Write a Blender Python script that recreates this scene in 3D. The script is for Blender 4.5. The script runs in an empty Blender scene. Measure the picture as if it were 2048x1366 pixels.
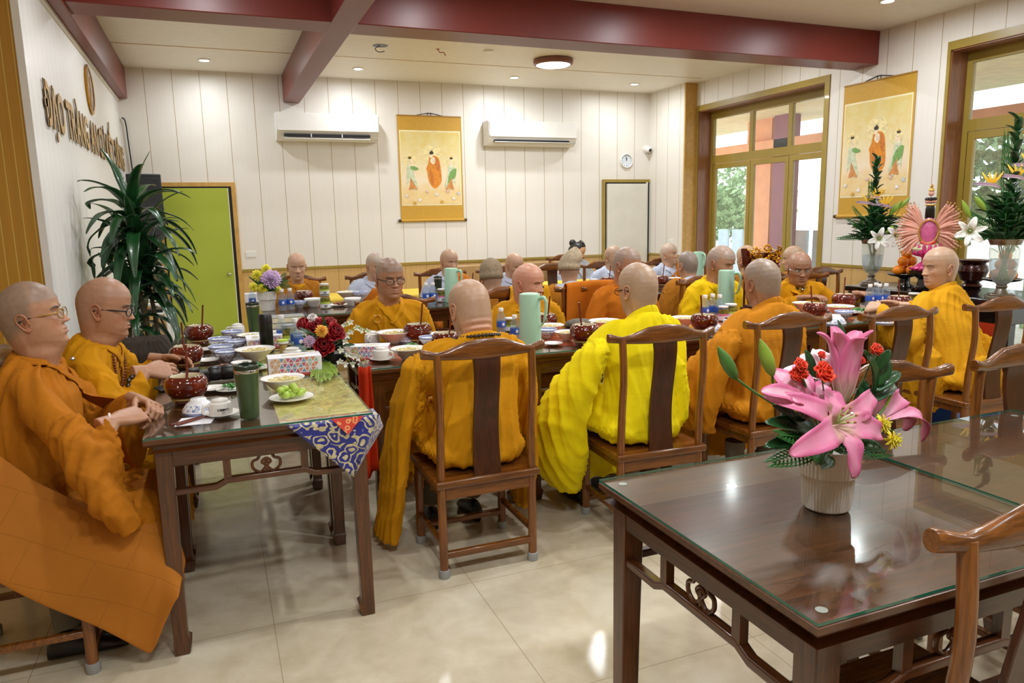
import bpy, bmesh, math, random
import numpy as np
from mathutils import Vector, Matrix, Euler
from mathutils.bvhtree import BVHTree
PI = math.pi
rnd = random.Random(7)
SC = bpy.context.scene
COL = SC.collection
# ------------------------------------------------------------ camera
CW, CH, CF = 2048, 1366, 1467.03
YAW, PITCH, ROLL, CAMZ = .381572, .168036, -.0199186, 1.52
_fw = Vector((math.sin(YAW)*math.cos(PITCH), math.cos(YAW)*math.cos(PITCH), -math.sin(PITCH)))
_r0 = Vector((math.cos(YAW), -math.sin(YAW), 0)); _u0 = _r0.cross(_fw)
_r = _r0*math.cos(ROLL) + _u0*math.sin(ROLL); _u = -_r0*math.sin(ROLL) + _u0*math.cos(ROLL)
cam = bpy.data.objects.new('camera', bpy.data.cameras.new('camera')); COL.objects.link(cam)
cam.matrix_world = Matrix(((_r.x, _u.x, -_fw.x, 0), (_r.y, _u.y, -_fw.y, 0), (_r.z, _u.z, -_fw.z, CAMZ), (0, 0, 0, 1)))
cam.data.sensor_width = 36; cam.data.sensor_fit = 'HORIZONTAL'; cam.data.lens = CF/CW*36
cam.data.clip_start = .05; cam.data.clip_end = 200
SC.camera = cam
def at(px, py, v, ax=2):
    "the point of the plane (axis ax = v) that a photo pixel looks at"
    d = _fw*CF + _r*(px-CW/2) + _u*(CH/2-py); o = Vector((0, 0, CAMZ))
    return o + d*((v-o[ax])/d[ax])
# ------------------------------------------------------------ world, sun, exposure
SC.view_settings.view_transform = 'Standard'; SC.view_settings.look = 'None'
SC.view_settings.gamma = 1; SC.view_settings.use_curve_mapping = False
SC.view_settings.exposure = -0.25
SC.cycles.use_denoising = True
SC.cycles.max_bounces = 10; SC.cycles.diffuse_bounces = 5; SC.cycles.transparent_max_bounces = 16
SC.cycles.caustics_reflective = False; SC.cycles.caustics_refractive = False
SC.cycles.sample_clamp_indirect = 6
w = bpy.data.worlds.new('sky'); SC.world = w; w.use_nodes = True
bg = w.node_tree.nodes['Background']; bg.inputs[0].default_value = (.86, .93, 1, 1); bg.inputs[1].default_value = 3.2
def area(name, loc, size, power, color=(1, .95, .86), rot=(0, 0, 0), sizey=None, spread=None):
    l = bpy.data.lights.new(name, 'AREA'); l.energy = power; l.color = color
    l.shape = 'DISK' if sizey is None else 'RECTANGLE'; l.size = size
    if sizey: l.size_y = sizey
    if spread: l.spread = spread
    o = bpy.data.objects.new(name, l); COL.objects.link(o); o.location = loc; o.rotation_euler = rot
    return o
ZC = 3.19       # ceiling height
LX = (.07, 1.66, 3.54, 5.22)
LY = (8.58, 6.42, 4.7, 2.4, .2)  # the two nearest rows are unseen, added to help light the room
DOWN = [(x, y) for y in LY for x in LX if not (x > 5 and y < 0)]
for (x, y) in DOWN:
    area('downlight_lamp', (x, y, ZC-.035), .1, 14.5 if y > 6 else 18, (.93, .965, 1))
PANELS = [(3.57, 7.54), (3.57, 3.3), (1.0, 7.2) , (.2, 1.2)]
PANELS = [PANELS[0], (3.57, 3.3), (.6, .3)]  # only the first is visible; the other two are added as unseen light
for (x, y) in PANELS:
    area('ceiling_lamp', (x, y, ZC-.09), .33, 44, (.94, .97, 1))
# ------------------------------------------------------------ object helpers
def tag(o, label=None, cat=None, group=None, kind=None):
    if label: o['label'] = label
    if cat: o['category'] = cat
    if group: o['group'] = group
    if kind: o['kind'] = kind
    return o
def empty(name, loc=(0, 0, 0), rz=0, label=None, cat=None, group=None):
    o = bpy.data.objects.new(name, None); COL.objects.link(o); o.location = loc; o.rotation_euler = (0, 0, rz)
    o.empty_display_size = .05
    return tag(o, label, cat, group)
def copy_tree(o, parent=None):
    c = o.copy(); COL.objects.link(c)
    if parent is not None:
        c.parent = parent; c.matrix_parent_inverse = o.matrix_parent_inverse.copy()
    for ch in o.children: copy_tree(ch, c)
    return c
def dup(root, loc, rz=0, label=None, group=None, scale=None):
    c = copy_tree(root); c.location = loc; c.rotation_euler = (0, 0, rz)
    if scale: c.scale = (scale,)*3 if not hasattr(scale, '__len__') else scale
    if label: c['label'] = label
    if group: c['group'] = group
    return c
def TR(x=0, y=0, z=0, rx=0, ry=0, rz=0, s=1):
    return Matrix.Translation((x, y, z)) @ Euler((rx, ry, rz)).to_matrix().to_4x4() @ Matrix.Scale(s, 4)
def aim(p, d, up=(0, 0, 1)):
    "matrix at p whose z axis points along d"
    d = Vector(d).normalized(); up = Vector(up)
    if abs(d.dot(up)) > .98: up = Vector((0, 1, 0))
    x = up.cross(d).normalized(); y = d.cross(x)
    return Matrix(((x.x, y.x, d.x, p[0]), (x.y, y.y, d.y, p[1]), (x.z, y.z, d.z, p[2]), (0, 0, 0, 1)))
class MB:
    def __init__(s): s.v = []; s.f = []; s.m = []; s.cur = 0; s.col = []; s.c = None
    def add(s, vs, fs, M=None):
        n = len(s.v)
        if M is not None: vs = [M @ Vector(v) for v in vs]
        s.v += [tuple(v) for v in vs]; s.f += [tuple(i+n for i in f) for f in fs]; s.m += [s.cur]*len(fs)
        s.col += [s.c]*len(vs)
        return s
    def box(s, a, b, M=None):
        x0, y0, z0 = a; x1, y1, z1 = b
        return s.add([(x0, y0, z0), (x1, y0, z0), (x1, y1, z0), (x0, y1, z0), (x0, y0, z1), (x1, y0, z1), (x1, y1, z1), (x0, y1, z1)],
                     [(0, 3, 2, 1), (4, 5, 6, 7), (0, 1, 5, 4), (1, 2, 6, 5), (2, 3, 7, 6), (3, 0, 4, 7)], M)
    def prism(s, pts, h, M=None, z0=0):
        "polygon in xy, extruded in z"
        n = len(pts)
        vs = [(p[0], p[1], z0) for p in pts] + [(p[0], p[1], z0+h) for p in pts]
        fs = [tuple(range(n))[::-1], tuple(range(n, 2*n))] + [(i, (i+1) % n, n+(i+1) % n, n+i) for i in range(n)]
        return s.add(vs, fs, M)
    def loft(s, rings, M=None, cap=(True, True), closed=True):
        n = len(rings[0]); vs = [p for r in rings for p in r]; fs = []
        for k in range(len(rings)-1):
            for i in range(n if closed else n-1):
                j = (i+1) % n; fs.append((k*n+i, k*n+j, (k+1)*n+j, (k+1)*n+i))
        if closed and cap[0]: fs.append(tuple(range(n))[::-1])
        if closed and cap[1]: fs.append(tuple(range((len(rings)-1)*n, len(rings)*n)))
        return s.add(vs, fs, M)
    def lathe(s, prof, seg=32, M=None, cap=(True, True), sx=1, sy=1, flute=None):
        cap = (cap[0] or prof[0][0] < .002, cap[1] or prof[-1][0] < .002); rings = []
        for k, (r, z) in enumerate(prof):
            rr = []
            for i in range(seg):
                a = 2*PI*i/seg; q = r*(flute(a, z) if flute else 1)
                rr.append((q*math.cos(a)*sx, q*math.sin(a)*sy, z))
            rings.append(rr)
        return s.loft(rings, M, cap)
    def tube(s, pts, rad, seg=10, M=None, cap=True, flat=(1, 1), up=(0, 0, 1)):
        pts = [Vector(p) for p in pts]; n = len(pts)
        if not hasattr(rad, '__len__'): rad = [rad]*n
        rings = []; px = None
        for i, p in enumerate(pts):
            d = (pts[min(i+1, n-1)]-pts[max(i-1, 0)]).normalized()
            if px is None:
                u = Vector(up)
                if abs(d.dot(u)) > .95: u = Vector((1, 0, 0))
                px = u.cross(d).normalized()
            x = (px - d*px.dot(d)); x = x.normalized() if x.length > 1e-6 else d.orthogonal().normalized()
            y = d.cross(x); px = x
            rings.append([tuple(p + x*(math.cos(2*PI*k/seg)*rad[i]*flat[0]) + y*(math.sin(2*PI*k/seg)*rad[i]*flat[1])) for k in range(seg)])
        return s.loft(rings, M, (cap, cap))
    def ball(s, c, r, seg=12, M=None):
        if not hasattr(r, '__len__'): r = (r, r, r)
        n = max(4, seg//2); vs = [(c[0], c[1], c[2]-r[2])]
        for j in range(1, n):
            a = PI*j/n - PI/2
            for i in range(seg):
                b = 2*PI*i/seg; vs.append((c[0]+r[0]*math.cos(a)*math.cos(b), c[1]+r[1]*math.cos(a)*math.sin(b), c[2]+r[2]*math.sin(a)))
        vs.append((c[0], c[1], c[2]+r[2])); fs = []
        for i in range(seg):
            j = (i+1) % seg
            fs.append((0, 1+j, 1+i))
            for k in range(n-2): fs.append((1+k*seg+i, 1+k*seg+j, 1+(k+1)*seg+j, 1+(k+1)*seg+i))
            fs.append((1+(n-2)*seg+i, 1+(n-2)*seg+j, len(vs)-1))
        return s.add(vs, fs, M)
    def grid(s, fn, nu, nv, M=None):
        vs = [fn(i/nu, j/nv) for j in range(nv+1) for i in range(nu+1)]
        return s.add(vs, [(j*(nu+1)+i, j*(nu+1)+i+1, (j+1)*(nu+1)+i+1, (j+1)*(nu+1)+i) for j in range(nv) for i in range(nu)], M)
    def mesh(s, name, mats=(), smooth=True):
        me = bpy.data.meshes.new(name); me.from_pydata(s.v, [], s.f)
        for m in (mats if isinstance(mats, (list, tuple)) else [mats]): me.materials.append(m)
        if any(s.m): me.polygons.foreach_set('material_index', s.m)
        if smooth:
            me.polygons.foreach_set('use_smooth', [True]*len(me.polygons))
        if any(c is not None for c in s.col):
            a = me.color_attributes.new('col', 'FLOAT_COLOR', 'POINT')
            a.data.foreach_set('color', [q for c in s.col for q in (tuple(c) + (1,) if c is not None else (1, 1, 1, 1))])
        me.update(); return me
    def build(s, name, mats, parent=None, smooth=True, bevel=0, sharp=35, loc=None, seg=2, recalc=True):
        me = s.mesh(name, mats, smooth)
        if recalc:
            bm = bmesh.new(); bm.from_mesh(me); bmesh.ops.recalc_face_normals(bm, faces=bm.faces); bm.to_mesh(me); bm.free()
        if smooth and sharp: me.set_sharp_from_angle(angle=math.radians(sharp))
        o = bpy.data.objects.new(name, me); COL.objects.link(o)
        if parent is not None: o.parent = parent
        if loc is not None: o.location = loc
        if bevel:
            b = o.modifiers.new('bevel', 'BEVEL'); b.width = bevel; b.segments = seg; b.limit_method = 'ANGLE'; b.angle_limit = math.radians(40)
            b.harden_normals = False
        return o
def rrect(w, d, r, n=4):
    "rounded rectangle outline centred on 0"
    pts = []
    for cx, cy, a0 in ((w/2-r, d/2-r, 0), (-w/2+r, d/2-r, PI/2), (-w/2+r, -d/2+r, PI), (w/2-r, -d/2+r, 1.5*PI)):
        for k in range(n+1):
            a = a0+PI/2*k/n; pts.append((cx+r*math.cos(a), cy+r*math.sin(a)))
    return pts
def spline(pts, n=8):
    "Catmull-Rom through the points"
    P = [Vector(p) for p in pts]; out = []
    for i in range(len(P)-1):
        a, b, c, d = P[max(i-1, 0)], P[i], P[i+1], P[min(i+2, len(P)-1)]
        for k in range(n):
            t = k/n; out.append(.5*((2*b)+(c-a)*t+(2*a-5*b+4*c-d)*t*t+(3*b-a-3*c+d)*t**3))
    out.append(P[-1]); return out
def interp(xs, ys, x):
    return float(np.interp(x, xs, ys))
# ------------------------------------------------------------ materials
def srgb(h):
    c = [int(h[i:i+2], 16)/255 for i in (0, 2, 4)]
    return tuple(((q+.055)/1.055)**2.4 if q > .04045 else q/12.92 for q in c) + (1,)
class NT:
    def __init__(s, name):
        s.m = bpy.data.materials.new(name); s.m.use_nodes = True; s.t = s.m.node_tree; s.n = s.t.nodes
        s.b = s.n['Principled BSDF']; s.out = s.n['Material Output']
    def new(s, typ, **kw):
        n = s.n.new(typ)
        for k, v in kw.items():
            if k.startswith('i_'): n.inputs[k[2:].replace('_', ' ')].default_value = v
            elif k.startswith('n') and k[1:].isdigit(): n.inputs[int(k[1:])].default_value = v
            else: setattr(n, k, v)
        return n
    def link(s, a, b): s.t.links.new(a, b); return s
    def set(s, **kw):
        for k, v in kw.items(): s.b.inputs[k.replace('_', ' ')].default_value = v
        return s
    def coord(s, which='Object', scale=(1, 1, 1), rot=(0, 0, 0), loc=(0, 0, 0)):
        c = s.new('ShaderNodeTexCoord'); mp = s.new('ShaderNodeMapping')
        mp.inputs['Scale'].default_value = scale; mp.inputs['Rotation'].default_value = rot; mp.inputs['Location'].default_value = loc
        s.link(c.outputs[which], mp.inputs[0]); return mp.outputs[0]
    def noise(s, vec, scale=5, detail=3, rough=.5, dist=0):
        n = s.new('ShaderNodeTexNoise'); n.inputs['Scale'].default_value = scale; n.inputs['Detail'].default_value = detail
        n.inputs['Roughness'].default_value = rough; n.inputs['Distortion'].default_value = dist
        if vec is not None: s.link(vec, n.inputs['Vector'])
        return n.outputs['Fac']
    def ramp(s, fac, stops, interp='LINEAR'):
        r = s.new('ShaderNodeValToRGB'); e = r.color_ramp.elements; r.color_ramp.interpolation = interp
        while len(e) < len(stops): e.new(.5)
        for q, (p, c) in zip(e, stops): q.position = p; q.color = c if len(c) == 4 else tuple(c)+(1,)
        s.link(fac, r.inputs[0]); return r.outputs[0]
    def mix(s, fac, a, b, mode='MIX'):
        n = s.new('ShaderNodeMix'); n.data_type = 'RGBA'; n.blend_type = mode
        for sock, v in ((n.inputs[0], fac), (n.inputs[6], a), (n.inputs[7], b)):
            if hasattr(v, 'is_output'): s.link(v, sock)
            else: sock.default_value = v
        return n.outputs[2]
    def math(s, op, a, b=0, c=None):
        n = s.new('ShaderNodeMath'); n.operation = op
        for sock, v in zip(n.inputs, (a, b, c if c is not None else 0)):
            if hasattr(v, 'is_output'): s.link(v, sock)
            else: sock.default_value = v
        return n.outputs[0]
    def sep(s, vec):
        n = s.new('ShaderNodeSeparateXYZ'); s.link(vec, n.inputs[0]); return n.outputs
    def bump(s, h, strength=.3, dist=.01):
        b = s.new('ShaderNodeBump'); b.inputs['Strength'].default_value = strength; b.inputs['Distance'].default_value = dist
        s.link(h, b.inputs['Height']); s.link(b.outputs[0], s.b.inputs['Normal']); return b
    def color(s, c): s.link(c, s.b.inputs['Base Color']); return s
def plain(name, col, rough=.5, metal=0, var=.06, scale=6, spec=.5, coat=0, bumpy=0, emit=0):
    t = NT(name); c = srgb(col) if isinstance(col, str) else tuple(col)+(1,)
    t.set(Roughness=rough, Metallic=metal); t.b.inputs['Specular IOR Level'].default_value = spec
    if coat: t.b.inputs['Coat Weight'].default_value = coat; t.b.inputs['Coat Roughness'].default_value = .05
    v = t.coord(); nz = t.noise(v, scale, 4)
    dk = tuple(q*(1-var*2.2) for q in c[:3])+(1,); lt = tuple(min(1, q*(1+var)) for q in c[:3])+(1,)
    t.color(t.ramp(nz, [(.3, dk), (.7, lt)]))
    if bumpy: t.bump(t.noise(v, bumpy, 3), .25, .004)
    if emit:
        t.b.inputs['Emission Color'].default_value = c; t.b.inputs['Emission Strength'].default_value = emit
    return t.m
def glassy(name, tint=(1, 1, 1), ior=1.45, rough=.0, haze=0, hazecol=(1, 1, 1)):
    "thin clear sheet: transparent plus Fresnel mirror"
    t = NT(name); t.n.remove(t.b)
    tr = t.new('ShaderNodeBsdfTransparent'); tr.inputs[0].default_value = tuple(tint)+(1,)
    gl = t.new('ShaderNodeBsdfGlossy'); gl.inputs['Roughness'].default_value = rough
    fr = t.new('ShaderNodeFresnel'); ge = t.new('ShaderNodeNewGeometry')
    t.link(t.math('ADD', t.math('MULTIPLY', ge.outputs['Backfacing'], 1/ior-ior), ior), fr.inputs[0])
    mx = t.new('ShaderNodeMixShader'); t.link(fr.outputs[0], mx.inputs[0]); t.link(tr.outputs[0], mx.inputs[1]); t.link(gl.outputs[0], mx.inputs[2])
    last = mx
    if haze:
        df = t.new('ShaderNodeBsdfDiffuse'); df.inputs[0].default_value = tuple(hazecol)+(1,)
        m2 = t.new('ShaderNodeMixShader'); m2.inputs[0].default_value = haze
        t.link(mx.outputs[0], m2.inputs[1]); t.link(df.outputs[0], m2.inputs[2]); last = m2
    t.link(last.outputs[0], t.out.inputs[0]); return t.m
def wood(name, dark, light, axis=0, rough=.28, coat=.35, scale=1.0, gr=1.0):
    t = NT(name); sc = [16*scale]*3; sc[axis] = 1.1*scale
    v = t.coord('Object', tuple(sc)); n1 = t.noise(v, 1.6, 6, .6, 1.2)
    v2 = t.coord('Object', tuple(q*5 for q in sc)); n2 = t.noise(v2, 2, 3, .6)
    d, l = srgb(dark), srgb(light)
    c = t.ramp(n1, [(.3, d), (.52, tuple((a+b)/2 for a, b in zip(d, l))), (.72, l)])
    c2 = t.mix(.35*gr, c, t.ramp(n2, [(.35, tuple(q*.45 for q in d[:3])+(1,)), (.65, l)]), 'MIX')
    t.color(c2).set(Roughness=rough); t.b.inputs['Coat Weight'].default_value = coat; t.b.inputs['Coat Roughness'].default_value = .12
    t.bump(n2, .08, .002)
    return t.m
def paneled(name, base, line, spacing, width, axis, off=0, rough=.45, streak=.04, bumpd=.004, lo=None, lo_z=0, lo_line=None, coat=0):
    "wall boards with joints every <spacing> metres along an axis; below lo_z the boards have the tint <lo>"
    t = NT(name); v = t.coord('Object'); s = t.sep(v)
    u = t.math('FRACT', t.math('DIVIDE', t.math('ADD', s[axis], 1000*spacing-off), spacing))
    d = t.math('ABSOLUTE', t.math('SUBTRACT', u, .5))
    g = t.math('LESS_THAN', t.math('SUBTRACT', .5, d), width/spacing/2)
    sc = [60, 60, 60]; sc[2] = 1.5
    st = t.noise(t.coord('Object', tuple(sc)), 1, 4, .6)
    b = srgb(base); cA = t.ramp(st, [(.3, tuple(q*(1-streak*2) for q in b[:3])+(1,)), (.7, tuple(min(1, q*(1+streak)) for q in b[:3])+(1,))])
    lineA = srgb(line)
    if lo:
        l = srgb(lo); cB = t.ramp(st, [(.3, tuple(q*.86 for q in l[:3])+(1,)), (.7, tuple(min(1, q*1.06) for q in l[:3])+(1,))])
        m = t.math('LESS_THAN', s[2], lo_z); cA = t.mix(m, cA, cB); lineA = t.mix(m, lineA, srgb(lo_line or line))
    t.color(t.mix(g, cA, lineA)).set(Roughness=rough)
    if coat: t.b.inputs['Coat Weight'].default_value = coat
    h = t.math('SUBTRACT', 1, t.math('MULTIPLY', g, 1)); t.bump(h, .4, bumpd)
    return t.m
M = {}
M['wood'] = wood('walnut wood', '2e1809', '6a3a1a', 0)
M['woody'] = wood('walnut wood along y', '2e1809', '6a3a1a', 1)
M['woodz'] = wood('walnut wood upright', '301a0a', '6e3e1c', 2)
M['chair_x'] = wood('chair wood along x', '4a260c', '92561c', 0, .27, .35)
M['chair_z'] = wood('chair wood upright', '52290b', '9c5e22', 2, .3, .3)
M['splat'] = wood('dark chair splat wood', '2f1606', '56290e', 2, .34, .2)
M['ebony'] = plain('black lacquer', '120d0b', .18, 0, .1, 8, .5, .4)
M['white'] = plain('white glazed china', 'efece6', .12, 0, .02, 4, .5, .3)
M['whitematte'] = plain('white plastic', 'e9e8e4', .35, 0, .02)
M['cream'] = plain('cream glaze', 'e6dcbf', .2, 0, .04)
M['black'] = plain('black plastic', '101012', .35, 0, .05)
M['chrome'] = plain('polished steel', 'c9c9c6', .12, 1, .03)
M['grey_rubber'] = plain('grey rubber', '9a9c9e', .6)
M['gold'] = plain('gold leaf', 'c08a1e', .28, .85, .12, 30, .5, 0, 60)
M['leaf'] = plain('dark green leaf', '1c4a22', .32, 0, .25, 9, .5, .2)
M['leaf_mid'] = plain('green leaf', '2f6a2a', .38, 0, .22, 12)
M['leaf_lime'] = plain('lime green leaf', '8fae3c', .4, 0, .15, 12)
M['stem'] = plain('green stem', '4b7f35', .45, 0, .15, 12)
M['glasstop'] = glassy('clear table glass', (.93, .97, .95), 1.55)
M['glassedge'] = plain('green glass edge', '1f6a56', .1, 0, .1, 20, .5, .5)
M['glass'] = glassy('clear glass', (.96, .98, .98), 1.45)
M['bottle'] = glassy('clear bottle plastic', (.86, .92, .96), 1.5, .03, .1, (.75, .82, .92))
M['pane'] = glassy('window pane glass', (.97, .99, .98), 1.45, 0, .1, (.9, .92, .92))  # white diffuse part imitates the milky reflection of the room and brightens the pane
M['bumper'] = plain('clear rubber', 'aaa8a0', .3)
# ------------------------------------------------------------ room shell
YB = 9.2; XL = -.83; XR = 6.02; XR2 = 5.85; YG = 4.65; XN = -3.0; YN = -3.2; WT = .22
M['wall'] = paneled('pale wall boards over honey wainscot', 'e4e0d8', 'a5916a', .28, .006, 0, .007, .42, .012, .003, 'cfa96a', .955, 'a07a40')
M['wall_side'] = paneled('pale side wall boards over honey wainscot', 'e4e0d8', 'a5916a', .28, .006, 1, .06, .42, .012, .003, 'cfa96a', .955, 'a07a40')
M['wall_left'] = paneled('white left wall boards', 'e9e7e2', 'c9c6bd', .14, .004, 1, 0, .45, .01, .002)
M['gold_slats'] = paneled('golden narrow slats', 'b8862a', 'd8b860', .052, .004, 0, .01, .3, .06, .004, coat=.3)
M['ceil'] = plain('off white ceiling panel', 'ece8de', .45, 0, .015, 14)
M['beam'] = plain('maroon painted beam', '74291f', .38, 0, .05, 3, .5, 0)
M['trim_o'] = plain('olive gold trim', '9d8638', .35, 0, .05, 3, .5, .15)
M['trim_w'] = plain('honey wood strip', 'c99d50', .35, 0, .06, 20)
M['reveal'] = wood('brown timber reveal', '74452a', 'a06a44', 2, .35, .2)
M['green_door'] = plain('lime green door paint', 'a9b63a', .45, 0, .03, 2)
t = NT('polished beige marble tiles'); v = t.coord('Object'); s_ = t.sep(v)
def _joint(ax, sp, off):
    u = t.math('FRACT', t.math('DIVIDE', t.math('ADD', s_[ax], 100*sp-off), sp)); return t.math('LESS_THAN', t.math('SUBTRACT', .5, t.math('ABSOLUTE', t.math('SUBTRACT', u, .5))), .0018)
j = t.math('MAXIMUM', _joint(0, .8, .1), _joint(1, .8, .35))
nz = t.noise(v, 1.3, 8, .62, 1.5); nz2 = t.noise(v, 7, 6, .6, .5)
c = t.ramp(nz, [(.3, srgb('b9aa8c')), (.5, srgb('cfc3a8')), (.72, srgb('dfd6c0'))]); c = t.mix(.3, c, t.ramp(nz2, [(.35, srgb('b7a98c')), (.65, srgb('e2dac6'))]))
t.color(t.mix(j, c, srgb('a39678'))).set(Roughness=.16); t.b.inputs['Specular IOR Level'].default_value = .5; M['floor'] = t.m
def struct(name, mb, mat, parent=None, bevel=0, label=None):
    o = mb.build(name, mat, parent, smooth=bool(bevel), bevel=bevel)
    if parent is None: o['kind'] = 'structure'
    return o
struct('floor', MB().box((XN-.2, YN-.2, -.1), (XR+WT, YB+.2, 0)), M['floor'])
struct('ceiling', MB().box((XN-.2, YN-.2, ZC), (XR+WT, YB+.2, ZC+.1)), M['ceil'])
struct('wall_back', MB().box((XL-.1, YB, 0), (XR+WT, YB+.15, ZC)), M['wall'])
struct('wall_left', MB().box((XL-.12, YG+.01, 0), (XL, YB, ZC)), M['wall_left'])
struct('wall_gold', MB().box((XN-.1, YG, 0), (XL-.025, YG+.12, ZC)), M['gold_slats'])
struct('trim_1', MB().box((XL-.03, YG-.012, 0), (XL+.006, YG+.06, ZC)), M['whitematte'])
struct('wall_near_left', MB().box((XN-.12, YN, 0), (XN, YG, ZC)), M['wall_side'])
struct('wall_front', MB().box((XN-.1, YN-.15, 0), (XR+WT, YN, ZC)), M['wall'])
struct('wall_right_end', MB().box((XR2, 8.352, 0), (XR+WT, YB, ZC)), M['wall_side'])
struct('trim_2', MB().box((XR2-.002, 8.335, 0), (XR+.01, 8.352, ZC-.001)).box((XR2-.012, 8.33, 0), (XR2+.008, 8.356, ZC-.001)), M['trim_w'])
W1 = (6.13, 8.29, 2.83); W2 = (2.0, 4.72, 2.86)
mb = MB()
mb.box((XR, W1[1], 0), (XR+WT, 8.352, ZC)); mb.box((XR, W1[0], W1[2]), (XR+WT, W1[1], ZC)); mb.box((XR, W2[1], 0), (XR+WT, W1[0], ZC))
mb.box((XR, W2[0], W2[2]), (XR+WT, W2[1], ZC)); mb.box((XR, YN, 0), (XR+WT, W2[0], ZC))
struct('wall_right', mb, M['wall_side'])
# wainscot cap rails and skirting
struct('trim_3', MB().box((.3, YB-.014, .945), (5.08, YB, .975)), M['trim_o'])
struct('trim_4', MB().box((XR2-.012, 8.36, .945), (XR2, YB, .97)), M['trim_o'])
struct('trim_5', MB().box((XR-.012, W2[1]+.07, .945), (XR, W1[0]-.07, .972)), M['trim_o'])
struct('baseboard_back', MB().box((.3, YB-.016, 0), (5.08, YB, .09)), M['trim_w'])
struct('baseboard_right', MB().box((XR-.014, W2[1]+.07, 0), (XR, W1[0]-.07, .09)), M['trim_w'])
struct('baseboard_left', MB().box((XL, YG+.1, 0), (XL+.014, YB, .09)), M['trim_w'])
struct('trim_6', MB().box((XL, 4.75, 2.835), (XL+.02, YB, 2.856)), M['whitematte'])
# beams
b0, b1 = 2.86, ZC
struct('beam_left', MB().box((XL, YG-.01, b0), (XL+.1, YB, b1)), M['beam'], bevel=.006)
struct('beam_main', MB().box((XN, 5.48, 2.885), (XR, 5.79, b1)), M['beam'], bevel=.006)
struct('beam_cross', MB().box((.89, YN, 2.88), (1.07, YB, b1)), M['beam'], bevel=.006)
mb = MB()
for (x, y, x1, y1) in ((XL+.1, 8.02, .89, 8.05), (1.07, 8.02, XR2, 8.028), (XL+.1, 6.8, .89, 6.806)):
    mb.box((x, y, ZC-.003), (x1, y1-.01 if y1-y > .02 else y1, ZC))
struct('ceiling_joint', mb, M['trim_w'])
# windows
def window(n, y0, y1, z1, splits, zt):
    x0 = XR+.19; x1 = XR+.235; fr = M['trim_o']
    root = MB(); w_ = .062
    root.box((XR-.012, y0-.065, 0), (XR+.003, y0, z1+.07)).box((XR-.012, y1, 0), (XR+.003, y1+.03, z1+.07)).box((XR-.012, y0, z1), (XR+.003, y1, z1+.07))
    root.box((x0, y0, 0), (x1, y0+w_, z1)).box((x0, y1-w_, 0), (x1, y1, z1)).box((x0, y0+w_, z1-.1), (x1, y1-w_, z1)).box((x0, y0+w_, zt), (x1, y1-w_, zt+.1))
    ys = [y0+w_] + splits + [y1-w_]
    for q in splits: root.box((x0, q-.03, zt+.1), (x1, q+.03, z1-.1))
    o = root.build('window_%d' % n, fr, None, smooth=False); o['kind'] = 'structure'
    rv = MB().box((XR, y0-.012, 0), (XR+.19, y0+.012, z1)).box((XR, y1-.012, 0), (XR+.19, y1+.012, z1)).box((XR, y0, z1-.012), (XR+.19, y1, z1+.01))
    rv.build('reveal', M['reveal'], o, smooth=False)
    for a, b in zip(ys, ys[1:]):
        MB().add([(x0+.02, a, zt+.09), (x0+.02, b, zt+.09), (x0+.02, b, z1-.09), (x0+.02, a, z1-.09)], [(0, 1, 2, 3)]).build('pane', M['pane'], o, smooth=False)
        f = MB().box((x0+.004, a+.004, .02), (x1-.004, a+.062, zt-.006)).box((x0+.004, b-.062, .02), (x1-.004, b-.004, zt-.006)).box((x0+.004, a+.06, zt-.07), (x1-.004, b-.06, zt-.006)).box((x0+.004, a+.06, .02), (x1-.004, b-.06, .14))
        d = f.build('door_leaf', fr, o, bevel=.003)
        MB().add([(x0+.02, a+.05, .13), (x0+.02, b-.05, .13), (x0+.02, b-.05, zt-.06), (x0+.02, a+.05, zt-.06)], [(0, 1, 2, 3)]).build('pane', M['pane'], d, smooth=False)
    return o
window(1, W1[0], W1[1], W1[2], [6.83, 7.49], 2.16)
window(2, W2[0], W2[1], W2[2], [2.9, 3.82], 2.18)
# doors
root = MB().box((-.55, YB-.03, 0), (-.5, YB, 1.975)).box((.245, YB-.03, 0), (.29, YB, 1.975)).box((-.5, YB-.03, 1.93), (.245, YB, 1.975)).build('door_1', M['trim_w'], None, smooth=False)
root['kind'] = 'structure'
MB().box((-.5, YB-.012, 0), (.245, YB-.001, 1.93)).build('door_gap', M['black'], root, smooth=False)
dl = MB().box((-.48, YB-.052, .01), (.205, YB-.012, 1.91)).build('door_leaf', M['green_door'], root, bevel=.003)
MB().box((.205, YB-.05, .01), (.212, YB-.012, 1.91)).build('door_edge', M['whitematte'], root, smooth=False)
MB().ball((.15, YB-.075, .93), .02).tube([(.15, YB-.05, .93), (.15, YB-.075, .93)], .008).build('door_knob', M['chrome'], dl)
root = MB().box((5.085, YB-.03, 0), (5.125, YB, 2.01)).box((5.125, YB-.03, 1.97), (XR2, YB, 2.01)).build('door_2', M['trim_o'], None, smooth=False)
root['kind'] = 'structure'
MB().box((5.125, YB-.01, 0), (XR2, YB-.001, 1.97)).build('door_gap', M['black'], root, smooth=False)
M['door_white'] = plain('off white door paint', 'dcdad0', .4, 0, .02)
dl = MB().box((5.15, YB-.05, .01), (5.79, YB-.01, 1.95)).build('door_leaf', M['door_white'], root, bevel=.003)
MB().tube([(5.19, YB-.05, .98), (5.19, YB-.09, .98), (5.24, YB-.095, .975), (5.29, YB-.09, .95)], .006).build('door_handle', M['chrome'], dl)
MB().box((5.79, YB-.03, 0), (5.815, YB, 1.97)).build('door_jamb', M['whitematte'], root, smooth=False)
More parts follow.
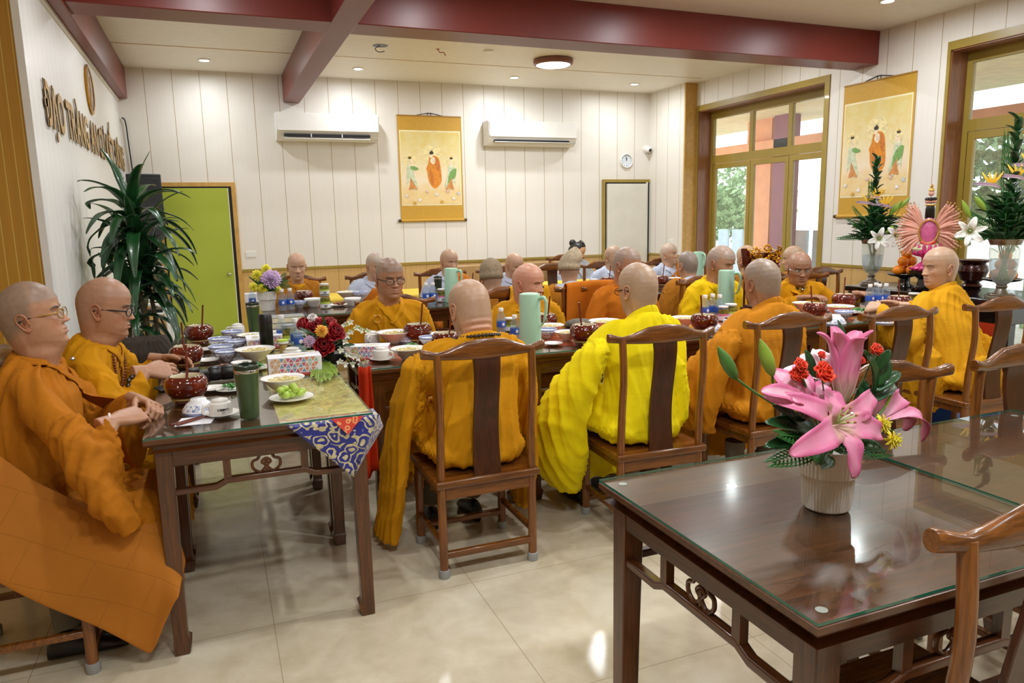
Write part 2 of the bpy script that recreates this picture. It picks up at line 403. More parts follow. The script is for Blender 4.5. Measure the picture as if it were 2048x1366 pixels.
# outside: deck, veranda roof, columns, hedge
M['deck'] = plain('pale outdoor paving', 'd8d2c6', .7); M['orange_col'] = plain('orange painted column', 'e69a66', .6); M['red_col'] = plain('dark red painted column', '8a4852', .6)
M['roof_in'] = plain('cream veranda ceiling', 'f2e2b0', .6); M['hedge'] = plain('hedge leaf', '9dba84', .6, 0, .3, 30)
struct('ground_outside', MB().box((XR+WT, -4, -.25), (30, 22, -.15)), M['deck'])
struct('veranda_roof', MB().box((XR+WT, -3, 3.05), (9.6, 13, 3.15)), M['roof_in'])
def ext(px, py, X): return at(px, py, X, 0)
ob = MB().box((8.7, 9.3, -.15), (9.05, 9.9, 3.05)).build('veranda_column', M['orange_col']); tag(ob, 'broad orange column standing outside the folding doors', 'column', 'columns outside')
a = ext(1508, 400, 8.8); b = ext(1548, 400, 8.8); ob.location.y = b.y-9.3; ob.scale = (1, 1, 1)
ob = MB().box((8.6, 0, -.15), (8.85, .32, 3.05)).build('veranda_column', M['red_col']); ob.location.y = ext(1580, 400, 8.7).y
tag(ob, 'dark red column beside the orange column outside the folding doors', 'column', 'columns outside')
ob = MB().box((8.6, 4, 2.35), (8.8, 12.5, 2.68)).build('veranda_beam', M['orange_col']); tag(ob, 'orange beam under the veranda roof seen through the upper panes', 'beam')
ob = MB().box((8.65, 0, -.15), (8.95, .3, 3.05)).build('veranda_column', M['red_col']); ob.location.y = 2.3
tag(ob, 'dark red column outside the nearer window behind the right vase', 'column', 'columns outside')
def bush(x, y, r, h, label, n=1000):
    mb = MB(); R = random.Random(int(x*31+y*7))
    for k in range(n):
        a = R.uniform(0, 2*PI); e = R.uniform(-.2, 1); q = R.uniform(.6, 1)
        p = Vector((x+r*q*math.cos(a)*math.sqrt(max(0, 1-e*e)), y+r*1.5*q*math.sin(a)*math.sqrt(max(0, 1-e*e)), max(-.12, -.15+(h+.15)*.5+h*.5*e*q)))
        Mx = Matrix.Translation(p) @ Euler((R.uniform(0, 6), R.uniform(0, 6), R.uniform(0, 6))).to_matrix().to_4x4()
        s = R.uniform(.1, .22)
        mb.add([(0, 0, 0), (s*.4, s*.5, .01), (0, s*1.4, 0), (-s*.4, s*.5, .01)], [(0, 1, 2, 3)], Mx)
    mb.tube([(x, y, -.15), (x, y, h*.6)], .06, 8); o = mb.build('bush', M['hedge']); tag(o, label, 'bush', 'bushes in the garden'); return o
p = ext(1450, 430, 11.5); bush(11.5, p.y, .9, 2.2, 'pale green bush outside the leftmost folding door leaf')
p = ext(1990, 400, 10); bush(10.4, p.y-.3, 1.9, 2.7, 'light green bush outside the window behind the right vase', 2200)
p = ext(1560, 430, 15.5); bush(15.5, p.y+1.5, 1.2, 3.2, 'tall bush farther off behind the orange column')
mb = MB()
for k in range(10): mb.box((9.4, .0+k*.42, -.15), (9.44, .3+k*.42, 1.2))
ob = mb.build('garden_fence', plain('pale blue fence board', 'bcd4e2', .5)); ob.location.y = ext(1640, 430, 9.4).y-1; tag(ob, 'pale blue board fence outside behind the red column', 'fence')
# ------------------------------------------------------------ ceiling things
M['lampglow'] = plain('lit lamp lens', 'ffffff', .5, emit=14); M['panelglow'] = plain('lit panel lens', 'ffffff', .5, emit=5)
proto = None
def light_lbl(x, y):
    i = min(range(len(LX)), key=lambda k: abs(LX[k]-x)); jx = ['leftmost', 'second from left', 'second from right', 'rightmost'][i]
    rw = {8.58: 'near the back wall', 6.42: 'just behind the main beam', 4.7: 'just in front of the main beam', 2.4: 'added out of view above the near tables', .2: 'added out of view over the front of the room'}[y]
    return 'round recessed downlight %s, %s of its row' % (rw, jx)
for (x, y) in DOWN:
    if proto is None:
        proto = empty('ceiling_downlight', (x, y, ZC), 0, light_lbl(x, y), 'light', 'recessed downlights')
        MB().lathe([(.062, 0), (.062, -.006), (.05, -.012), (.046, -.004)], 28, None, (False, False)).build('trim_ring', M['whitematte'], proto)
        MB().lathe([(.046, -.005), (.046, -.007)], 24).build('lens', M['lampglow'], proto)
    else: dup(proto, (x, y, ZC), 0, light_lbl(x, y))
proto = None
for (x, y), lb in zip(PANELS, ('round ceiling lamp with a brown rim behind the main beam', 'added round brown rimmed ceiling lamp, out of view in front of the main beam', 'added round brown rimmed ceiling lamp, out of view at the front of the room')):
    if proto is None:
        proto = empty('round_ceiling_lamp', (x, y, ZC), 0, lb, 'light', 'round ceiling lamps')
        MB().lathe([(.2, 0), (.215, -.01), (.215, -.045), (.2, -.06), (.185, -.06), (.185, -.01)], 48, None, (False, False)).build('rim', plain('brown lamp rim', '8a5a4c', .4), proto)
        MB().lathe([(.186, -.02), (.186, -.058), (.16, -.068), (.1, -.073), (.001, -.075)], 40).build('diffuser', M['panelglow'], proto)
    else: dup(proto, (x, y, ZC), 0, lb)
o = MB().lathe([(.055, 0), (.055, -.008), (.045, -.014), (.001, -.015)], 24).build('smoke_alarm', M['whitematte'], loc=(2.75, 7.34, ZC)); tag(o, 'flat white blank disc on the ceiling beside the round lamp', 'ceiling disc')
o = MB().lathe([(.075, 0), (.075, -.002), (.001, -.002)], 24).build('ceiling_hole', M['black'], loc=(1.665, 7.44, ZC)); tag(o, 'dark round hole in the ceiling with a loose wire', 'hole')
MB().tube(spline([(0, 0, 0), (-.05, 0, -.03), (-.02, 0, -.06), (.04, 0, -.05)], 5), .004, 6).build('wire', M['black'], o)
o = MB().lathe([(.02, 0), (.02, -.002), (.001, -.002)], 16).tube(spline([(0, 0, 0), (.02, 0, -.03), (.06, 0, -.03), (.08, 0, -.06)], 5), .004, 6).build('loose_wire', plain('red wire', 'a02818', .5), loc=(2.24, 7.42, ZC)); tag(o, 'short red wire end poking from the ceiling', 'wire')
# ------------------------------------------------------------ wall things
def aircon(name, x0, x1, z0, z1, label, openv):
    r = empty(name, ((x0+x1)/2, YB, z0), 0, label, 'air conditioner', 'wall air conditioners'); w = x1-x0; h = z1-z0
    prof = [(0, h), (-.19, h), (-.215, h-.02), (-.225, h*.45), (-.21, h*.3), (-.15, .02), (-.12, 0), (0, 0)]
    mb = MB(); rings = [[(x, p[0], p[1]) for p in prof] for x in (-w/2, -w/2+.006, w/2-.006, w/2)]
    mb.loft(rings); mb.build('housing', M['whitematte'], r, sharp=25, bevel=.004)
    MB().box((-w/2+.08, -.214, h*.13), (w/2-.11, -.15, h*.22)).build('outlet', M['black'], r, smooth=False)
    MB().box((-w/2+.01, -.232, h*.33), (w/2-.01, -.222, h-.006)).build('front_panel', M['whitematte'], r, bevel=.003)
    f = MB()
    f.box((-w/2+.08, -.0, 0), (w/2-.11, .085, .008), TR(0, -.215, h*(.05 if openv else .12), -.25 if openv else .1, 0, 0)); f.build('flap', M['whitematte'], r, bevel=.002)
    if openv:
        g = MB()
        for k in range(2): g.box((-w*.18+k*w*.3, -.222, h*.1), (-w*.18+k*w*.3+.01, -.2, h*.23))
        g.build('vane', M['whitematte'], r, smooth=False)
    MB().box((w/2-.085, -.224, h*.1), (w/2-.02, -.214, h*.13)).build('badge', M['grey_rubber'], r, smooth=False)
aircon('air_conditioner', .775, 1.95, 2.445, 2.75, 'white wall air conditioner left of the scroll with its flap open', True)
aircon('air_conditioner', 3.345, 4.59, 2.43, 2.735, 'white wall air conditioner right of the scroll', False)
# scroll paintings
M['silk'] = plain('ochre silk mount', 'c79a32', .6, 0, .04, 60); M['painting'] = None
t = NT('pale gold painting ground'); v = t.coord('Object'); s_ = t.sep(v)
nz = t.noise(v, 9, 5, .6, .6); g = t.ramp(s_[2], [(.35, srgb('e6c98a')), (.5, srgb('ecdcc0')), (.75, srgb('e3d39a')), (1.0, srgb('d8c573'))])
t.color(t.mix(.18, g, t.ramp(nz, [(.35, srgb('e2b458')), (.6, srgb('f3ead2'))]))).set(Roughness=.6); M['painting'] = t.m
P_ = {k: plain('paint '+k, c, .6, 0, .12, 40) for k, c in dict(halo='ecdca0', orange='dd8a1e', deep='c97422', skin='f2ddbb', hair='3b2a1c', green='7aa65a', pale='cfd9b8', rust='d6914e', white='eeeae6', pink='e6c3b4', gold='d9a93e', blue='c6d4dc').items()}
def scroll(loc, rz, label):
    "1.285 m tall, .83 m wide, hangs in its own xz plane, front towards -y"
    r = empty('scroll_painting', loc, rz, label, 'scroll painting', 'hanging scrolls')
    W_, H_ = .83, 1.285
    MB().box((-W_/2, -.006, .0), (W_/2, -.003, H_)).build('silk_mount', M['silk'], r, smooth=False)
    MB().box((-W_/2+.02, -.0075, H_*.145), (W_/2-.02, -.0055, H_*.862)).build('paper_border', plain('ivory border', 'f0e6bc', .6), r, smooth=False)
    MB().box((-W_/2+.034, -.009, H_*.158), (W_/2-.034, -.007, H_*.85)).build('painting', M['painting'], r, smooth=False)
    MB().tube([(-W_/2-.035, -.015, .0), (-W_/2, -.015, 0)], .018, 14).tube([(W_/2, -.015, 0), (W_/2+.035, -.015, 0)], .018, 14).build('roller_end', plain('dark roller end', '4a2c18', .3), r)
    MB().tube([(-W_/2, -.015, 0), (W_/2, -.015, 0)], .017, 14).build('roller', M['silk'], r)
    MB().box((-W_/2, -.012, H_-.008), (W_/2, -.002, H_+.006)).build('top_rod', plain('scroll top rod', 'a87c28', .5), r)
    MB().tube([(-.19, -.006, H_), (-.02, -.006, H_+.035), (.02, -.006, H_+.035), (.19, -.006, H_)], .004, 6).tube([(-.02, -.006, H_+.035), (-.02, -.006, H_)], .004, 6).tube([(.02, -.006, H_+.035), (.02, -.006, H_)], .004, 6).build('cord', M['black'], r)
    lay = [0]
    def shape(m, pts, name='figure', raw=False):
        lay[0] += 1; y = -.0093-.00012*lay[0]
        pp = [((u-.5)*W_, 1-vv) for u, vv in pts]
        pp = [(a, b*H_) for a, b in pp]
        sp = [Vector((a, b, 0)) for a, b in pp] if raw else spline([(a, b, 0) for a, b in pp+[pp[0]]], 4)[:-1]
        MB().prism([(q.x, q.y) for q in sp], .0006, Matrix(((1, 0, 0, 0), (0, 0, -1, y), (0, 1, 0, 0), (0, 0, 0, 1)))).build(name, P_[m], r, smooth=False)
    def disc(m, u, v, ru, rv=None):
        rv = rv or ru*W_/H_; shape(m, [(u+ru*math.cos(a*PI/12), v+rv*math.sin(a*PI/12)) for a in range(24)], 'painted_shape', True)
    disc('halo', .52, .36, .15); disc('halo', .17, .42, .09); disc('halo', .79, .43, .09)
    # standing central figure
    shape('orange', [(.47, .39), (.55, .375), (.62, .4), (.645, .47), (.66, .6), (.63, .65), (.56, .69), (.5, .67), (.45, .61), (.435, .53), (.42, .5), (.455, .45)], 'central_figure')
    shape('deep', [(.55, .4), (.61, .41), (.63, .5), (.6, .52), (.57, .47)], 'central_figure'); shape('deep', [(.47, .5), (.52, .55), (.53, .66), (.48, .62)], 'central_figure')
    shape('skin', [(.5, .395), (.55, .39), (.57, .43), (.53, .46), (.49, .43)], 'central_figure'); disc('skin', .505, .372, .026, .026); disc('hair', .51, .35, .034, .015); disc('hair', .515, .337, .016, .01)
    # attendants
    for sx, u0 in ((1, .17), (-1, .82)):
        X = lambda q: u0+q*sx
        shape('pale', [(X(-.03), .45), (X(.04), .45), (X(.06), .55), (X(.11), .68), (X(.03), .7), (X(-.03), .62), (X(-.06), .66), (X(-.05), .52)], 'attendant_figure')
        shape('green', [(X(.0), .475), (X(.07), .48), (X(.13), .5), (X(.1), .515), (X(.02), .51)] if sx > 0 else [(X(-.08), .5), (X(-.03), .5), (X(.04), .55), (X(.07), .64), (X(.09), .66), (X(.02), .62), (X(-.06), .58)], 'attendant_figure')
        shape('rust', [(X(.0), .58), (X(.05), .64), (X(.1), .7), (X(.04), .695), (X(-.03), .7), (X(-.01), .65)], 'attendant_figure')
        shape('skin', [(X(-.02), .435), (X(.03), .43), (X(.04), .47), (X(-.02), .475)], 'attendant_figure'); disc('skin', X(.01), .415, .02, .019); disc('hair', X(0), .398, .025, .012); disc('gold', X(.0), .385, .012, .009)
    for k, (u, v) in enumerate(((.1, .76), (.42, .72), (.57, .75), (.75, .72), (.84, .79), (.92, .74), (.3, .8), (.22, .83), (.65, .82))):
        c = ('white', 'pink', 'white', 'pink', 'white', 'blue', 'white', 'gold', 'gold')[k]
        shape(c, [(u+(.04 if q % 2 else .018)*math.cos(q*PI/5), v+(.022 if q % 2 else .01)*math.sin(q*PI/5)) for q in range(10)], 'painted_flower')
    return r
scroll((2.635, YB-.002, 1.5), 0, 'hanging scroll painting on the back wall between the air conditioners')
scroll((XR-.002, 5.455, 1.46), PI/2*-1+PI if False else -PI/2, 'hanging scroll painting on the window wall behind the altar')
# clock, dome camera, switches, wire
r = empty('wall_clock', (5.47, YB, 2.265), 0, 'small round white wall clock above the white door', 'clock')
MB().lathe([(.098, 0), (.1, .02), (.092, .03), (.084, .026), (.084, .012)], 40, TR(rx=PI/2), (True, False)).build('rim', M['whitematte'], r)
MB().lathe([(.085, .01), (.085, .014)], 40, TR(rx=PI/2)).build('dial', plain('clock dial', 'd7e2ea', .5), r)
MB().box((-.003, -.022, 0), (.003, -.019, .05), TR(ry=.1)).box((-.002, -.025, 0), (.002, -.022, .07), TR(ry=-.25)).build('hands', M['black'], r)
mb = MB()
for k in range(12): mb.box((-.002, -.018, .068), (.002, -.015, .078), TR(ry=k*PI/6))
mb.build('hour_marks', M['black'], r)
r = empty('security_camera', (5.79, YB, 2.43), 0, 'white dome security camera in the corner above the white door', 'camera')
MB().lathe([(.05, 0), (.052, .03), (.05, .05)], 24, TR(rx=PI/2)).ball((0, -.075, -.01), .045).build('housing', M['whitematte'], r)
MB().ball((.005, -.1, -.02), .026).build('camera_lens', M['black'], r)
for (x, y, z, rz, lb) in ((.405, YB, 1.15, 0, 'white double power socket on the back wall beside the green door'), (XR2, 8.62, 1.14, -PI/2, 'white switch plate on the wall near the corner pillar'), (2.6, YB, 1.22, 0, None)):
    if lb is None: continue
    o = MB().box((-.058, -.009, -.036), (.058, 0, .036)).build('wall_socket', M['whitematte'], bevel=.003, loc=(x, y, z)); o.rotation_euler.z = rz; tag(o, lb, 'socket')
    MB().box((-.035, -.012, -.006), (-.022, -.008, .012)).box((.022, -.012, -.006), (.035, -.008, .012)).build('rocker', M['whitematte'], o)
o = MB().tube(spline([(0, 0, 0), (.03, -.01, -.05), (.04, -.01, -.3), (.06, -.012, -.8)], 6), .007, 8).build('speaker_cable', M['black'], loc=(-.8, YB-.015, 2.66)); tag(o, 'black cable running down the corner to the loudspeaker', 'cable')
# wall lettering
M['lettering'] = plain('tan letter face', 'c29a55', .4, 0, .1, 30); M['letter_side'] = plain('dark letter edge', '4a3a22', .4)
def glyphs(txt, size=.2, ext=.008, sx=1, bold=.0):
    out = []; x = 0
    for ch in txt:
        if ch == ' ': x += size*.35*sx; continue
        cu = bpy.data.curves.new('t', 'FONT'); cu.body = ch; cu.size = size; cu.extrude = ext; cu.offset = bold; cu.resolution_u = 3
        ob = bpy.data.objects.new('t', cu); COL.objects.link(ob)
        dg = bpy.context.evaluated_depsgraph_get(); dg.update(); me = bpy.data.meshes.new_from_object(ob.evaluated_get(dg))
        bpy.data.objects.remove(ob); vs = [v.co for v in me.vertices]
        if not vs: continue
        x0 = min(v.x for v in vs); x1 = max(v.x for v in vs)
        for v in me.vertices: v.co.x = (v.co.x-x0)*sx+x
        out.append(me); x += (x1-x0)*sx+size*.045
    return out, x
gl, tw = glyphs('ĐẠO TRÀNG AN CƯ KIẾT ĐÔNG', .33, .003, 1.0, .011)
r = empty('wall_lettering', (XL, 5.0, 2.1), 0, 'raised tan capital letters in a row along the white left wall', 'sign')
k_ = 4.15/tw
for me in gl:
    me.materials.append(M['lettering']); me.materials.append(M['letter_side'])
    for p in me.polygons: p.material_index = 0 if abs(p.normal.z) > .7 else 1
    o = bpy.data.objects.new('letter', me); COL.objects.link(o); o.parent = r
    o.matrix_local = Matrix(((0, 0, 1, .011), (k_, 0, 0, 0), (0, 1, 0, 0), (0, 0, 0, 1)))
r = empty('round_seal', (XL, 7.0, 2.6), 0, 'round brown seal with a gold rim above the wall letters', 'emblem')
Mx = TR(ry=PI/2)
MB().lathe([(.19, 0), (.195, .014), (.18, .02), (.165, .016)], 48, Mx, (False, False)).build('rim', M['gold'], r)
MB().lathe([(.168, 0), (.168, .012)], 48, Mx).build('medallion', plain('brown medallion', '7c5638', .4, 0, .2, 30), r)
MB().lathe([(.13, 0), (.13, .0145)], 48, Mx).build('inner_disc', plain('pale brown disc', 'a08060', .4, 0, .2, 30), r)
mb = MB(); mb.box((.012, -.05, -.09), (.018, .05, -.04)).box((.012, -.03, -.04), (.018, .03, .05)); mb.prism([(.05, -.05), (.0, -.1), (-.05, -.05)], .006, Matrix(((0, 0, 1, .012), (1, 0, 0, 0), (0, -1, 0, 0), (0, 0, 0, 1)))); mb.build('temple_mark', M['gold'], r)
# ------------------------------------------------------------ tables
T = .815
def make_table(name, label, w=.79, d=.79, group='square dining tables', gap=True):
    "top outer size w x d, origin on the floor at the centre"
    r = empty(name, (0, 0, 0), 0, label, 'table', group); hx, hy = w/2, d/2; L = .058; ix, iy = hx-.03, hy-.03
    t = MB(); rings = []
    for (o, z) in ((-.012, T-.058), (-.03, T-.05), (-.03, T-.036), (-.012, T-.033), (-.002, T-.024), (-.002, T-.01), (-.006, T-.0075)):
        rings.append([(x*(hx+o), y*(hy+o), z) for x, y in ((-1, -1), (1, -1), (1, 1), (-1, 1))])
    t.loft(rings); t.build('tabletop', M['wood'], r, sharp=20)
    g = MB(); g.box((-hx+.003, -hy+.003, T-.006), (hx-.003, hy-.003, T))
    g.m = [1, 0, 1, 1, 1, 1]; g.m = [0 if k == 1 else 1 for k in range(6)]
    g.f.pop(0); g.m.pop(0)
    g.build('glass_sheet', [M['glasstop'], M['glassedge']], r, smooth=False)
    for bx in (-1, 1):
        for by in (-1, 1): MB().lathe([(.011, T-.0074), (.011, T-.0064), (.001, T-.0063)], 18, TR(bx*(hx-.05), by*(hy-.045))).build('clear_bumper', M['bumper'], r, smooth=False)
    for ax in (0, 1):
        for s in (-1, 1):
            def fr(pts_box):
                mb = MB()
                for a, b in pts_box: mb.box(a, b)
                return mb
            q = (iy if ax == 0 else ix)*s; e = (ix if ax == 0 else iy); rz = 0 if ax == 0 else PI/2
            Mx = TR(rz=rz); yy = (lambda v: v)
            sg = s if ax == 0 else -s; off = sg*(iy if ax == 0 else ix); in_ = off-sg*.028
            a0, a1 = sorted((off-sg*.004, in_))
            MB().box((-e+L-.006, a0, T-.118), (e-L+.006, a1, T-.056), Mx).build('apron', M['wood'] if ax == 0 else M['woody'], r, bevel=.002, seg=1)
            c0, c1 = sorted((off-sg*.006, off-sg*.032)); cy = (c0+c1)/2
            z0 = T-.2; w3 = (e-L)*.44
            path = [(-e+L-.008, z0-.012), (-w3-.04, z0-.012), (-w3, z0+.006), (w3, z0+.006), (w3+.04, z0-.012), (e-L+.008, z0-.012)]
            mb = MB(); mb.loft([[(x, cy+oy, z+oz) for oy, oz in ((-.013, -.011), (.013, -.011), (.013, .011), (-.013, .011))] for x, z in path], Mx)
            mb.build('stretcher_rail', M['wood'] if ax == 0 else M['woody'], r, bevel=.004, sharp=50)
            for k in (-1, 1):
                MB().box((k*w3*1.0-.013, cy-.011, z0+.004), (k*w3+.013, cy+.011, T-.115), Mx).build('strut', M['woodz'], r, smooth=False)
            o = MB(); zc = (z0+.016+T-.118)/2; h = (T-.118-z0-.016)/2
            def P(u, v): return (u*.048, cy, zc+v*h)
            lp = [P(0, 1), P(.42, .98), P(.6, .55), P(.98, .3), P(.98, -.45), P(.5, -.95), P(.15, -.6), P(0, -.3)]
            o.tube(spline(lp, 4), .0055, 8, Mx); o.tube(spline([(-x, y, z) for x, y, z in lp], 4), .0055, 8, Mx)
            o.tube(spline([P(0, -.95), P(.1, -.2), P(.32, .1), P(.2, .4), P(0, .55), P(-.2, .4), P(-.32, .1), P(-.1, -.2), P(0, -.95)], 4), .005, 8, Mx)
            o.ball((0, cy, zc+.1*h), (.008, .007, .012), 8, Mx)
            o.build('carved_ornament', M['woodz'], r)
    for sx in (-1, 1):
        for sy in (-1, 1):
            cx, cy = sx*(ix-L/2), sy*(iy-L/2); rings = []
            for z, h in ((0, .022), (.004, .026), (.05, .031), (.062, .0255), (.08, .0245), (.4, .0265), (T-.12, .029), (T-.056, .029)):
                dx = (0 if z < .3 else 0); rings.append([(cx+a*h+sx*(L/2-h)*.9, cy+b*h+sy*(L/2-h)*.9, z) for a, b in ((-1, -1), (1, -1), (1, 1), (-1, 1))])
            MB().loft(rings).build('leg', M['woodz'], r, bevel=.003, sharp=50)
    return r
TB = make_table('dining_table', 'square glass-topped walnut table nearest the camera on the right, lily pot on it')
TB.location = (1.33, 1.283, 0); TB.scale = (.83/.79, 1, 1)
tabs = [('second glass-topped table on the right, cut off by the frame', 2.16, 1.283), ]
dup(TB, (2.162, 1.283, 0), 0, tabs[0][0], scale=(.83/.79, 1, 1))
for k, lb in enumerate(('walnut table with the brocade corner, nearest of the left row', 'second walnut table of the left row, behind the brocade one', 'farthest walnut table of the left row, in front of the green door')):
    dup(TB, (.115, 3.035+k*.79, 0), 0, lb, scale=(.775/.79, 1, 1))
for k, lb in enumerate(('leftmost table of the middle row with the pink tissue box', 'middle row table in front of the man with black prayer beads', 'middle row table before the bright yellow robe', 'middle row table beside the carved gold stand', 'rightmost table of the middle row by the altar')):
    dup(TB, (1.045+k*.838, 3.84, 0), 0, lb, scale=(.834/.79, 1, 1))
for k in range(6):
    dup(TB, (.74+k*.838, 6.09, 0), 0, ('table of the back row under the chrysanthemum pot', 'back row table behind the glasses-wearing man', 'back row table with the first mint jug', 'back row table behind the speckled-face man', 'back row table near the white door', 'rightmost table of the back row')[k], scale=(.834/.79, 1, 1))
# long table with the yellow cloth
M['yellow_cloth'] = plain('yellow table cloth', 'e3c33a', .7, 0, .06, 9)
ty = empty('long_table', (2.6, 7.75, 0), 0, 'long table under a yellow cloth before the back wall', 'table')
MB().box((-2.3, -.33, .7), (2.3, .33, .74)).build('tabletop', M['woodz'], ty, smooth=False)
for x in (-2.2, -.7, .7, 2.2):
    for y in (-.27, .27): MB().box((x-.025, y-.025, 0), (x+.025, y+.025, .7)).build('leg', M['woodz'], ty, smooth=False)
mb = MB(); out = []
N = 120
def cl(u, v):
    a = u*2*PI; return None
per = []
for i in range(N):
    q = i/N*(4.64+.7)*2; w_, d_ = 4.64, .7
    if q < w_: p = (-w_/2+q, -d_/2, 0, -1)
    elif q < w_+d_: p = (w_/2, -d_/2+q-w_, 1, 0)
    elif q < 2*w_+d_: p = (w_/2-(q-w_-d_), d_/2, 0, 1)
    else: p = (-w_/2, d_/2-(q-2*w_-d_), -1, 0)
    per.append(p)
rings = []
for z, o in ((.746, -.02), (.744, 0), (.72, .006), (.55, .02), (.36, .035)):
    rings.append([(x+nx*(o+(.745-z)*.05*math.sin(i*1.9)), y+ny*(o+(.745-z)*.05*math.sin(i*1.9)), z) for i, (x, y, nx, ny) in enumerate(per)])
mb.loft(rings[::-1], None, (False, True)); o = mb.build('table_cloth', M['yellow_cloth'], loc=(2.6, 7.75, 0), sharp=0); tag(o, 'yellow cloth hanging over the long table at the back', 'tablecloth')
# ------------------------------------------------------------ chairs
def make_chair(medallion=False, label=''):
    "sitter looks towards +y, origin on the floor below the seat centre"
    r = empty('dining_chair', (0, 0, 0), 0, label, 'chair', 'walnut yoke-back chairs')
    for s in (-1, 1):
        x = .2065*s
        MB().tube(spline([(x, -.19, .03), (x, -.19, .43), (x*.99, -.196, .62), (x*1.0, -.214, .8), (x*1.01, -.205, .975)], 6), [.019]*6+[.018]*6+[.017]*12+[.016], 12).build('rear_leg', M['chair_z'], r)
        MB().tube([(x, .19, .03), (x, .19, .41)], .0195, 12).build('front_leg', M['chair_z'], r)
        for y in (-.19, .19): MB().lathe([(.0225, 0), (.024, .004), (.0235, .036), (.02, .038)], 14, TR(x, y)).build('leg_cap', M['grey_rubber'], r)
        MB().box((x-.011, -.19, .135), (x+.011, .19, .16)).build('stretcher', M['chair_x'], r, bevel=.004)
        MB().box((x-.01, -.175, .365), (x+.01, .175, .41)).build('seat_apron', M['chair_x'], r, smooth=False)
    MB().box((-.2, -.203, .085), (.2, -.177, .115)).build('stretcher', M['chair_x'], r, bevel=.005)
    MB().box((-.2, .172, .075), (.2, .208, .1)).build('foot_rail', M['chair_x'], r, bevel=.005)
    MB().box((-.19, -.2, .35), (.19, -.18, .41)).build('seat_apron', M['chair_x'], r, smooth=False)
    MB().box((-.19, .18, .36), (.19, .2, .41)).build('seat_apron', M['chair_x'], r, smooth=False)
    mb = MB(); mb.box((-.236, -.222, .405), (.236, .225, .437)); mb.build('seat', M['chair_x'], r, bevel=.008, seg=3)
    rings = []
    for (x, zt, zb, y, th) in ((-.272, .998, .958, -.188, .016), (-.262, .999, .957, -.19, .019), (-.235, .99, .955, -.196, .0185), (-.205, .983, .951, -.202, .018), (-.17, .99, .949, -.206, .0165), (-.13, 1.006, .947, -.212, .015), (-.085, 1.022, .945, -.216, .0145), (0, 1.03, .944, -.219, .0145)):
        rings.append((x, zt, zb, y, th))
    rings = rings + [(-a, b, c, d, e) for a, b, c, d, e in rings[:-1][::-1]]
    L = []
    for (x, zt, zb, y, th) in rings:
        zc, h = (zt+zb)/2, (zt-zb)/2; L.append([(x, y+th*math.copysign(abs(math.cos(a))**.8, math.cos(a)), zc+h*math.copysign(abs(math.sin(a))**.8, math.sin(a))) for a in [2*PI*k/16 for k in range(16)]])
    MB().loft(L).build('crest_rail', M['chair_x'], r, sharp=50)
    zs = [(.435, -.196, .0625), (.52, -.186, .06), (.62, -.184, .0575), (.72, -.196, .056), (.82, -.214, .056), (.9, -.222, .058), (.952, -.217, .061)]
    sp = spline([(w_, y, z) for z, y, w_ in zs], 4)
    MB().loft([[(-q.x, q.y-.008, q.z), (q.x, q.y-.008, q.z), (q.x, q.y+.008, q.z), (-q.x, q.y+.008, q.z)] for q in sp]).build('back_splat', M['splat'], r, sharp=40, bevel=.003)
    if medallion:
        for yy, sy in ((-.19, 1),):
            mb = MB(); Mx = TR(0, yy+.01, .66, rx=PI/2)
            mb.lathe([(.036, 0), (.036, -.006), (.03, -.009), (.027, -.005), (.02, -.005), (.018, -.009), (.001, -.01)], 24, Mx @ TR(rx=0), (False, False)); mb.build('carved_medallion', M['splat'], r)
    return r
CH0 = make_chair(False, 'walnut yoke-back chair under the man with black prayer beads')
CH0.location = (1.013, 3.03, 0)
CHM = make_chair(True, 'walnut yoke-back chair in the near right corner of the frame')
CHM.location = (1.335, .99, 0)
def chair(x, y, rz, label, med=False): return dup(CHM if med else CH0, (x, y, 0), rz, label)
chair(2.03, 1.53, PI, 'glossy empty walnut chair behind the lily pot, back towards the monks', True)
chair(2.69, 1.53, PI, 'walnut chair with a carved disc on its splat, at the right frame edge', True)
chair(1.875, 3.0, -.05, 'walnut yoke-back chair under the bright lemon yellow robe')
chair(2.645, 3.05, .0, 'walnut yoke-back chair under the stooping amber robe, by the gold stand')
chair(3.32, 2.98, 0, 'empty walnut chair left of the monk shown in profile')
chair(4.1, 2.98, -.03, 'walnut chair behind the monk shown in profile by the altar')
chair(-.69, 2.9, -PI/2, 'walnut chair under the largest monk at the left edge')
chair(-.66, 3.66, -PI/2, 'walnut chair under the left monk with brown prayer beads')
chair(1.1, 4.63, PI, 'walnut chair behind the monk with black-rimmed glasses')
chair(1.93, 4.68, PI, 'walnut chair behind the monk with the dark cheek mark')
chair(2.8, 4.7, PI, 'walnut chair behind the orange-robed monk, cloth over its back')
chair(3.66, 4.72, PI, 'walnut chair behind the young monk in yellow')
chair(4.62, 4.66, PI, 'walnut chair to the right of the old monk with silver glasses')
chair(1.97, 5.18, 0, 'walnut chair under the person in the dark beige knit hat')
chair(2.62, 5.16, 0, 'walnut chair under the person in the light beige knit hat')
chair(3.76, 5.2, 0, 'walnut chair under the shaven person with a grey collar, seen from behind')
chair(4.42, 5.25, 0, 'walnut chair hidden behind the carved gold stand')
chair(5.05, 5.3, 0, 'walnut chair behind the old monk with silver glasses, in the next row')
for x, lb in ((.7, 'walnut chair behind the back row monk with a yellow collar'), (1.42, 'walnut chair behind the grey robe left of the glasses-wearing monk'), (2.1, 'walnut chair behind the grey robe beside the first mint jug'), (2.75, 'walnut chair behind the person with lowered eyes'), (3.36, 'empty walnut chair left of the black-haired woman'), (3.95, 'walnut chair behind the grey robe before the white door'), (4.72, 'walnut chair behind the grey-robed nun looking up')):
    chair(x, 6.95, PI, lb)
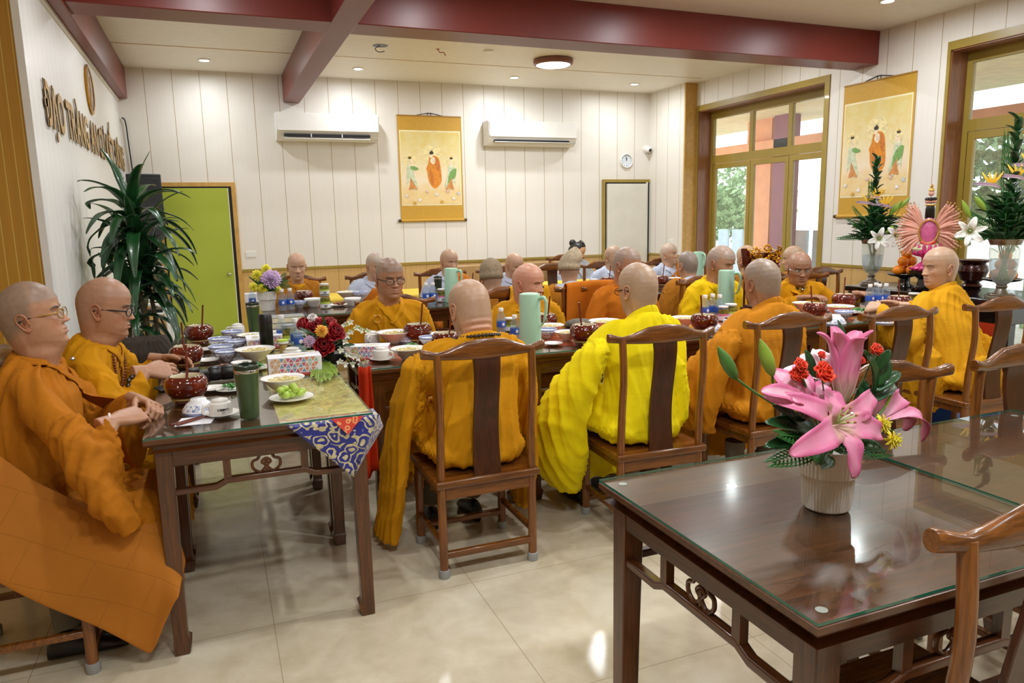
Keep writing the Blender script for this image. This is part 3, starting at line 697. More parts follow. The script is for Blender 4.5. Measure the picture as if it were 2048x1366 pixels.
# tan upholstered chairs along the back wall
M['tan'] = plain('tan vinyl', 'b08d5e', .35, 0, .08, 12)
def tan_chair():
    r = empty('padded_chair', (0, 0, 0), 0, 'tan padded chair against the back wall', 'chair', 'tan padded chairs at the back wall')
    MB().box((-.22, -.03, .5), (.22, .03, .93)).build('backrest', M['tan'], r, bevel=.02, seg=3)
    MB().box((-.22, -.45, .42), (.22, 0, .48)).build('seat', M['tan'], r, bevel=.02, seg=3)
    for x in (-.2, .2):
        for y in (-.42, .02): MB().tube([(x, y, 0), (x, y, .44)], .012, 8).build('leg', M['black'], r)
    return r
tc = tan_chair(); tc.location = (2.95, 8.9, 0); tc['label'] = 'tan padded chair at the back wall, left of the gap'
for x, lb in ((3.45, 'tan padded chair at the back wall behind the dark beige hat'), (3.93, 'tan padded chair at the back wall behind the lowered head'), (4.42, 'rightmost tan padded chair at the back wall')): dup(tc, (x, 8.9, 0), 0, lb)
# ------------------------------------------------------------ people: shared builders
def attr_mat(name, rough=.5, sss=0, bump=0):
    t = NT(name); a = t.new('ShaderNodeAttribute'); a.attribute_name = 'col'; v = t.coord()
    c = t.mix(.07, a.outputs['Color'], t.ramp(t.noise(v, 55, 4), [(.3, (.35, .12, .06, 1)), (.7, (.95, .7, .5, 1))]), 'MIX') if sss else a.outputs['Color']
    t.color(c).set(Roughness=rough)
    if sss:
        t.b.inputs['Subsurface Weight'].default_value = sss; t.b.inputs['Subsurface Radius'].default_value = (.012, .005, .003); t.b.inputs['Subsurface Scale'].default_value = .5
    if bump: t.bump(t.noise(v, bump, 2), .15, .001)
    return t.m
M['skin'] = attr_mat('skin', .42, .12, 420)
def cloth(name, col, rough=.85, seams=0, sheen=.25, grid=.14, rot=.5):
    t = NT(name); c = srgb(col); v = t.coord(); n1 = t.noise(v, 3.2, 4, .6)
    dk = tuple(q*.84 for q in c[:3])+(1,); lt = tuple(min(1, q*1.06) for q in c[:3])+(1,)
    t.color(t.ramp(n1, [(.3, dk), (.65, lt)])).set(Roughness=rough); t.b.inputs['Sheen Weight'].default_value = sheen; t.b.inputs['Sheen Roughness'].default_value = .5
    t.b.inputs['Sheen Tint'].default_value = c; t.b.inputs['Specular IOR Level'].default_value = .2
    v2 = t.coord('Object', (1, 1, 1), (0, .1, rot)); h = t.math('MULTIPLY', t.noise(v2, 34, 3, .6, .8), .6)
    h = t.math('ADD', h, t.math('MULTIPLY', t.noise(v, 420, 1), .12))
    if seams:
        br = t.new('ShaderNodeTexBrick'); br.inputs['Scale'].default_value = 1; br.inputs['Mortar Size'].default_value = .0016; br.inputs['Brick Width'].default_value = grid*1.6; br.inputs['Row Height'].default_value = grid; br.inputs['Mortar Smooth'].default_value = .6
        v3 = t.coord('Object', (1, 1, 1), (PI/2, seams, 0)); t.link(v3, br.inputs['Vector'])
        h = t.math('SUBTRACT', h, t.math('MULTIPLY', br.outputs['Fac'], .4))
    t.bump(h, .5, .004); return t.m
def sstep(a, b, x):
    t_ = np.clip((x-a)/(b-a), 0, 1); return t_*t_*(3-2*t_)
def gs(x, c, s_): return np.exp(-((x-c)/s_)**2)
Zk = np.array([-.115, -.06, -.03, -.017, -.004, .008, .03, .05, .075, .1, .12, .14, .165, .19, .21, .225, .233, .2365])
Fk = np.array([.046, .046, .050, .058, .073, .083, .0865, .0865, .0885, .0875, .087, .091, .092, .082, .065, .043, .022, .0])
Bk = np.array([.080, .073, .070, .070, .071, .073, .078, .085, .094, .101, .105, .105, .100, .086, .068, .044, .022, .0])
Ak = np.array([.062, .058, .057, .057, .058, .061, .0655, .0695, .074, .0765, .077, .0775, .0755, .068, .0545, .036, .018, .0])
def make_head(tone=(.62, .36, .22), stub=(.36, .28, .21), stubw=.55, fat=0., nA=88, nZ=84, eyes='closed', brow=(.06, .045, .04), age=0, fold=0):
    "head and neck, chin at z = 0, facing +y; returns an MB with colours"
    t_ = np.linspace(0, 2*PI, nA, endpoint=False); ph = t_-.42*np.sin(t_)
    zz = np.concatenate([np.linspace(-.115, -.03, int(nZ*.12), endpoint=False), np.linspace(-.03, .155, int(nZ*.62), endpoint=False), .155+.0815*np.sin(np.linspace(0, PI/2, nZ-int(nZ*.12)-int(nZ*.62)))])
    nz_ = len(zz); PH, Z = np.meshgrid(ph, zz)
    wj = 1-sstep(.03, .1, Z); side = np.sin(PH)**2*(np.cos(PH) > -.3)
    lift = (.034-.012*fat)*side*wj*sstep(-.06, -.02, Z)
    ze = Z-lift
    f, b, a = (np.interp(ze, Zk, q) for q in (Fk, Bk, Ak))
    low = gs(Z, .03, .045); a = a*(1+.13*fat*low+.05*fat); f = f*(1+.03*fat*low)
    under = gs(Z, -.02, .025); f = f+fat*.014*under; a = a+fat*.008*under
    b = b+fat*.006*gs(Z, .02, .05)
    c_, s_ = np.cos(PH), np.sin(PH)
    X = a*np.sign(s_)*np.abs(s_)**.92; Y = np.where(c_ > 0, f*np.abs(c_)**.88, -b*np.abs(c_)**.92)
    if fold: Y = Y-.0035*fold*(np.sin(Z*230)*gs(Z, .01, .035))*sstep(.2, .8, -c_)
    fr = sstep(0., .35, c_)
    ax = np.abs(X)
    d = np.zeros_like(X)
    zn = np.clip((.122-Z)/.042, 0, 1)
    nose = (.005+.019*zn**1.3)*sstep(.068, .078, Z)*(1-sstep(.112, .138, Z))*gs(X, 0, .0065+.0065*zn)
    d += nose+.009*gs(ax, .0135, .006)*gs(Z, .078, .0065)
    d += -.0085*gs(ax, .031, .016)*gs(Z, .115, .0105)-.004*gs(ax, .012, .007)*gs(Z, .117, .012)
    d += .0052*gs(ax, .032, .0125)*gs(Z, .1105, .0075)
    d += .0035*gs(ax, .028, .02)*gs(Z, .133, .007)
    d += .004*gs(ax, .05, .015)*gs(Z, .09, .014)
    d += .0065*gs(X, 0, .022)*gs(Z, .046, .013)
    d += .0045*gs(X, 0, .016)*gs(Z, .0535, .0042)+.0055*gs(X, 0, .014)*gs(Z, .0405, .0045)-.0055*gs(X, 0, .022)*gs(Z, .047, .0022)
    d += -.0035*gs(X, 0, .018)*gs(Z, .030, .005)+.005*gs(X, 0, .018)*gs(Z, .012, .011)
    d += -.002*(.6+age)*gs(ax-(.024+(.075-Z)*.35), 0, .004)*sstep(.035, .05, Z)*(1-sstep(.07, .085, Z))
    d += .004*fat*gs(ax, .042, .02)*gs(Z, .05, .02)-.003*age*gs(ax, .05, .012)*gs(Z, .05, .02)
    if age: d += -.0008*age*np.sin(Z*620)*gs(Z, .158, .014)*gs(X, 0, .035)-.0012*age*gs(ax, .033, .012)*gs(Z, .098, .003)
    Y = Y+d*fr
    # colours
    colr = np.ones(X.shape+(3,))*np.array(tone)
    hair = sstep(.150, .172, Z)*sstep(-.2, .6, c_) + sstep(.02, .06, Z-.035*sstep(-.9, -.2, c_))*(1-sstep(-.25, .1, c_))
    hair = np.clip(hair + sstep(.085, .15, Z)*(1-sstep(.05, .3, c_)), 0, 1)
    def mixc(cc, w): colr[:] = colr*(1-w[..., None])+np.array(cc)*w[..., None]
    mixc(stub, hair*stubw)
    red = (tone[0]*1.12, tone[1]*.78, tone[2]*.72)
    mixc(red, .45*np.clip(gs(ax, .048, .018)*gs(Z, .075, .02)*fr+gs(X, 0, .014)*gs(Z, .08, .012)*fr, 0, 1))
    mixc((tone[0]*.8, tone[1]*.5, tone[2]*.5), .75*sstep(.25, .8, np.clip(gs(X, 0, .021)*(gs(Z, .053, .0048)+gs(Z, .0405, .0055)), 0, 1))*fr)
    mixc((tone[0]*.7, tone[1]*.6, tone[2]*.55), .35*gs(ax, .033, .017)*gs(Z, .12, .008)*fr)
    if fold: mixc(red, .5*gs(Z, .015, .025)*sstep(.2, .8, -c_))
    mb = MB(); n = nA
    vs = np.stack([X, Y, Z], -1).reshape(-1, 3); cs = colr.reshape(-1, 3)
    mb.v = [tuple(q) for q in vs.tolist()]; mb.col = [tuple(q) for q in cs.tolist()]
    for k in range(nz_-1):
        for i in range(n):
            j = (i+1) % n; mb.f.append((k*n+i, k*n+j, (k+1)*n+j, (k+1)*n+i)); mb.m.append(0)
    bv = BVHTree.FromPolygons([Vector(q) for q in mb.v], mb.f)
    def S(x, z, o=0.):
        h = bv.ray_cast(Vector((x, .3, z)), Vector((0, -1, 0)))[0]; return Vector((x, (h.y if h else .08)+o, z))
    for s in (-1, 1):
        mb.c = brow
        br = [(.012, .1275), (.022, .1325), (.034, .1345), (.045, .1325), (.052, .128)]
        mb.tube(spline([S(x*s, z, .0002) for x, z in br], 3), [.0018+.0013*math.sin(PI*min(1, (k+1)/13)) for k in range(13)], 6)
        if eyes == 'closed':
            mb.tube(spline([S(x*s, z, .0) for x, z in ((.0175, .1095), (.026, .1065), (.036, .106), (.0455, .109))], 3), [.0008]+[.0012]*8+[.0007], 5)
            mb.c = (tone[0]*.72, tone[1]*.6, tone[2]*.55)
            mb.tube(spline([S(x*s, z, -.0004) for x, z in ((.018, .114), (.03, .118), (.044, .1145))], 3), .0009, 5)
        else:
            e = S(.0315*s, .1105); mb.c = (.75, .72, .68); mb.ball(e+Vector((0, -.0012, 0)), (.0125, .004, .0042), 12)
            mb.c = (.02, .012, .01); mb.ball(e+Vector((0, .0008, .0003)), (.0046, .003, .0042), 10)
            mb.tube(spline([S(x*s, z, .0022) for x, z in ((.0175, .1115), (.026, .1155), (.037, .1155), (.0455, .111))], 3), .0012, 5)
            mb.tube(spline([S(x*s, z, .001) for x, z in ((.0185, .1085), (.03, .1058), (.0445, .109))], 3), .0007, 5)
        mb.c = (.09, .035, .025); mb.ball(S(.0085*s, .0745, -.001), (.0035, .0025, .0022), 6)
        # ear
        mb.c = (tone[0]*1.02, tone[1]*.84, tone[2]*.78); x0 = .0745*(1+.06*fat)
        E = TR(x0*s, -.008, .1, 0, 0, 0) @ Euler((.12, 0, -.42*s)).to_matrix().to_4x4()
        rim = [(.0, .013, -.012), (.004, .0165, .004), (.007, .013, .021), (.009, .0, .0305), (.010, -.0145, .024), (.0095, -.0185, .006), (.007, -.012, -.012), (.004, -.003, -.026), (.003, .006, -.032), (.001, .0105, -.024)]
        mb.tube(spline([(a_*s, b_, c2) for a_, b_, c2 in rim], 3), [.0034+.0012*(k > 19) for k in range(28)], 8, E)
        mb.ball((.001*s, -.001, .0), (.0055, .0145, .026), 12, E); mb.ball((.0025*s, .003, -.028), (.0045, .008, .0095), 10, E)
        mb.c = (tone[0]*.5, tone[1]*.3, tone[2]*.28); mb.ball((.0055*s, .004, .002), (.0022, .006, .012), 8, E)
    mb.c = (tone[0]*.42, tone[1]*.2, tone[2]*.18)
    mb.tube(spline([S(x, z, -.0006) for x, z in ((-.022, .0462), (-.011, .0475), (0, .0467), (.011, .0475), (.022, .0462))], 3), [.0005]+[.0009]*11+[.0005], 5)
    mb.c = None
    return mb, S
def bend_head(mb, yaw=0, pitch=0, roll=0, M0=None, s=1):
    "turn the head on its neck, then place it"
    V = np.array(mb.v); wv = sstep(-.085, .0, V[:, 2])[:, None]; piv = np.array([0, -.01, -.02])
    R = np.array(Euler((-pitch, roll, yaw)).to_matrix()); V2 = (V-piv)@R.T+piv
    V = V*(1-wv)+V2*wv
    Mx = np.array(M0 @ Matrix.Scale(s, 4)); V = V@Mx[:3, :3].T+Mx[:3, 3]
    mb.v = [tuple(q) for q in V.tolist()]
    return lambda p: M0 @ Matrix.Scale(s, 4) @ Vector(((Vector(p)-Vector(piv))*1)[:] if False else tuple((np.array(p)-piv)@R.T+piv))
def vox(mb, size, smooth=4, fac=.5, adapt=0.):
    me = mb.mesh('tmp', [], False); o = bpy.data.objects.new('tmp', me); COL.objects.link(o)
    r = o.modifiers.new('r', 'REMESH'); r.mode = 'VOXEL'; r.voxel_size = size; r.adaptivity = adapt
    if smooth: q = o.modifiers.new('s', 'SMOOTH'); q.iterations = smooth; q.factor = fac
    dg = bpy.context.evaluated_depsgraph_get(); dg.update(); m2 = bpy.data.meshes.new_from_object(o.evaluated_get(dg))
    bpy.data.objects.remove(o); bpy.data.meshes.remove(me); return m2
def hand(mb, M0, curl=.5, spread=.06, thumb=.5, side=1, pinch=0, s=1.0):
    "wrist at origin, fingers along +y, back of hand +z, thumb on +x*side"
    Mx = M0 @ Matrix.Scale(s, 4) @ Matrix.Diagonal((side, 1, 1, 1))
    def ell(y, w_, h, z, x=0, n=14):
        return [(x+w_*math.copysign(abs(math.cos(2*PI*k/n))**.75, math.cos(2*PI*k/n)), y, z+h*math.copysign(abs(math.sin(2*PI*k/n))**.8, math.sin(2*PI*k/n))) for k in range(n)]
    mb.loft([ell(-.06, .027, .021, .0), ell(-.02, .0265, .0195, 0), ell(.0, .027, .018, 0), ell(.02, .034, .0185, -.002, .002), ell(.05, .041, .016, -.003, .001), ell(.08, .042, .0125, -.002), ell(.094, .037, .009, -.002)], Mx)
    mb.ball((.026, .03, -.010), (.017, .028, .014), 12, Mx)
    for k, (x, L, r) in enumerate(((.030, .070, .0092), (.0105, .078, .0094), (-.0095, .073, .009), (-.0285, .058, .0080))):
        p = Vector((x, .086, -.002)); a = 0; ax = spread*(1.5-k)*.9; pts = [p-Vector((0, .02, 0)), p.copy()]; rr = [r*1.05, r*1.08]
        for seg, (fl, ca) in enumerate(((.46, .75), (.30, 1.0), (.24, .7))):
            a += ca*curl*(1+.12*k); d = Vector((math.sin(ax), math.cos(a)*math.cos(ax), -math.sin(a)))
            for h in (.5, 1): pts.append(p+d*L*fl*h); rr.append(r*(1.02 if h == 1 and seg < 2 else .93-.04*seg))
            p = p+d*L*fl
        rr[-1] *= .8; pts.append(p+d*.004); rr.append(r*.45)
        mb.tube(pts, rr, 10, Mx)
    p = Vector((.030, .022, -.006)); d = Vector((.62, .70, -.35+.1)).normalized(); ax = Vector((-.35, .25, -.9)); pts = [p-d*.015, p.copy()]; rr = [.014, .013]
    for fl, r in ((.036, .0115), (.030, .0105), (.024, .009)):
        tgt = Vector((-.15, .85, -.5)); d = d.lerp(tgt, thumb*.45).normalized()
        pts += [p+d*fl*.5, p+d*fl]; rr += [r*.97, r]; p = p+d*fl
    rr[-1] = .0075; pts.append(p+d*.003); rr.append(.004)
    mb.tube(pts, rr, 10, Mx)
def hmat(p, fwd, back):
    "hand matrix from wrist point, finger direction and back-of-hand direction"
    y = Vector(fwd).normalized(); z = Vector(back); z = (z-y*z.dot(y)).normalized(); x = y.cross(z)
    return Matrix(((x.x, y.x, z.x, p[0]), (x.y, y.y, z.y, p[1]), (x.z, y.z, z.z, p[2]), (0, 0, 0, 1)))
def ering(cx, cy, cz, hx, hy, n=24, p=.85, tilt=0):
    out = []
    for k in range(n):
        a = 2*PI*k/n; c, s = math.cos(a), math.sin(a)
        x = hx*math.copysign(abs(c)**p, c); y = hy*math.copysign(abs(s)**p, s)
        out.append((cx+x, cy+y, cz+tilt*y))
    return out
_fr = np.random.RandomState(5)
def folds(V, N, amp, seed=0, spine=None, wl=.085):
    "cloth relief: long ridges that run down the body, hang straight on loose drapes and sag across the back"
    R = np.random.RandomState(seed)
    x, y, z = V[:, 0], V[:, 1], V[:, 2]; rp = lambda: R.rand()*6.28
    tz = np.clip((z-.44)/.56, 0, 1)**1.2; sx_, sy_ = spine if spine else (0, 0); th = np.arctan2(x-sx_*tz, y+.005-sy_*tz); side = sstep(.19, .27, np.abs(x))
    hcoord = th*.19*(1-side)+(y*1.0+np.abs(x)*.45)*side
    w1 = .55*np.sin(z*7+th*1.1+rp())+.35*np.sin(z*13-th*2+rp())+.25*np.sin(x*19+y*17+rp())
    out = np.zeros(len(V))
    for k, (wv, am) in enumerate(((.17, 1.1), (.11, .75), (.075, .3))):
        q = np.sin((hcoord+z*R.uniform(-.28, .28))*(2*PI/wv)+w1*(1.0+.3*k)+rp())
        env = .2+.8*np.clip(np.sin(z*R.uniform(2, 4.5)+hcoord*R.uniform(4, 9)+rp())*.5+.5, 0, 1)**1.3
        out += (1-2*np.abs(q)**.7)*am*env
    for sg in ((-1,) if R.rand() < .5 else (1,)):
        for wv, am in ((.26, .9), (.13, .45)):
            q = np.sin((z*.85+sg*x*.75+y*.35)*(2*PI/wv)+w1*1.1+rp()); m = sstep(-.2, .9, np.sin(x*4*sg+z*3+rp()))
            out += (1-2*np.abs(q)**.7)*am*m*(1-.6*side)
    return out*amp*(.5+.1*side)
def person(label, head, face=0, hyaw=0, hpitch=.15, hs=1.0, robe='amber', tone=(.56, .31, .18), stubw=.55, stub=(.27, .20, .145), fat=0., age=0, eyes='closed', voxel=.012, wide=1.0,
           arms=None, hands=(None, None), extra=(), collar=.035, lean=None, res=1.0, seed=1, inner=None, kasaya=None, foldamp=.012, lapf=1.0, sleeve=.13, deep=1.0, group=None, nofeet=False, neckfold=0, hroll=0, skirt=True, vcut=.93, vskirt=.14, handcurl=(.5, .5), nosleeve=False, thumbs=(.5, .5), cat='person', hip=None, brow=(.05, .04, .035), world=False, shoes=True, shoey=0.):
    """head = (x, y, z) of the top of the head in the room, face = direction of the body (0 looks to +y)"""
    ca, sa = math.cos(face), math.sin(face)
    lean = .06 if lean is None else lean
    hx, hy, hz = head
    ox, oy = (hx+sa*lean, hy-ca*lean) if hip is None else hip
    inv = Matrix.Rotation(-face, 4, 'Z') @ Matrix.Translation((-ox, -oy, 0))
    if world:
        arms = [tuple(tuple(inv @ Vector(q)) for q in a_) for a_ in arms] if arms else None
        iR = Matrix.Rotation(-face, 3, 'Z'); hands = tuple((iR @ Vector(h_[0]), iR @ Vector(h_[1])) if h_ else None for h_ in hands)
        extra = [[(*(inv @ Vector(e_[:3])), e_[3], e_[4]) for e_ in ex] for ex in extra]
    hl = inv @ Vector((hx, hy, hz))                     # head top in the body frame
    H = .2365*hs; k = (hz-.44)/(1.285-.44)              # torso stretch
    Z = lambda z: .44+(z-.44)*k
    chin = hl.z-H*math.cos(abs(hpitch)*.6)*.99
    # --- head
    nA, nZ = int(88*res), int(84*res)
    hm, S = make_head(tone, stub, stubw, fat, nA, nZ, eyes, brow, age, neckfold)
    M0 = Matrix.Translation((hl.x, hl.y-.012+.0, chin)); F = bend_head(hm, hyaw, hpitch, hroll, M0, hs)
    # --- body under the clothes, arms and hands
    ny = hl.y-.02; nx = hl.x
    sh = [(nx*.85-.15*wide, ny*.9, Z(.955)), (nx*.85+.15*wide, ny*.9, Z(.955))]
    if arms is None: arms = [((-.235*wide, .03, Z(.70)), (-.06, .24, .62)), ((.235*wide, .03, Z(.70)), (.06, .24, .62))]
    bd = MB()
    bd.loft([ering(0, 0, .45, .13, .09, 16), ering(nx*.3, ny*.3, Z(.62), .12, .085, 16), ering(nx*.7, ny*.75, Z(.82), .14, .09, 16), ering(nx*.85, ny*.9, Z(.93), .12, .07, 16), ering(nx*.95, ny*.97, Z(.975), .07, .05, 16), ering(nx, ny, Z(1.0), .05, .045, 16)])
    for s, (el, wr) in zip((0, 1), arms):
        sd = -1 if s == 0 else 1
        bd.tube([sh[s], el, wr], [.03, .026, .022], 12)
        bd.tube([(sd*.09, .02, .5), (sd*.12, .40, .5), (sd*.12, .40, .44)], [.075, .055, .05], 12); bd.tube([(sd*.12, .40, .47), (sd*.12, .39, .25), (sd*.12, .37, .1)], [.052, .045, .033], 12)
    big = vox(bd, .02, 2); hb = MB()
    for s, (el, wr) in zip((0, 1), arms):
        hnd = hands[s]; side = 1 if s == 0 else -1
        if hnd is None:
            d = Vector(wr)-Vector(el); d.z *= .3; hnd = (d, (0, .0, 1))
        hand(hb, hmat(wr, hnd[0], hnd[1]), handcurl[s], .05, thumbs[s], side, s=1.02*hs)
        fd = (Vector(wr)-Vector(el)).normalized(); hb.tube([Vector(wr)-fd*.14, Vector(wr)-fd*.07, Vector(wr)-Vector(hnd[0]).normalized()*.01], [.028, .028, .0245], 14)
    hv = vox(hb, .0028 if res >= .9 else .0045, 3, .5)
    for m_ in (big, hv):
        n0 = len(hm.v); co = np.empty(len(m_.vertices)*3); m_.vertices.foreach_get('co', co)
        hm.v += [tuple(q) for q in co.reshape(-1, 3).tolist()]; hm.col += [tuple(tone)]*len(m_.vertices)
        fs = [tuple(i+n0 for i in p.vertices) for p in m_.polygons]; hm.f += fs; hm.m += [0]*len(fs)
    for m_ in (big, hv): bpy.data.meshes.remove(m_)
    root = hm.build('person', M['skin'], recalc=False, sharp=0); root.location = (ox, oy, 0); root.rotation_euler = (0, 0, face)
    tag(root, label, cat, group)
    # --- robe
    rb = MB(); w = wide
    prof = [(.45, .18, .14), (.48, .195, .16), (.58, .175, .15), (.70, .168, .14), (.82, .175, .135), (.90, .18, .122), (.945, .168, .105), (.975, .14, .098), (1.0, .105, .09), (1.018, .084, .08)]
    L = []
    for z, a, d in prof:
        t_ = (z-.44)/.6; L.append(ering(nx*max(0, t_)**1.2, ny*max(0, t_)**1.2-.005*(1-t_), Z(z), a*w if z < .98 else a, d*deep if z < .95 else d, 28, tilt=-.45*float(sstep(.9, 1.0, z))))
    rb.loft(L)
    for s, (el, wr) in zip((0, 1), arms):
        sd = -1 if s == 0 else 1; a = Vector(sh[s]); e = Vector(el); q = Vector(wr); fd = (q-e).normalized(); q = q-fd*.055
        rb.tube(spline([a+Vector((-sd*.07, 0, .012)), a+Vector((sd*.012, 0, -.012)), a.lerp(e, .5)+Vector((sd*.02, 0, 0)), e], 4), [.05, .054, .057, .06, .063, .066, .068, .07, .071, .071, .071, .071, .07], 18)
        if not nosleeve:
            rings = []
            for i in range(7):
                t_ = i/6; p = e.lerp(q, t_); dr = sleeve*(.25+.75*t_); hh = .06+dr/2
                sx = Vector((-fd.y, fd.x, 0)).normalized(); rr = []
                for j in range(18):
                    an = 2*PI*j/18; rr.append(tuple(p+sx*(.056*math.cos(an))+Vector((0, 0, hh*math.sin(an)-dr/2))))
                rings.append(rr)
            rb.loft(rings); rb.ball(tuple(e), (.07, .07, .075), 14)
    if skirt:
        yk = .43*lapf; rings = []
        for (y, hw, hz_, zc) in ((-.14, .13, .04, .495), (-.08, .2, .06, .51), (.1, .225, .075, .522), (.3, .225, .072, .52), (yk-.03, .21, .07, .51), (yk+.04, .18, .045, .495)):
            rings.append([(hw*w*math.copysign(abs(math.cos(an))**.8, math.cos(an)), y, zc+hz_*math.sin(an)) for an in [2*PI*j/20 for j in range(20)]])
        rb.loft(rings)
        rb.loft([ering(0, yk-.04, z, hw*w, hd, 22) for z, hw, hd in ((.52, .2, .06), (.42, .215, .085), (.3, .215, .09), (.2, .22, .095), (vskirt, .225, .1))])
    for ex in extra:
        e0 = ex[0]; dn = (ex[1][0]-e0[0])*.4
        rb.loft([ering(e0[0]*.86, e0[1], e0[2]+.055, e0[3]*.3, e0[4]*.35, 20), ering(e0[0]*.95, e0[1], e0[2]+.025, e0[3]*.7, e0[4]*.7, 20)]+[ering(*e_[:3], e_[3], e_[4], 20) for e_ in ex])
    me = vox(rb, voxel, 5, .6); n = len(me.vertices); co = np.empty(n*3); me.vertices.foreach_get('co', co); co = co.reshape(-1, 3)
    nr = np.empty(n*3); me.vertices.foreach_get('normal', nr); nr = nr.reshape(-1, 3)
    keep = sstep(Z(1.06), Z(1.0), co[:, 2])
    co = co+nr*(folds(co, nr, foldamp, seed, (nx, ny))*keep)[:, None]
    me.vertices.foreach_set('co', co.reshape(-1)); me.polygons.foreach_set('use_smooth', [True]*len(me.polygons)); me.materials.append(M[robe]); me.update()
    ro = bpy.data.objects.new('robe', me); COL.objects.link(ro); ro.parent = root
    bv = BVHTree.FromPolygons([Vector(q) for q in co.tolist()], [tuple(p.vertices) for p in me.polygons])
    def snap(p, o=.004):
        h = bv.find_nearest(Vector(p)); return h[0]+h[1]*o
    def proj(x, z, o=.004, back=False):
        h = bv.ray_cast(Vector((x, -1 if back else 1.2, z)), Vector((0, 1 if back else -1, 0)))
        return (h[0]+h[1]*o) if h[0] else Vector((x, 0, z))
    # --- collar: two crossing bands meeting in front
    nkz = chin-.035*hs
    def collar_band(name, mat, hgt, rr=0., low=vcut, cross=1, tail=True):
        for sd in (1, -1):
            top = []
            for i in range(9):
                a_ = PI*i/8*.66; r_ = .066+rr+.004*math.sin(a_); zz_ = chin-.045*hs+hgt*math.cos(a_/2)**2
                top.append(Vector((nx+sd*r_*math.sin(a_), ny-.008-r_*1.12*math.cos(a_), zz_)))
            zv = Z(low); zs = top[-1].z
            es = [(nx+sd*.048, zs*.72+zv*.28), (nx+sd*.026, zs*.4+zv*.6), (nx-sd*.004, zv), (nx-sd*.07, zv-.085), (nx-sd*.14, zv-.19)]
            fr_ = [proj(x_, z_, .006) for x_, z_ in (es if sd > 0 and tail else es[:3]+[(nx-sd*.03, zv-.03)])]
            tl = spline(top+fr_, 3); g = []
            for i, p in enumerate(tl):
                t_ = min(1, i/26); out = Vector((p.x-nx, p.y-ny, 0)); out = out.normalized() if out.length > .01 else Vector((0, 1, 0))
                wdt = max(.034, hgt*1.05*(1-t_)+.03*t_)
                if i <= 24: q = p+out*(.014+.014*t_)+Vector((0, 0, -wdt*(1-.5*t_)))
                else: q = proj(p.x+sd*.028, p.z-.02, .007)
                g.append((p, q))
            mb = MB(); vs = [tuple(v) for pr in g for v in (pr[0], pr[0].lerp(pr[1], .5)+Vector((0, 0, 0)), pr[1])]
            mb.add(vs, [(3*i+j, 3*i+j+1, 3*i+j+4, 3*i+j+3) for i in range(len(g)-1) for j in (0, 1)])
            o = mb.build(name, mat, root, sharp=0); m_ = o.modifiers.new('solid', 'SOLIDIFY'); m_.thickness = .007; m_.offset = 0
            m_ = o.modifiers.new('sub', 'SUBSURF'); m_.levels = 1; m_.render_levels = 1
    if shoes:
        for sd in (-1, 1):
            fy = .43*lapf-.05+shoey
            MB().tube([(sd*.11, fy, .12), (sd*.11, fy, .3)], [.045, .055], 12).build('trouser_leg', M['trouser'], root)
            MB().loft([[(sd*.11+w_*math.cos(2*PI*j/14), y, max(0, h_*.5+h_*.5*math.sin(2*PI*j/14))) for j in range(14)] for y, w_, h_ in ((fy-.07, .02, .05), (fy-.055, .034, .085), (fy, .04, .1), (fy+.08, .044, .07), (fy+.15, .042, .05), (fy+.185, .025, .035))]).build('shoe', M['shoe'], root)
    collar_band('collar', M[robe] if not inner else M[inner], collar)
    root['_'] = 0; del root['_']
    if kasaya:
        kas(root, ro, me, *kasaya)
    return dict(root=root, F=F, S=S, snap=snap, proj=proj, Z=Z, nx=nx, ny=ny, chin=chin, robe=ro, hs=hs, inv=inv)
def kas(root, ro, me, mat, no, off, co_=(0, 0, .95), lower=None):
    "second layer: the robe surface on one side of a plane, lifted"
    bm = bmesh.new(); bm.from_mesh(me)
    bmesh.ops.bisect_plane(bm, geom=bm.verts[:]+bm.edges[:]+bm.faces[:], plane_co=co_, plane_no=no, clear_outer=True)
    bm.normal_update()
    for v in bm.verts: v.co += v.normal*off
    m2 = bpy.data.meshes.new('kasaya'); bm.to_mesh(m2); bm.free(); m2.materials.clear(); m2.materials.append(M[mat])
    o = bpy.data.objects.new('outer_robe', m2); COL.objects.link(o); o.parent = root; s_ = o.modifiers.new('solid', 'SOLIDIFY'); s_.thickness = .008; s_.offset = -1
    return o
def glasses(P, mat, rim=True, lens=True, w=.05, temple=None, k=1.5):
    F, S = P['F'], P['S']; mb = MB(); lb = MB()
    for s in (-1, 1):
        c = S(.033*s, .108, .0); yv = max(c.y+.012, .1)
        pts = [(.033*s+.024*math.cos(a), yv-.012*((abs(.033+s*.024*math.cos(a)*s)-.01)/.05)**2, .1065+.0165*math.copysign(abs(math.sin(a))**.8, math.sin(a))) for a in [2*PI*k/16 for k in range(17)]]
        mb.tube([F(p) for p in pts], .0012*k if rim else .0009, 6)
        lb.add([F(p) for p in pts[:-1]], [tuple(range(16))])
        mb.tube([F(p) for p in ((.057*s, yv-.009, .112), (.074*s, .05, .113), (.0795*s, .0, .112), (.079*s, -.022, .105))], .0018*k, 6)
    mb.tube([F(p) for p in ((-.01, yv, .110), (0, yv+.002, .113), (.01, yv, .110))], .0012, 6)
    g = mb.build('glasses', mat, P['root'])
    if temple:
        tb_ = MB()
        for s in (-1, 1): tb_.tube([F(p) for p in ((.071*s, .052, .113), (.0745*s, .03, .113), (.0805*s, .0, .112), (.08*s, -.024, .104))], .0034, 6)
        tb_.build('temple', temple, g)
    lb.build('lens', M['glass'], g, smooth=False)
    return g
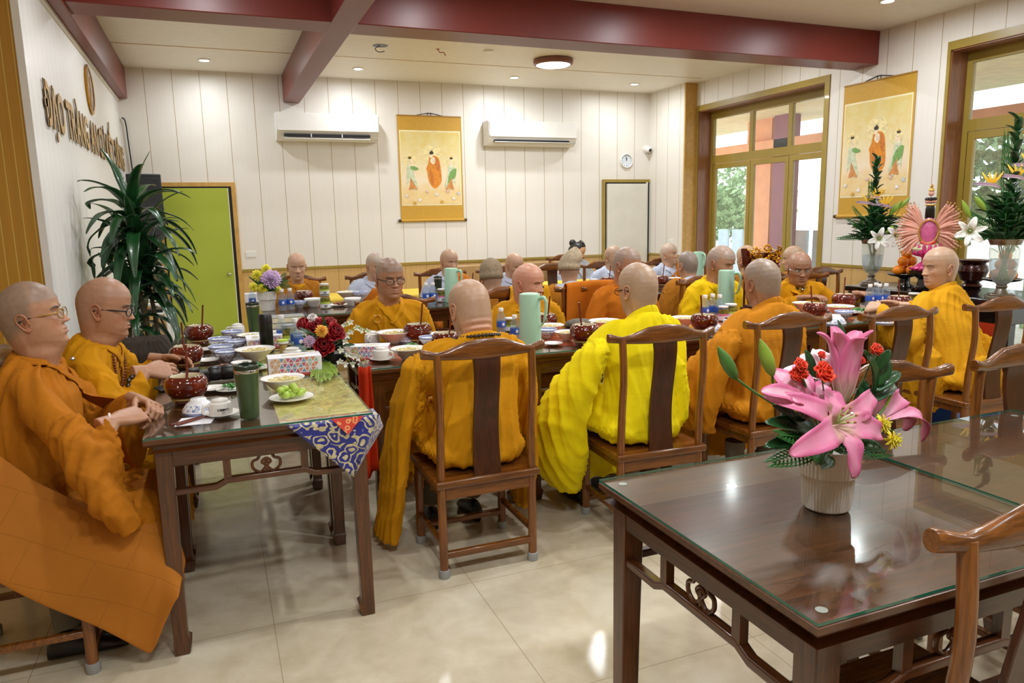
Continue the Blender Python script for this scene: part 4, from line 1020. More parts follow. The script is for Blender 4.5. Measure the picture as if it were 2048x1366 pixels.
def beads(P, pts, r, mat, name='prayer_beads', step=None):
    pts = [Vector(p) for p in pts]; mb = MB(); step = step or r*2.02; acc = 0; mb.tube(pts, r*.3, 5); mb.ball(pts[0], r, 8)
    for a, b in zip(pts, pts[1:]):
        L_ = (b-a).length
        while acc+step <= L_:
            acc += step; mb.ball(a.lerp(b, acc/L_), r, 8)
        acc -= L_
    return mb.build(name, mat, P['root'])
def ring_beads(P, c, ax, R_, r, mat, name='wrist_beads', flat=1):
    Mx = aim(c, ax); pts = [Mx @ Vector((R_*math.cos(a), R_*flat*math.sin(a), 0)) for a in [2*PI*k/28 for k in range(29)]]
    return beads(P, pts, r, mat, name)
for nm, cl_, sm in (('amber', 'c27c10', .6), ('ochre', 'ad680f', .7), ('gold_robe', 'c98a08', -.5), ('lemon', 'ebd508', -.4), ('yellow_robe', 'e8bc08', .5), ('orange_robe', 'bd6a12', .4), ('brown_robe', 'a86b18', .5), ('mustard', 'cb9210', .9)):
    M[nm] = cloth(nm.replace('_', ' ')+' cloth', cl_, seams=sm, grid=.17)
M['grey_robe'] = cloth('pale grey blue cloth', 'b6bccd'); M['brown_beads'] = plain('brown wooden bead', '7a2e14', .3, 0, .1); M['dark_beads'] = plain('dark wooden bead', '1c1512', .25)
M['black_metal'] = plain('black spectacle frame', '0c0b0a', .65); M['gold_metal'] = plain('gold spectacle frame', 'a87c2c', .4, .6); M['silver_metal'] = plain('silver spectacle frame', 'a8a8a4', .25, .9)
M['knit_dark'] = plain('dark beige knit', '93826a', .9, 0, .12, 60, .2, 0, 220); M['knit_light'] = plain('light beige knit', 'b3a388', .9, 0, .12, 60, .2, 0, 220); M['hair'] = plain('black hair', '15110f', .35, 0, .2, 60); M['trouser'] = cloth('grey brown trouser cloth', '6a6154'); M['shoe'] = plain('black shoe', '0f0e0d', .4)
# ------------------------------------------------------------ the people
TAN = (.43, .21, .115); FAIR = (.53, .31, .19); DEEP = (.36, .165, .085)
def V3(px, py, v, ax=2): return tuple(at(px, py, v, ax))
# near left, large, profile
def wperson(*a, **k): return person(*a, world=True, **k)
m1 = wperson('large shaven monk at the left edge in gold-rimmed glasses, hands clasped on the table', (-.60, 3.1, 1.325), -PI/2, 0, -.14, 1.04, 'ochre', TAN, .8, (.2, .15, .11), 1.0, .3,
    voxel=.0095, wide=1.12, deep=1.15, hip=(-.69, 2.95), arms=[((-.48, 3.27, .74), (-.30, 3.03, .865)), ((-.43, 2.66, .75), (-.36, 2.79, .855))],
    hands=(((.55, -.8, -.05), (.5, .25, .85)), ((.75, .6, .05), (-.1, -.6, .8))), handcurl=(.75, .85), sleeve=.2, foldamp=.015, shoey=-.28, seed=3, collar=.045,
    extra=[[(-.47, 2.66, .86, .07, .06), (-.43, 2.66, .72, .12, .07), (-.38, 2.66, .6, .13, .06), (-.34, 2.665, .5, .07, .04)]])
glasses(m1, M['gold_metal'], temple=M['black_metal'])
ring_beads(m1, (0.157, .315, .848), (-.1, .9, .1), .031, .0045, M['whitematte'], 'wrist_band')
t = NT('ochre patchwork cloth'); c_ = srgb('ad680f'); v = t.coord(); s_ = t.sep(v); n1 = t.noise(v, 3.2, 4, .6); t.color(t.ramp(n1, [(.3, tuple(q*.86 for q in c_[:3])+(1,)), (.65, c_)])).set(Roughness=.85)
cb = t.new('ShaderNodeCombineXYZ'); t.link(t.math('ADD', t.math('MULTIPLY', s_[1], .86), t.math('MULTIPLY', s_[2], -.5)), cb.inputs[0]); t.link(t.math('ADD', t.math('MULTIPLY', s_[1], .5), t.math('MULTIPLY', s_[2], .86)), cb.inputs[1])
br = t.new('ShaderNodeTexBrick'); br.inputs['Scale'].default_value = 1; br.inputs['Mortar Size'].default_value = .0018; br.inputs['Brick Width'].default_value = .2; br.inputs['Row Height'].default_value = .12; br.inputs['Mortar Smooth'].default_value = .5; t.link(cb.outputs[0], br.inputs['Vector'])
t.bump(t.math('SUBTRACT', t.math('MULTIPLY', t.noise(v, 30, 3), .5), t.math('MULTIPLY', br.outputs['Fac'], 1.2)), .6, .004); M['ochre_patch'] = t.m
mb = MB(); top = [at(x, y, 2.64, 1) for x, y in ((-60, 900), (60, 985), (170, 1030), (265, 1058), (345, 1062), (372, 1150))]; bot = [at(x, y, 2.62, 1) for x, y in ((-60, 1130), (60, 1190), (150, 1238), (230, 1280), (300, 1312), (345, 1215))]
dens = lambda P_: [P_[i].lerp(P_[i+1], j/6) for i in range(len(P_)-1) for j in range(6)]+[P_[-1]]
tp, bt = dens(top), dens(bot); inv_ = m1['root'].matrix_basis.inverted()
mb.grid(lambda u, v: tuple(inv_ @ (tp[min(len(tp)-1, int(round(u*(len(tp)-1))))].lerp(bt[min(len(bt)-1, int(round(u*(len(bt)-1))))], v)+Vector((0, .016*math.sin(u*9+v*3)+.012*math.sin(v*5-u*4)+(.1*(1-v)**3), .0)))), len(tp)-1, 14)
o = mb.build('hanging_robe_panel', M['ochre_patch'], m1['root'], sharp=0); q = o.modifiers.new('solid', 'SOLIDIFY'); q.thickness = .01; q = o.modifiers.new('sub', 'SUBSURF'); q.levels = 1; q.render_levels = 2
MB().ball(tuple(m1['inv'] @ Vector((-.5, 2.99, 1.05))), .008, 8).build('robe_button', M['silver_metal'], m1['root'])
m2 = wperson('shaven monk second from the left edge in black-rimmed glasses holding a speckled alms bowl', (-.47, 3.62, 1.30), -PI/2-.1, .0, .16, 1.08, 'gold_robe', TAN, .25, (.2, .15, .11), 1.0, .5,
    voxel=.0095, wide=1.05, hip=(-.67, 3.64), arms=[((-.42, 3.98, .76), (-.27, 3.93, .865)), ((-.42, 3.36, .74), (-.31, 3.52, .885))],
    hands=(((.9, -.3, -.1), (-.2, .7, .6)), ((.85, .5, -.12), (-.1, -.8, .6))), handcurl=(.45, .42), sleeve=.15, foldamp=.014, shoey=-.25, seed=8, collar=.05)
glasses(m2, M['black_metal'], temple=M['black_metal'], k=1.8)
beads(m2, spline([m2['proj'](x, z, .008) for x, z in ((-.085, m2['chin']-.075), (-.07, m2['Z'](.9)), (-.03, m2['Z'](.82)), (.02, m2['Z'](.79)), (.06, m2['Z'](.85)), (.085, m2['Z'](.93)), (.08, m2['chin']-.075))], 8), .0065, M['brown_beads'])
ring_beads(m2, tuple(m2['inv'] @ Vector((-.355, 3.455, .84))), (.5, .8, .25), .04, .0115, M['dark_beads'])
# middle row seen from behind
b1 = person('bald man seen from behind with black prayer beads round his neck, mustard robe', (1.072, 3.12, 1.255), 0, .12, .38, 1.09, 'gold_robe', FAIR, .35, (.3, .22, .15), .9, .4, voxel=.0095, wide=1.12, hip=(1.02, 3.02),
    arms=[((-.28, .08, .70), (-.05, .24, .63)), ((.28, .08, .70), (.05, .24, .63))], sleeve=.22, foldamp=.016, seed=11, collar=.045, neckfold=1, vskirt=.3,
    extra=[[(-.26, .02, .9, .05, .07), (-.3, .08, .7, .05, .12), (-.33, .16, .45, .045, .17), (-.35, .22, .2, .04, .17), (-.37, .26, .04, .05, .14)], [(.26, .05, .86, .045, .07), (.285, .1, .7, .04, .13), (.29, .12, .45, .035, .15), (.285, .14, .2, .03, .14), (.28, .16, .12, .02, .08)]])
beads(b1, spline([Vector((b1['nx']+.1*math.sin(a)*1.05, b1['ny']-.012-.095*math.cos(a), b1['chin']+.006-.026*(1-math.cos(a)))) for a in [(-.62+1.24*k/12)*PI for k in range(13)]], 5), .0085, M['dark_beads'])
b2 = person('shaven monk seen from behind in a bright lemon yellow robe with a high collar', (1.965, 3.17, 1.285), .08, .1, .12, 1.08, 'lemon', FAIR, .55, (.31, .245, .165), .4, .2, voxel=.0095, wide=1.1, hip=(1.86, 3.0),
    arms=[((-.30, .08, .72), (-.05, .24, .63)), ((.28, .08, .72), (.05, .24, .63))], sleeve=.2, foldamp=.015, seed=21, collar=.1,
    extra=[[(-.25, .0, .9, .06, .09), (-.32, .06, .74, .09, .14), (-.36, .14, .55, .1, .18), (-.34, .2, .4, .12, .2), (-.31, .23, .26, .11, .16), (-.28, .22, .15, .06, .09)], [(.2, .0, .8, .05, .08), (.22, .0, .66, .05, .1), (.2, -.02, .52, .05, .09)]])
glasses(b2, M['black_metal'], temple=M['black_metal'])
b3 = person('shaven monk seen from behind in an amber robe stooping beside the carved gold stand', (2.793, 3.22, 1.272), .05, -.04, .2, 1.08, 'amber', DEEP, .75, (.25, .215, .17), .3, .2, voxel=.0095, wide=1.15, hip=(2.66, 3.02),
    arms=[((-.32, .08, .68), (-.05, .24, .63)), ((.26, .08, .7), (.05, .24, .63))], sleeve=.24, foldamp=.015, shoey=-.28, seed=31, collar=.1,
    extra=[[(-.26, .02, .88, .06, .09), (-.34, .08, .72, .08, .16), (-.38, .14, .55, .09, .2), (-.36, .2, .42, .08, .2), (-.28, .2, .36, .05, .12)]])
b4 = person('shaven monk by the altar with his head in profile, mustard robe', (4.27, 3.32, 1.283), .12, 1.15, .06, 1.06, 'mustard', FAIR, .45, (.3, .235, .17), .1, .1, voxel=.0095, wide=1.1, hip=(4.16, 3.04),
    arms=[((-.30, .14, .74), (-.10, .5, .885)), ((.26, .12, .72), (.13, .5, .885))], sleeve=.16, foldamp=.016, seed=41, collar=.085, hands=(((.25, .95, .0), (-.8, .1, .6)), ((-.35, .92, .0), (.8, .1, .6))), handcurl=(.6, .6),
    extra=[[(-.24, .1, .66, .06, .12), (-.24, .12, .5, .06, .16), (-.22, .1, .36, .05, .14), (-.2, .1, .3, .03, .08)], [(.24, .02, .7, .05, .1), (.25, .02, .55, .05, .12), (.23, 0, .44, .04, .1)], [(0, -.13, .6, .17, .05), (0, -.15, .47, .2, .05), (0, -.14, .4, .19, .04)]])
# far side of the middle row, facing the camera
f1 = person('monk with black-rimmed glasses and lowered eyes in a golden robe with a ring clasp', (1.015, 4.6, 1.285), PI, .14, .12, 1.05, 'gold_robe', TAN, .75, (.17, .13, .1), .5, .2, voxel=.0105, seed=51, collar=.05, sleeve=.14, foldamp=.012, wide=1.08, vcut=.915)
glasses(f1, M['black_metal'], lens=True)
c_ = f1['proj'](.1, f1['Z'](.905), .012)
Mx = TR(*c_, rx=PI/2); mb = MB(); mb.tube([Mx @ Vector((.024*math.cos(a), .024*math.sin(a), 0)) for a in [2*PI*k/24 for k in range(25)]], .006, 8, None, False); mb.build('ring_clasp', plain('amber resin ring', 'd89a2a', .25, 0, .1, 30), f1['root'])
MB().tube([c_+Vector((0, .004, .024)), c_+Vector((-.006, .002, .055)), f1['proj'](.085, f1['Z'](.97), .006)], [.004, .007, .005], 8).tube([c_+Vector((0, .003, -.022)), f1['proj'](.085, f1['Z'](.83), .008), f1['proj'](.1, f1['Z'](.77), .006)], [.006, .007, .004], 8).build('clasp_cord', M['gold_robe'], f1['root'])
f2 = person('bald ruddy monk with a dark mark on his cheek behind the tall mint jug', (1.915, 4.5, 1.215), PI-.1, .72, .1, 1.1, 'gold_robe', (.58, .27, .17), .1, (.3, .2, .15), .7, .6, voxel=.0105, seed=61, collar=.05, wide=1.05)
q_ = f2['S'](-.043, .098, .0)
MB().ball(f2['F'](q_), (.009, .006, .008), 12).build('cheek_mark', plain('dark grey mark', '2e3331', .6), f2['root'])
f3 = person('young shaven monk in an orange robe facing right behind the yellow robe', (2.75, 4.62, 1.294), PI, .42, .1, 1.08, 'orange_robe', TAN, .7, (.23, .2, .17), .1, 0, voxel=.0105, seed=71, collar=.05, wide=1.08, brow=(.02, .015, .012))
f4 = person('young shaven monk in a bright yellow robe looking down behind a mint jug', (3.55, 4.62, 1.283), PI, .38, .26, 1.1, 'yellow_robe', TAN, .65, (.27, .25, .22), .1, 0, voxel=.0105, seed=81, collar=.05, wide=1.08, brow=(.02, .015, .012), vcut=.9)
f5 = person('old monk with silver glasses looking over them, hand on an alms bowl', (4.32, 4.58, 1.21), PI-.25, -.22, .2, 1.08, 'gold_robe', DEEP, .3, (.2, .15, .12), .1, 1.0, 'open', voxel=.0105, seed=91, collar=.045, hip=(4.42, 4.7), vcut=.9,
    arms=[((-.26, .12, .72), (-.30, .42, .885)), ((.26, .1, .72), (.1, .32, .86))], hands=(((-.5, .8, .05), (-.2, -.1, 1)), None), handcurl=(.4, .5))
glasses(f5, M['silver_metal'], rim=False)
MB().box((-.02, -.006, -.05), (.02, .006, .0), TR(f5['nx'], f5['ny']+.05, f5['chin']-.045)).prism([(-.045, 0), (.045, 0), (0, -.07)], .02, TR(f5['nx'], f5['ny']+.072, f5['chin']-.035, rx=PI/2)).build('dark_undershirt', plain('dark teal zip shirt', '1d2a33', .7), f5['root'])
MB().ball(tuple(f5['proj'](.07, f5['Z'](.95), .008)), .012, 10).build('robe_pin', M['silver_metal'], f5['root'])
# back rows, small
def far(label, head, face=PI, hyaw=0, hpitch=.15, **k):
    kw = dict(voxel=.016, res=.6, collar=.045, brow=(.17, .1, .07)); kw.update(k); return person(label, head, face, hyaw, hpitch, **kw)
k1 = far('shaven back row monk in a brown robe and mustard neck scarf, farthest left', (.685, 6.9, 1.243), robe='brown_robe', tone=FAIR, stubw=.1, seed=101, vcut=.96)
MB().loft([ering(k1['nx'], k1['ny'], k1['chin']+z, a, a*1.05, 20, 1, -.3) for z, a in ((-.075, .085), (-.055, .09), (-.035, .083), (-.03, .07), (-.06, .066))]).build('neck_scarf', M['mustard'], k1['root'])
GK = ('orange_robe', (.75, 0, .66), .01, (.02, 0, .9))
k2 = far('shaven nun in grey robe partly hidden behind the man with black-rimmed glasses', (1.379, 6.9, 1.222), PI, .35, .25, robe='grey_robe', tone=FAIR, stubw=.75, stub=(.36, .33, .28), seed=102, kasaya=GK)
k3 = far('nun in grey and orange robes behind the left mint jug', (2.112, 6.9, 1.228), PI, .3, .15, robe='grey_robe', tone=FAIR, stubw=.35, seed=103, kasaya=GK)
k5 = far('nun with lowered eyes half hidden behind the man with the cheek mark', (2.777, 6.9, 1.17), PI, .35, .35, robe='grey_robe', tone=FAIR, stubw=.2, seed=105)
k8 = far('grey-robed nun almost hidden behind the orange-robed monk', (3.944, 6.9, 1.20), PI, .3, .1, robe='grey_robe', tone=FAIR, stubw=.6, seed=108)
k9 = far('nun in pale grey robe with raised face looking right by the pillar', (4.734, 7.0, 1.196), PI, .5, -.05, robe='grey_robe', tone=FAIR, stubw=.6, stub=(.38, .34, .29), eyes='open', seed=109, kasaya=('orange_robe', (.75, 0, .8), .01, (.05, 0, .82)))
BK = ('brown_robe', (.0, -.25, 1), .01, (0, 0, .965))
def hat(P, mat, slouch=0, name='knit_hat'):
    F = P['F']; rings = []
    for z, a in ((.098, .084), (.1, .091), (.135, .092), (.14, .089), (.165, .09), (.2, .084), (.232, .066), (.252, .042), (.262, .018), (.264, .001)):
        sl = slouch*max(0, z-.14)/.12; rings.append([tuple(F((a*math.cos(q)*(1+.02*math.sin(6*q))-.0+.05*sl, a*1.16*math.sin(q)-.008-.02*sl, z+.02*sl*math.sin(q*2)))) for q in [2*PI*j/32 for j in range(32)]])
    MB().loft(rings).build(name, mat, P['root'], sharp=0)
k4 = far('person seen from behind in a dark beige knit hat and brown robe', (1.985, 5.35, 1.185), 0, 0, .15, robe='grey_robe', tone=FAIR, seed=104, collar=.055, kasaya=BK); hat(k4, M['knit_dark'])
k6 = far('person seen from behind in a slouched light beige knit hat, grey collar', (2.649, 5.35, 1.225), 0, -.3, .1, robe='grey_robe', tone=FAIR, seed=106, collar=.06, kasaya=BK); hat(k6, M['knit_light'], 1)
k10 = far('person seen from behind with dark stubble and grey collar near the pillar', (3.839, 5.4, 1.198), 0, 0, .1, robe='grey_robe', tone=FAIR, stubw=.9, stub=(.17, .15, .13), seed=110, collar=.055, kasaya=BK)
k11 = far('tan bald head seen from behind above the carved gold stand', (4.48, 5.4, 1.229), 0, .1, .1, robe='brown_robe', tone=FAIR, stubw=.5, stub=(.38, .27, .15), seed=111)
k12 = far('shaven head seen from behind, just behind the old monk with silver glasses', (5.122, 5.5, 1.2), 0, .9, .1, robe='brown_robe', tone=FAIR, stubw=.5, stub=(.38, .3, .2), seed=112)
k7 = far('black-haired woman in a blue-grey top sitting at the yellow cloth', (4.258, 8.42, 1.2), PI, .8, .35, robe='grey_robe', tone=FAIR, stubw=0, seed=107, kasaya=None)
F = k7['F']; mb = MB(); rings = []
for z, a in ((.12, .083), (.15, .087), (.19, .082), (.22, .06), (.238, .03), (.243, .002)): rings.append([tuple(F((a*math.cos(q), a*1.15*math.sin(q)-.02-(.03 if z < .14 and math.sin(q) > 0 else 0), z+.02*math.sin(q)))) for q in [2*PI*j/28 for j in range(28)]])
mb.loft(rings); mb.ball(tuple(F((0, -.1, .19))), .045, 14); mb.ball(tuple(F((0, -.06, .1))), (.07, .05, .07), 14); mb.build('hair', M['hair'], k7['root'])
c7 = dup(CH0, (4.26, 8.5, 0), PI, 'walnut chair under the black-haired woman behind the yellow cloth')
# cloth hung over two chair backs
def back_cloth(x, y, mat, label, w0, w1, drop, seed):
    R = random.Random(seed); ph = [R.uniform(0, 6) for _ in range(4)]
    def fn(u, v):
        t_ = v*(drop*2+.06); s_ = t_-drop; q = max(-1, min(1, s_/.03)); xx = -w0/2+u*w0; yy = .028*q; zz = 1.035-(max(0, abs(s_)-.02))-.008*q*q
        f = max(0, abs(s_)-.03)/drop; xx += (u-.5)*(w1-w0)*f; yy += f*(.018*math.sin(u*13+ph[0])+.02)*(1 if s_ > 0 else -1)
        return (xx, yy, zz-.03*f*math.sin(u*4+ph[1])-.05*abs(u-.5)**2)
    o = MB().grid(fn, 26, 40).build('draped_cloth', M[mat], sharp=0); o.location = (x, y, 0); m_ = o.modifiers.new('solid', 'SOLIDIFY'); m_.thickness = .006; m_.offset = 0
    tag(o, label, 'cloth', None); return o
back_cloth(2.1, 4.895, 'mustard', 'mustard cloth hung over the chair back right of the mint jug', .3, .42, .33, 4)
back_cloth(2.66, 4.915, 'orange_robe', 'orange cloth hung over the chair back of the orange-robed monk', .5, .56, .36, 7)
# ------------------------------------------------------------ tableware
t = NT('speckled brown glaze'); v = t.coord('Object'); vo = t.new('ShaderNodeTexVoronoi'); vo.inputs['Scale'].default_value = 62; t.link(v, vo.inputs['Vector'])
s_ = t.sep(v); dots = t.math('MULTIPLY', t.math('LESS_THAN', vo.outputs['Distance'], .2), t.math('GREATER_THAN', t.noise(v, 26, 1), .46)); dots = t.math('MULTIPLY', dots, t.math('GREATER_THAN', s_[2], .045))
nz = t.noise(v, 14, 4); c = t.ramp(nz, [(.3, srgb('3c0d04')), (.6, srgb('6c1c08')), (.8, srgb('85300e'))])
t.color(t.mix(dots, c, srgb('f6e6d2'))).set(Roughness=.1); t.b.inputs['Coat Weight'].default_value = .5; M['glaze'] = t.m
def bluewhite(name, z_lo, z_hi, zz, zamp):
    t = NT(name); v = t.coord('Object'); s_ = t.sep(v); ang = t.math('ARCTAN2', s_[1], s_[0])
    band = t.math('MULTIPLY', t.math('GREATER_THAN', s_[2], z_lo), t.math('LESS_THAN', s_[2], z_hi))
    wv = t.math('ADD', zz, t.math('MULTIPLY', t.math('SINE', t.math('MULTIPLY', ang, 14)), zamp))
    ln = t.math('LESS_THAN', t.math('ABSOLUTE', t.math('SUBTRACT', s_[2], wv)), .0022)
    nz = t.math('GREATER_THAN', t.noise(v, 60, 3), .52); b2 = t.math('MULTIPLY', nz, t.math('LESS_THAN', t.math('ABSOLUTE', t.math('SUBTRACT', s_[2], zz)), abs(zamp)*1.6))
    m_ = t.math('MINIMUM', t.math('ADD', t.math('MULTIPLY', band, .75), t.math('ADD', t.math('MULTIPLY', ln, .7), t.math('MULTIPLY', b2, .35))), 1)
    t.color(t.mix(m_, srgb('e9eaec'), srgb('3c569c'))).set(Roughness=.12); return t.m
M['bluewhite'] = bluewhite('blue and white china', .047, .0565, .03, .008)
M['noodle'] = plain('pale noodles', 'dfcf8e', .4, 0, .2, 60, .5, 0, 90); M['greens'] = plain('cooked greens', '3f8a2c', .35, 0, .3, 40); M['meat'] = plain('brown braised pieces', '8a4a24', .4, 0, .25, 60); M['grape'] = plain('green grape', 'a9c44a', .2, 0, .08, 20, .5, .3)
M['stick'] = plain('reddish wooden spoon', '6e2a14', .4, 0, .1, 20); M['mint'] = plain('mint green plastic', 'a9d2b8', .3, 0, .02); M['olive_steel'] = plain('dark green tumbler', '3c5230', .35, 0, .05, 4, .5, .2); M['dark_green'] = plain('dark green lid', '22301f', .35)
M['straw'] = plain('straw coloured ring', 'b79a5a', .6, 0, .15, 40); M['paper'] = plain('white paper', 'efedf2', .7); M['pickle'] = plain('yellow green pickles', '8a8426', .3, 0, .35, 70); M['lbl_blue'] = plain('blue bottle label', '2f5fc0', .4); M['lbl_green'] = plain('lime label', 'b8cc46', .5); M['lbl_pink'] = plain('pink label', 'd97fa6', .5)
first = {}
def put(kind, maker, px, py, label, s=1.0, rz=0, z=T, group=None, loc=None):
    p = Vector(loc) if loc else at(px, py, z)
    if kind not in first:
        r = maker(); first[kind] = r; r.location = p; r.rotation_euler = (0, 0, rz); r.scale = (s,)*3; r['label'] = label
        if group: r['group'] = group
        return r
    r = dup(first[kind], p, rz, label, group, s)
    return r
def mk_alms(stick=True):
    r = empty('alms_bowl', cat='bowl', label='x', group='speckled brown alms bowls')
    MB().lathe([(.047, .018), (.066, .028), (.079, .05), (.083, .072), (.078, .092), (.066, .106), (.06, .109), (.057, .107)], 48, None, (True, False)).build('bowl_body', M['glaze'], r, sharp=0)
    MB().lathe([(.06, .1085), (.056, .106), (.062, .09), (.07, .07), (.06, .04), (.03, .026), (.001, .024)], 40, None, (False, False)).build('cream_interior', M['cream'], r, sharp=0)
    MB().lathe([(.001, .0), (.05, 0), (.053, .004), (.05, .012), (.054, .02), (.048, .024), (.001, .022)], 32).build('stand_ring', M['glaze'], r)
    MB().lathe([(.054, .012), (.061, .016), (.061, .022), (.055, .026)], 32, None, (False, False)).build('straw_ring', M['straw'], r)
    if stick: MB().tube([(-.01, 0, .03), (.012, .02, .11), (.02, .03, .225)], [.0045, .005, .0052], 8).build('spoon_handle', M['stick'], r)
    return r
def mk_white(noodles=True):
    r = empty('serving_bowl', cat='bowl', label='x', group='white serving bowls')
    MB().lathe([(.035, 0), (.037, .006), (.06, .025), (.086, .052), (.1, .064), (.103, .067), (.1, .068), (.084, .056), (.06, .03), (.03, .016), (.001, .015)], 48, None, (True, False)).build('bowl_body', M['white'], r, sharp=0)
    if noodles:
        mb = MB(); R = random.Random(3)
        mb.lathe([(.078, .048), (.05, .055), (.02, .058), (.001, .058)], 24, None, (True, False))
        for k in range(26):
            a = R.uniform(0, 6.3); q = R.uniform(0, .055); p = Vector((q*math.cos(a), q*math.sin(a), .055)); d = R.uniform(0, 6.3)
            mb.tube(spline([p+Vector((.022*(j-1.5)*math.cos(d+.5*j), .022*(j-1.5)*math.sin(d+.5*j), .006*math.sin(j*1.5))) for j in range(4)], 3), .0026, 5)
        mb.build('noodles', M['noodle'], r)
    return r
def mk_rice():
    r = empty('rice_bowl', cat='bowl', label='x', group='blue and white rice bowls')
    MB().lathe([(.027, 0), (.029, .008), (.045, .02), (.058, .04), (.063, .058), (.061, .058), (.055, .04), (.04, .02), (.001, .013)], 40, None, (True, False)).build('bowl_body', M['bluewhite'], r, sharp=0); return r
def mk_rice_inv():
    r = empty('upturned_rice_bowl', cat='bowl', label='x', group='upturned blue and white bowls')
    o = MB().lathe([(.027, 0), (.029, .008), (.045, .02), (.058, .04), (.063, .058), (.061, .058), (.055, .04), (.04, .02), (.001, .013)], 40, None, (True, False)).build('bowl_body', M['bluewhite'], r, sharp=0)
    o.rotation_euler = (PI, 0, 0); o.location = (0, 0, .058); return r
def mk_cup(inv=True):
    r = empty('teacup', cat='cup', label='x', group='upturned white teacups')
    mb = MB(); mb.lathe([(.042, .0), (.0425, .004), (.041, .03), (.038, .044), (.03, .048), (.0285, .056), (.012, .061), (.001, .062)], 36, None, (True, False))
    mb.build('cup_body', M['white'], r, sharp=30)
    MB().tube(spline([(-.039, 0, .012), (-.056, 0, .01), (-.062, 0, .022), (-.056, 0, .036), (-.039, 0, .036)], 5), .0045, 8, flat=(1, 1.3)).build('cup_handle', M['white'], r)
    return r
def mk_saucer():
    r = empty('saucer', cat='saucer', label='x', group='white saucers')
    MB().lathe([(.03, 0), (.032, .003), (.06, .012), (.062, .0135), (.058, .013), (.03, .006), (.001, .006)], 36, None, (True, False)).build('plate_body', M['white'], r, sharp=0); return r
def mk_plate(food=None, n=0, nm=''):
    def f():
        r = empty('serving_plate', cat='plate', label='x')
        MB().lathe([(.05, 0), (.053, .003), (.085, .012), (.088, .0145), (.083, .0135), (.05, .006), (.001, .006)], 40, None, (True, False)).build('plate_body', M['white'], r, sharp=0)
        R = random.Random(n)
        if food == 'greens':
            mb = MB()
            for k in range(n):
                a = R.uniform(0, 6.3); q = R.uniform(0, .045); d = R.uniform(0, 6.3); p = Vector((q*math.cos(a), q*math.sin(a), .01+R.uniform(0, .022)))
                mb.tube(spline([p, p+Vector((.02*math.cos(d), .02*math.sin(d), .01)), p+Vector((.045*math.cos(d+.4), .045*math.sin(d+.4), 0))], 3), [.004, .005, .006, .007, .006, .004, .002], 6, flat=(1, .5))
            mb.build(nm, M['greens'], r)
        elif food == 'meat':
            mb = MB()
            for k in range(n):
                a = R.uniform(0, 6.3); q = R.uniform(0, .045); mb.ball((q*math.cos(a), q*math.sin(a), .014+R.uniform(0, .016)), (.014, .011, .008), 8, None)
            mb.build(nm, M['meat'], r)
        return r
    return f
def mk_jug():
    r = empty('vacuum_jug', cat='jug', label='x', group='mint vacuum jugs')
    MB().lathe([(.06, 0), (.062, .003), (.062, .03), (.058, .28), (.056, .286), (.001, .288)], 48, None, (True, False)).build('jug_body', M['mint'], r, sharp=30)
    MB().tube(spline([(.035, -.05, .262), (.045, -.075, .268), (.052, -.088, .24), (.05, -.088, .19), (.045, -.078, .14), (.04, -.056, .115)], 5), [.011]*10+[.009]*10+[.006]*6, 10).build('jug_handle', M['mint'], r)
    MB().lathe([(.05, .285), (.046, .29), (.001, .291)], 40, None, (True, False)).build('jug_lid', M['mint'], r); return r
def mk_bottle():
    r = empty('water_bottle', cat='bottle', label='x', group='small water bottles')
    MB().lathe([(.024, 0), (.0285, .006), (.0285, .02), (.026, .03), (.0285, .04), (.0285, .095), (.026, .112), (.016, .13), (.0125, .138), (.0125, .146)], 28, None, (True, False), flute=lambda a, z: 1+.012*math.sin(z*420)).build('bottle_body', M['bottle'], r, sharp=0)
    MB().lathe([(.0145, .14), (.0148, .142), (.0148, .158), (.0135, .16), (.001, .16)], 24, None, (True, False)).build('bottle_cap', M['whitematte'], r)
    MB().lathe([(.0288, .045), (.029, .046), (.029, .078), (.0288, .079)], 28, None, (False, False)).build('bottle_label', M['lbl_blue'], r)
    MB().ball((.003, -.0285, .062), (.009, .0015, .011), 12).build('label_emblem', M['paper'], r)
    MB().lathe([(.025, .004), (.0262, .09), (.001, .09)], 20, None, (True, True)).build('water', glassy('water', (.8, .88, .96), 1.33, 0, .12, (.6, .72, .9)) if 'water' not in M else M['water'], r)
    return r
def mk_jar(lbl='lbl_green', lid='whitematte', h=.11, r0=.036, fill='pickle'):
    def f():
        r = empty('pickle_jar', cat='jar', label='x', group='glass jars of pickles')
        MB().lathe([(r0-.003, 0), (r0, .004), (r0, h*.82), (r0-.005, h*.9), (r0-.006, h*.93)], 32, None, (True, False)).build('glass_body', M['glass'], r, sharp=0)
        MB().lathe([(r0-.003, .003), (r0-.002, h*.78), (.001, h*.8)], 28, None, (True, False)).build('contents', M[fill], r)
        MB().lathe([(r0+.0006, h*.08), (r0+.0006, h*.36)], 32, None, (False, False)).build('white_label', M['paper'], r)
        MB().lathe([(r0+.0007, h*.36), (r0+.0007, h*.5)], 32, None, (False, False)).build('colour_label', M[lbl], r)
        MB().lathe([(r0-.003, h*.9), (r0-.002, h*.91), (r0-.002, h*.99), (r0-.004, h), (.001, h)], 32, None, (True, False)).build('jar_lid', M[lid], r)
        mb = MB()
        for k in range(9): mb.add([(math.cos(a)*(r0+.0012), math.sin(a)*(r0+.0012), z) for a, z in ((-1.9+k*.07, h*.12), (-1.86+k*.07, h*.12), (-1.86+k*.07, h*.3), (-1.9+k*.07, h*.3))], [(0, 1, 2, 3)])
        mb.build('barcode', M['black'], r, smooth=False); return r
    return f
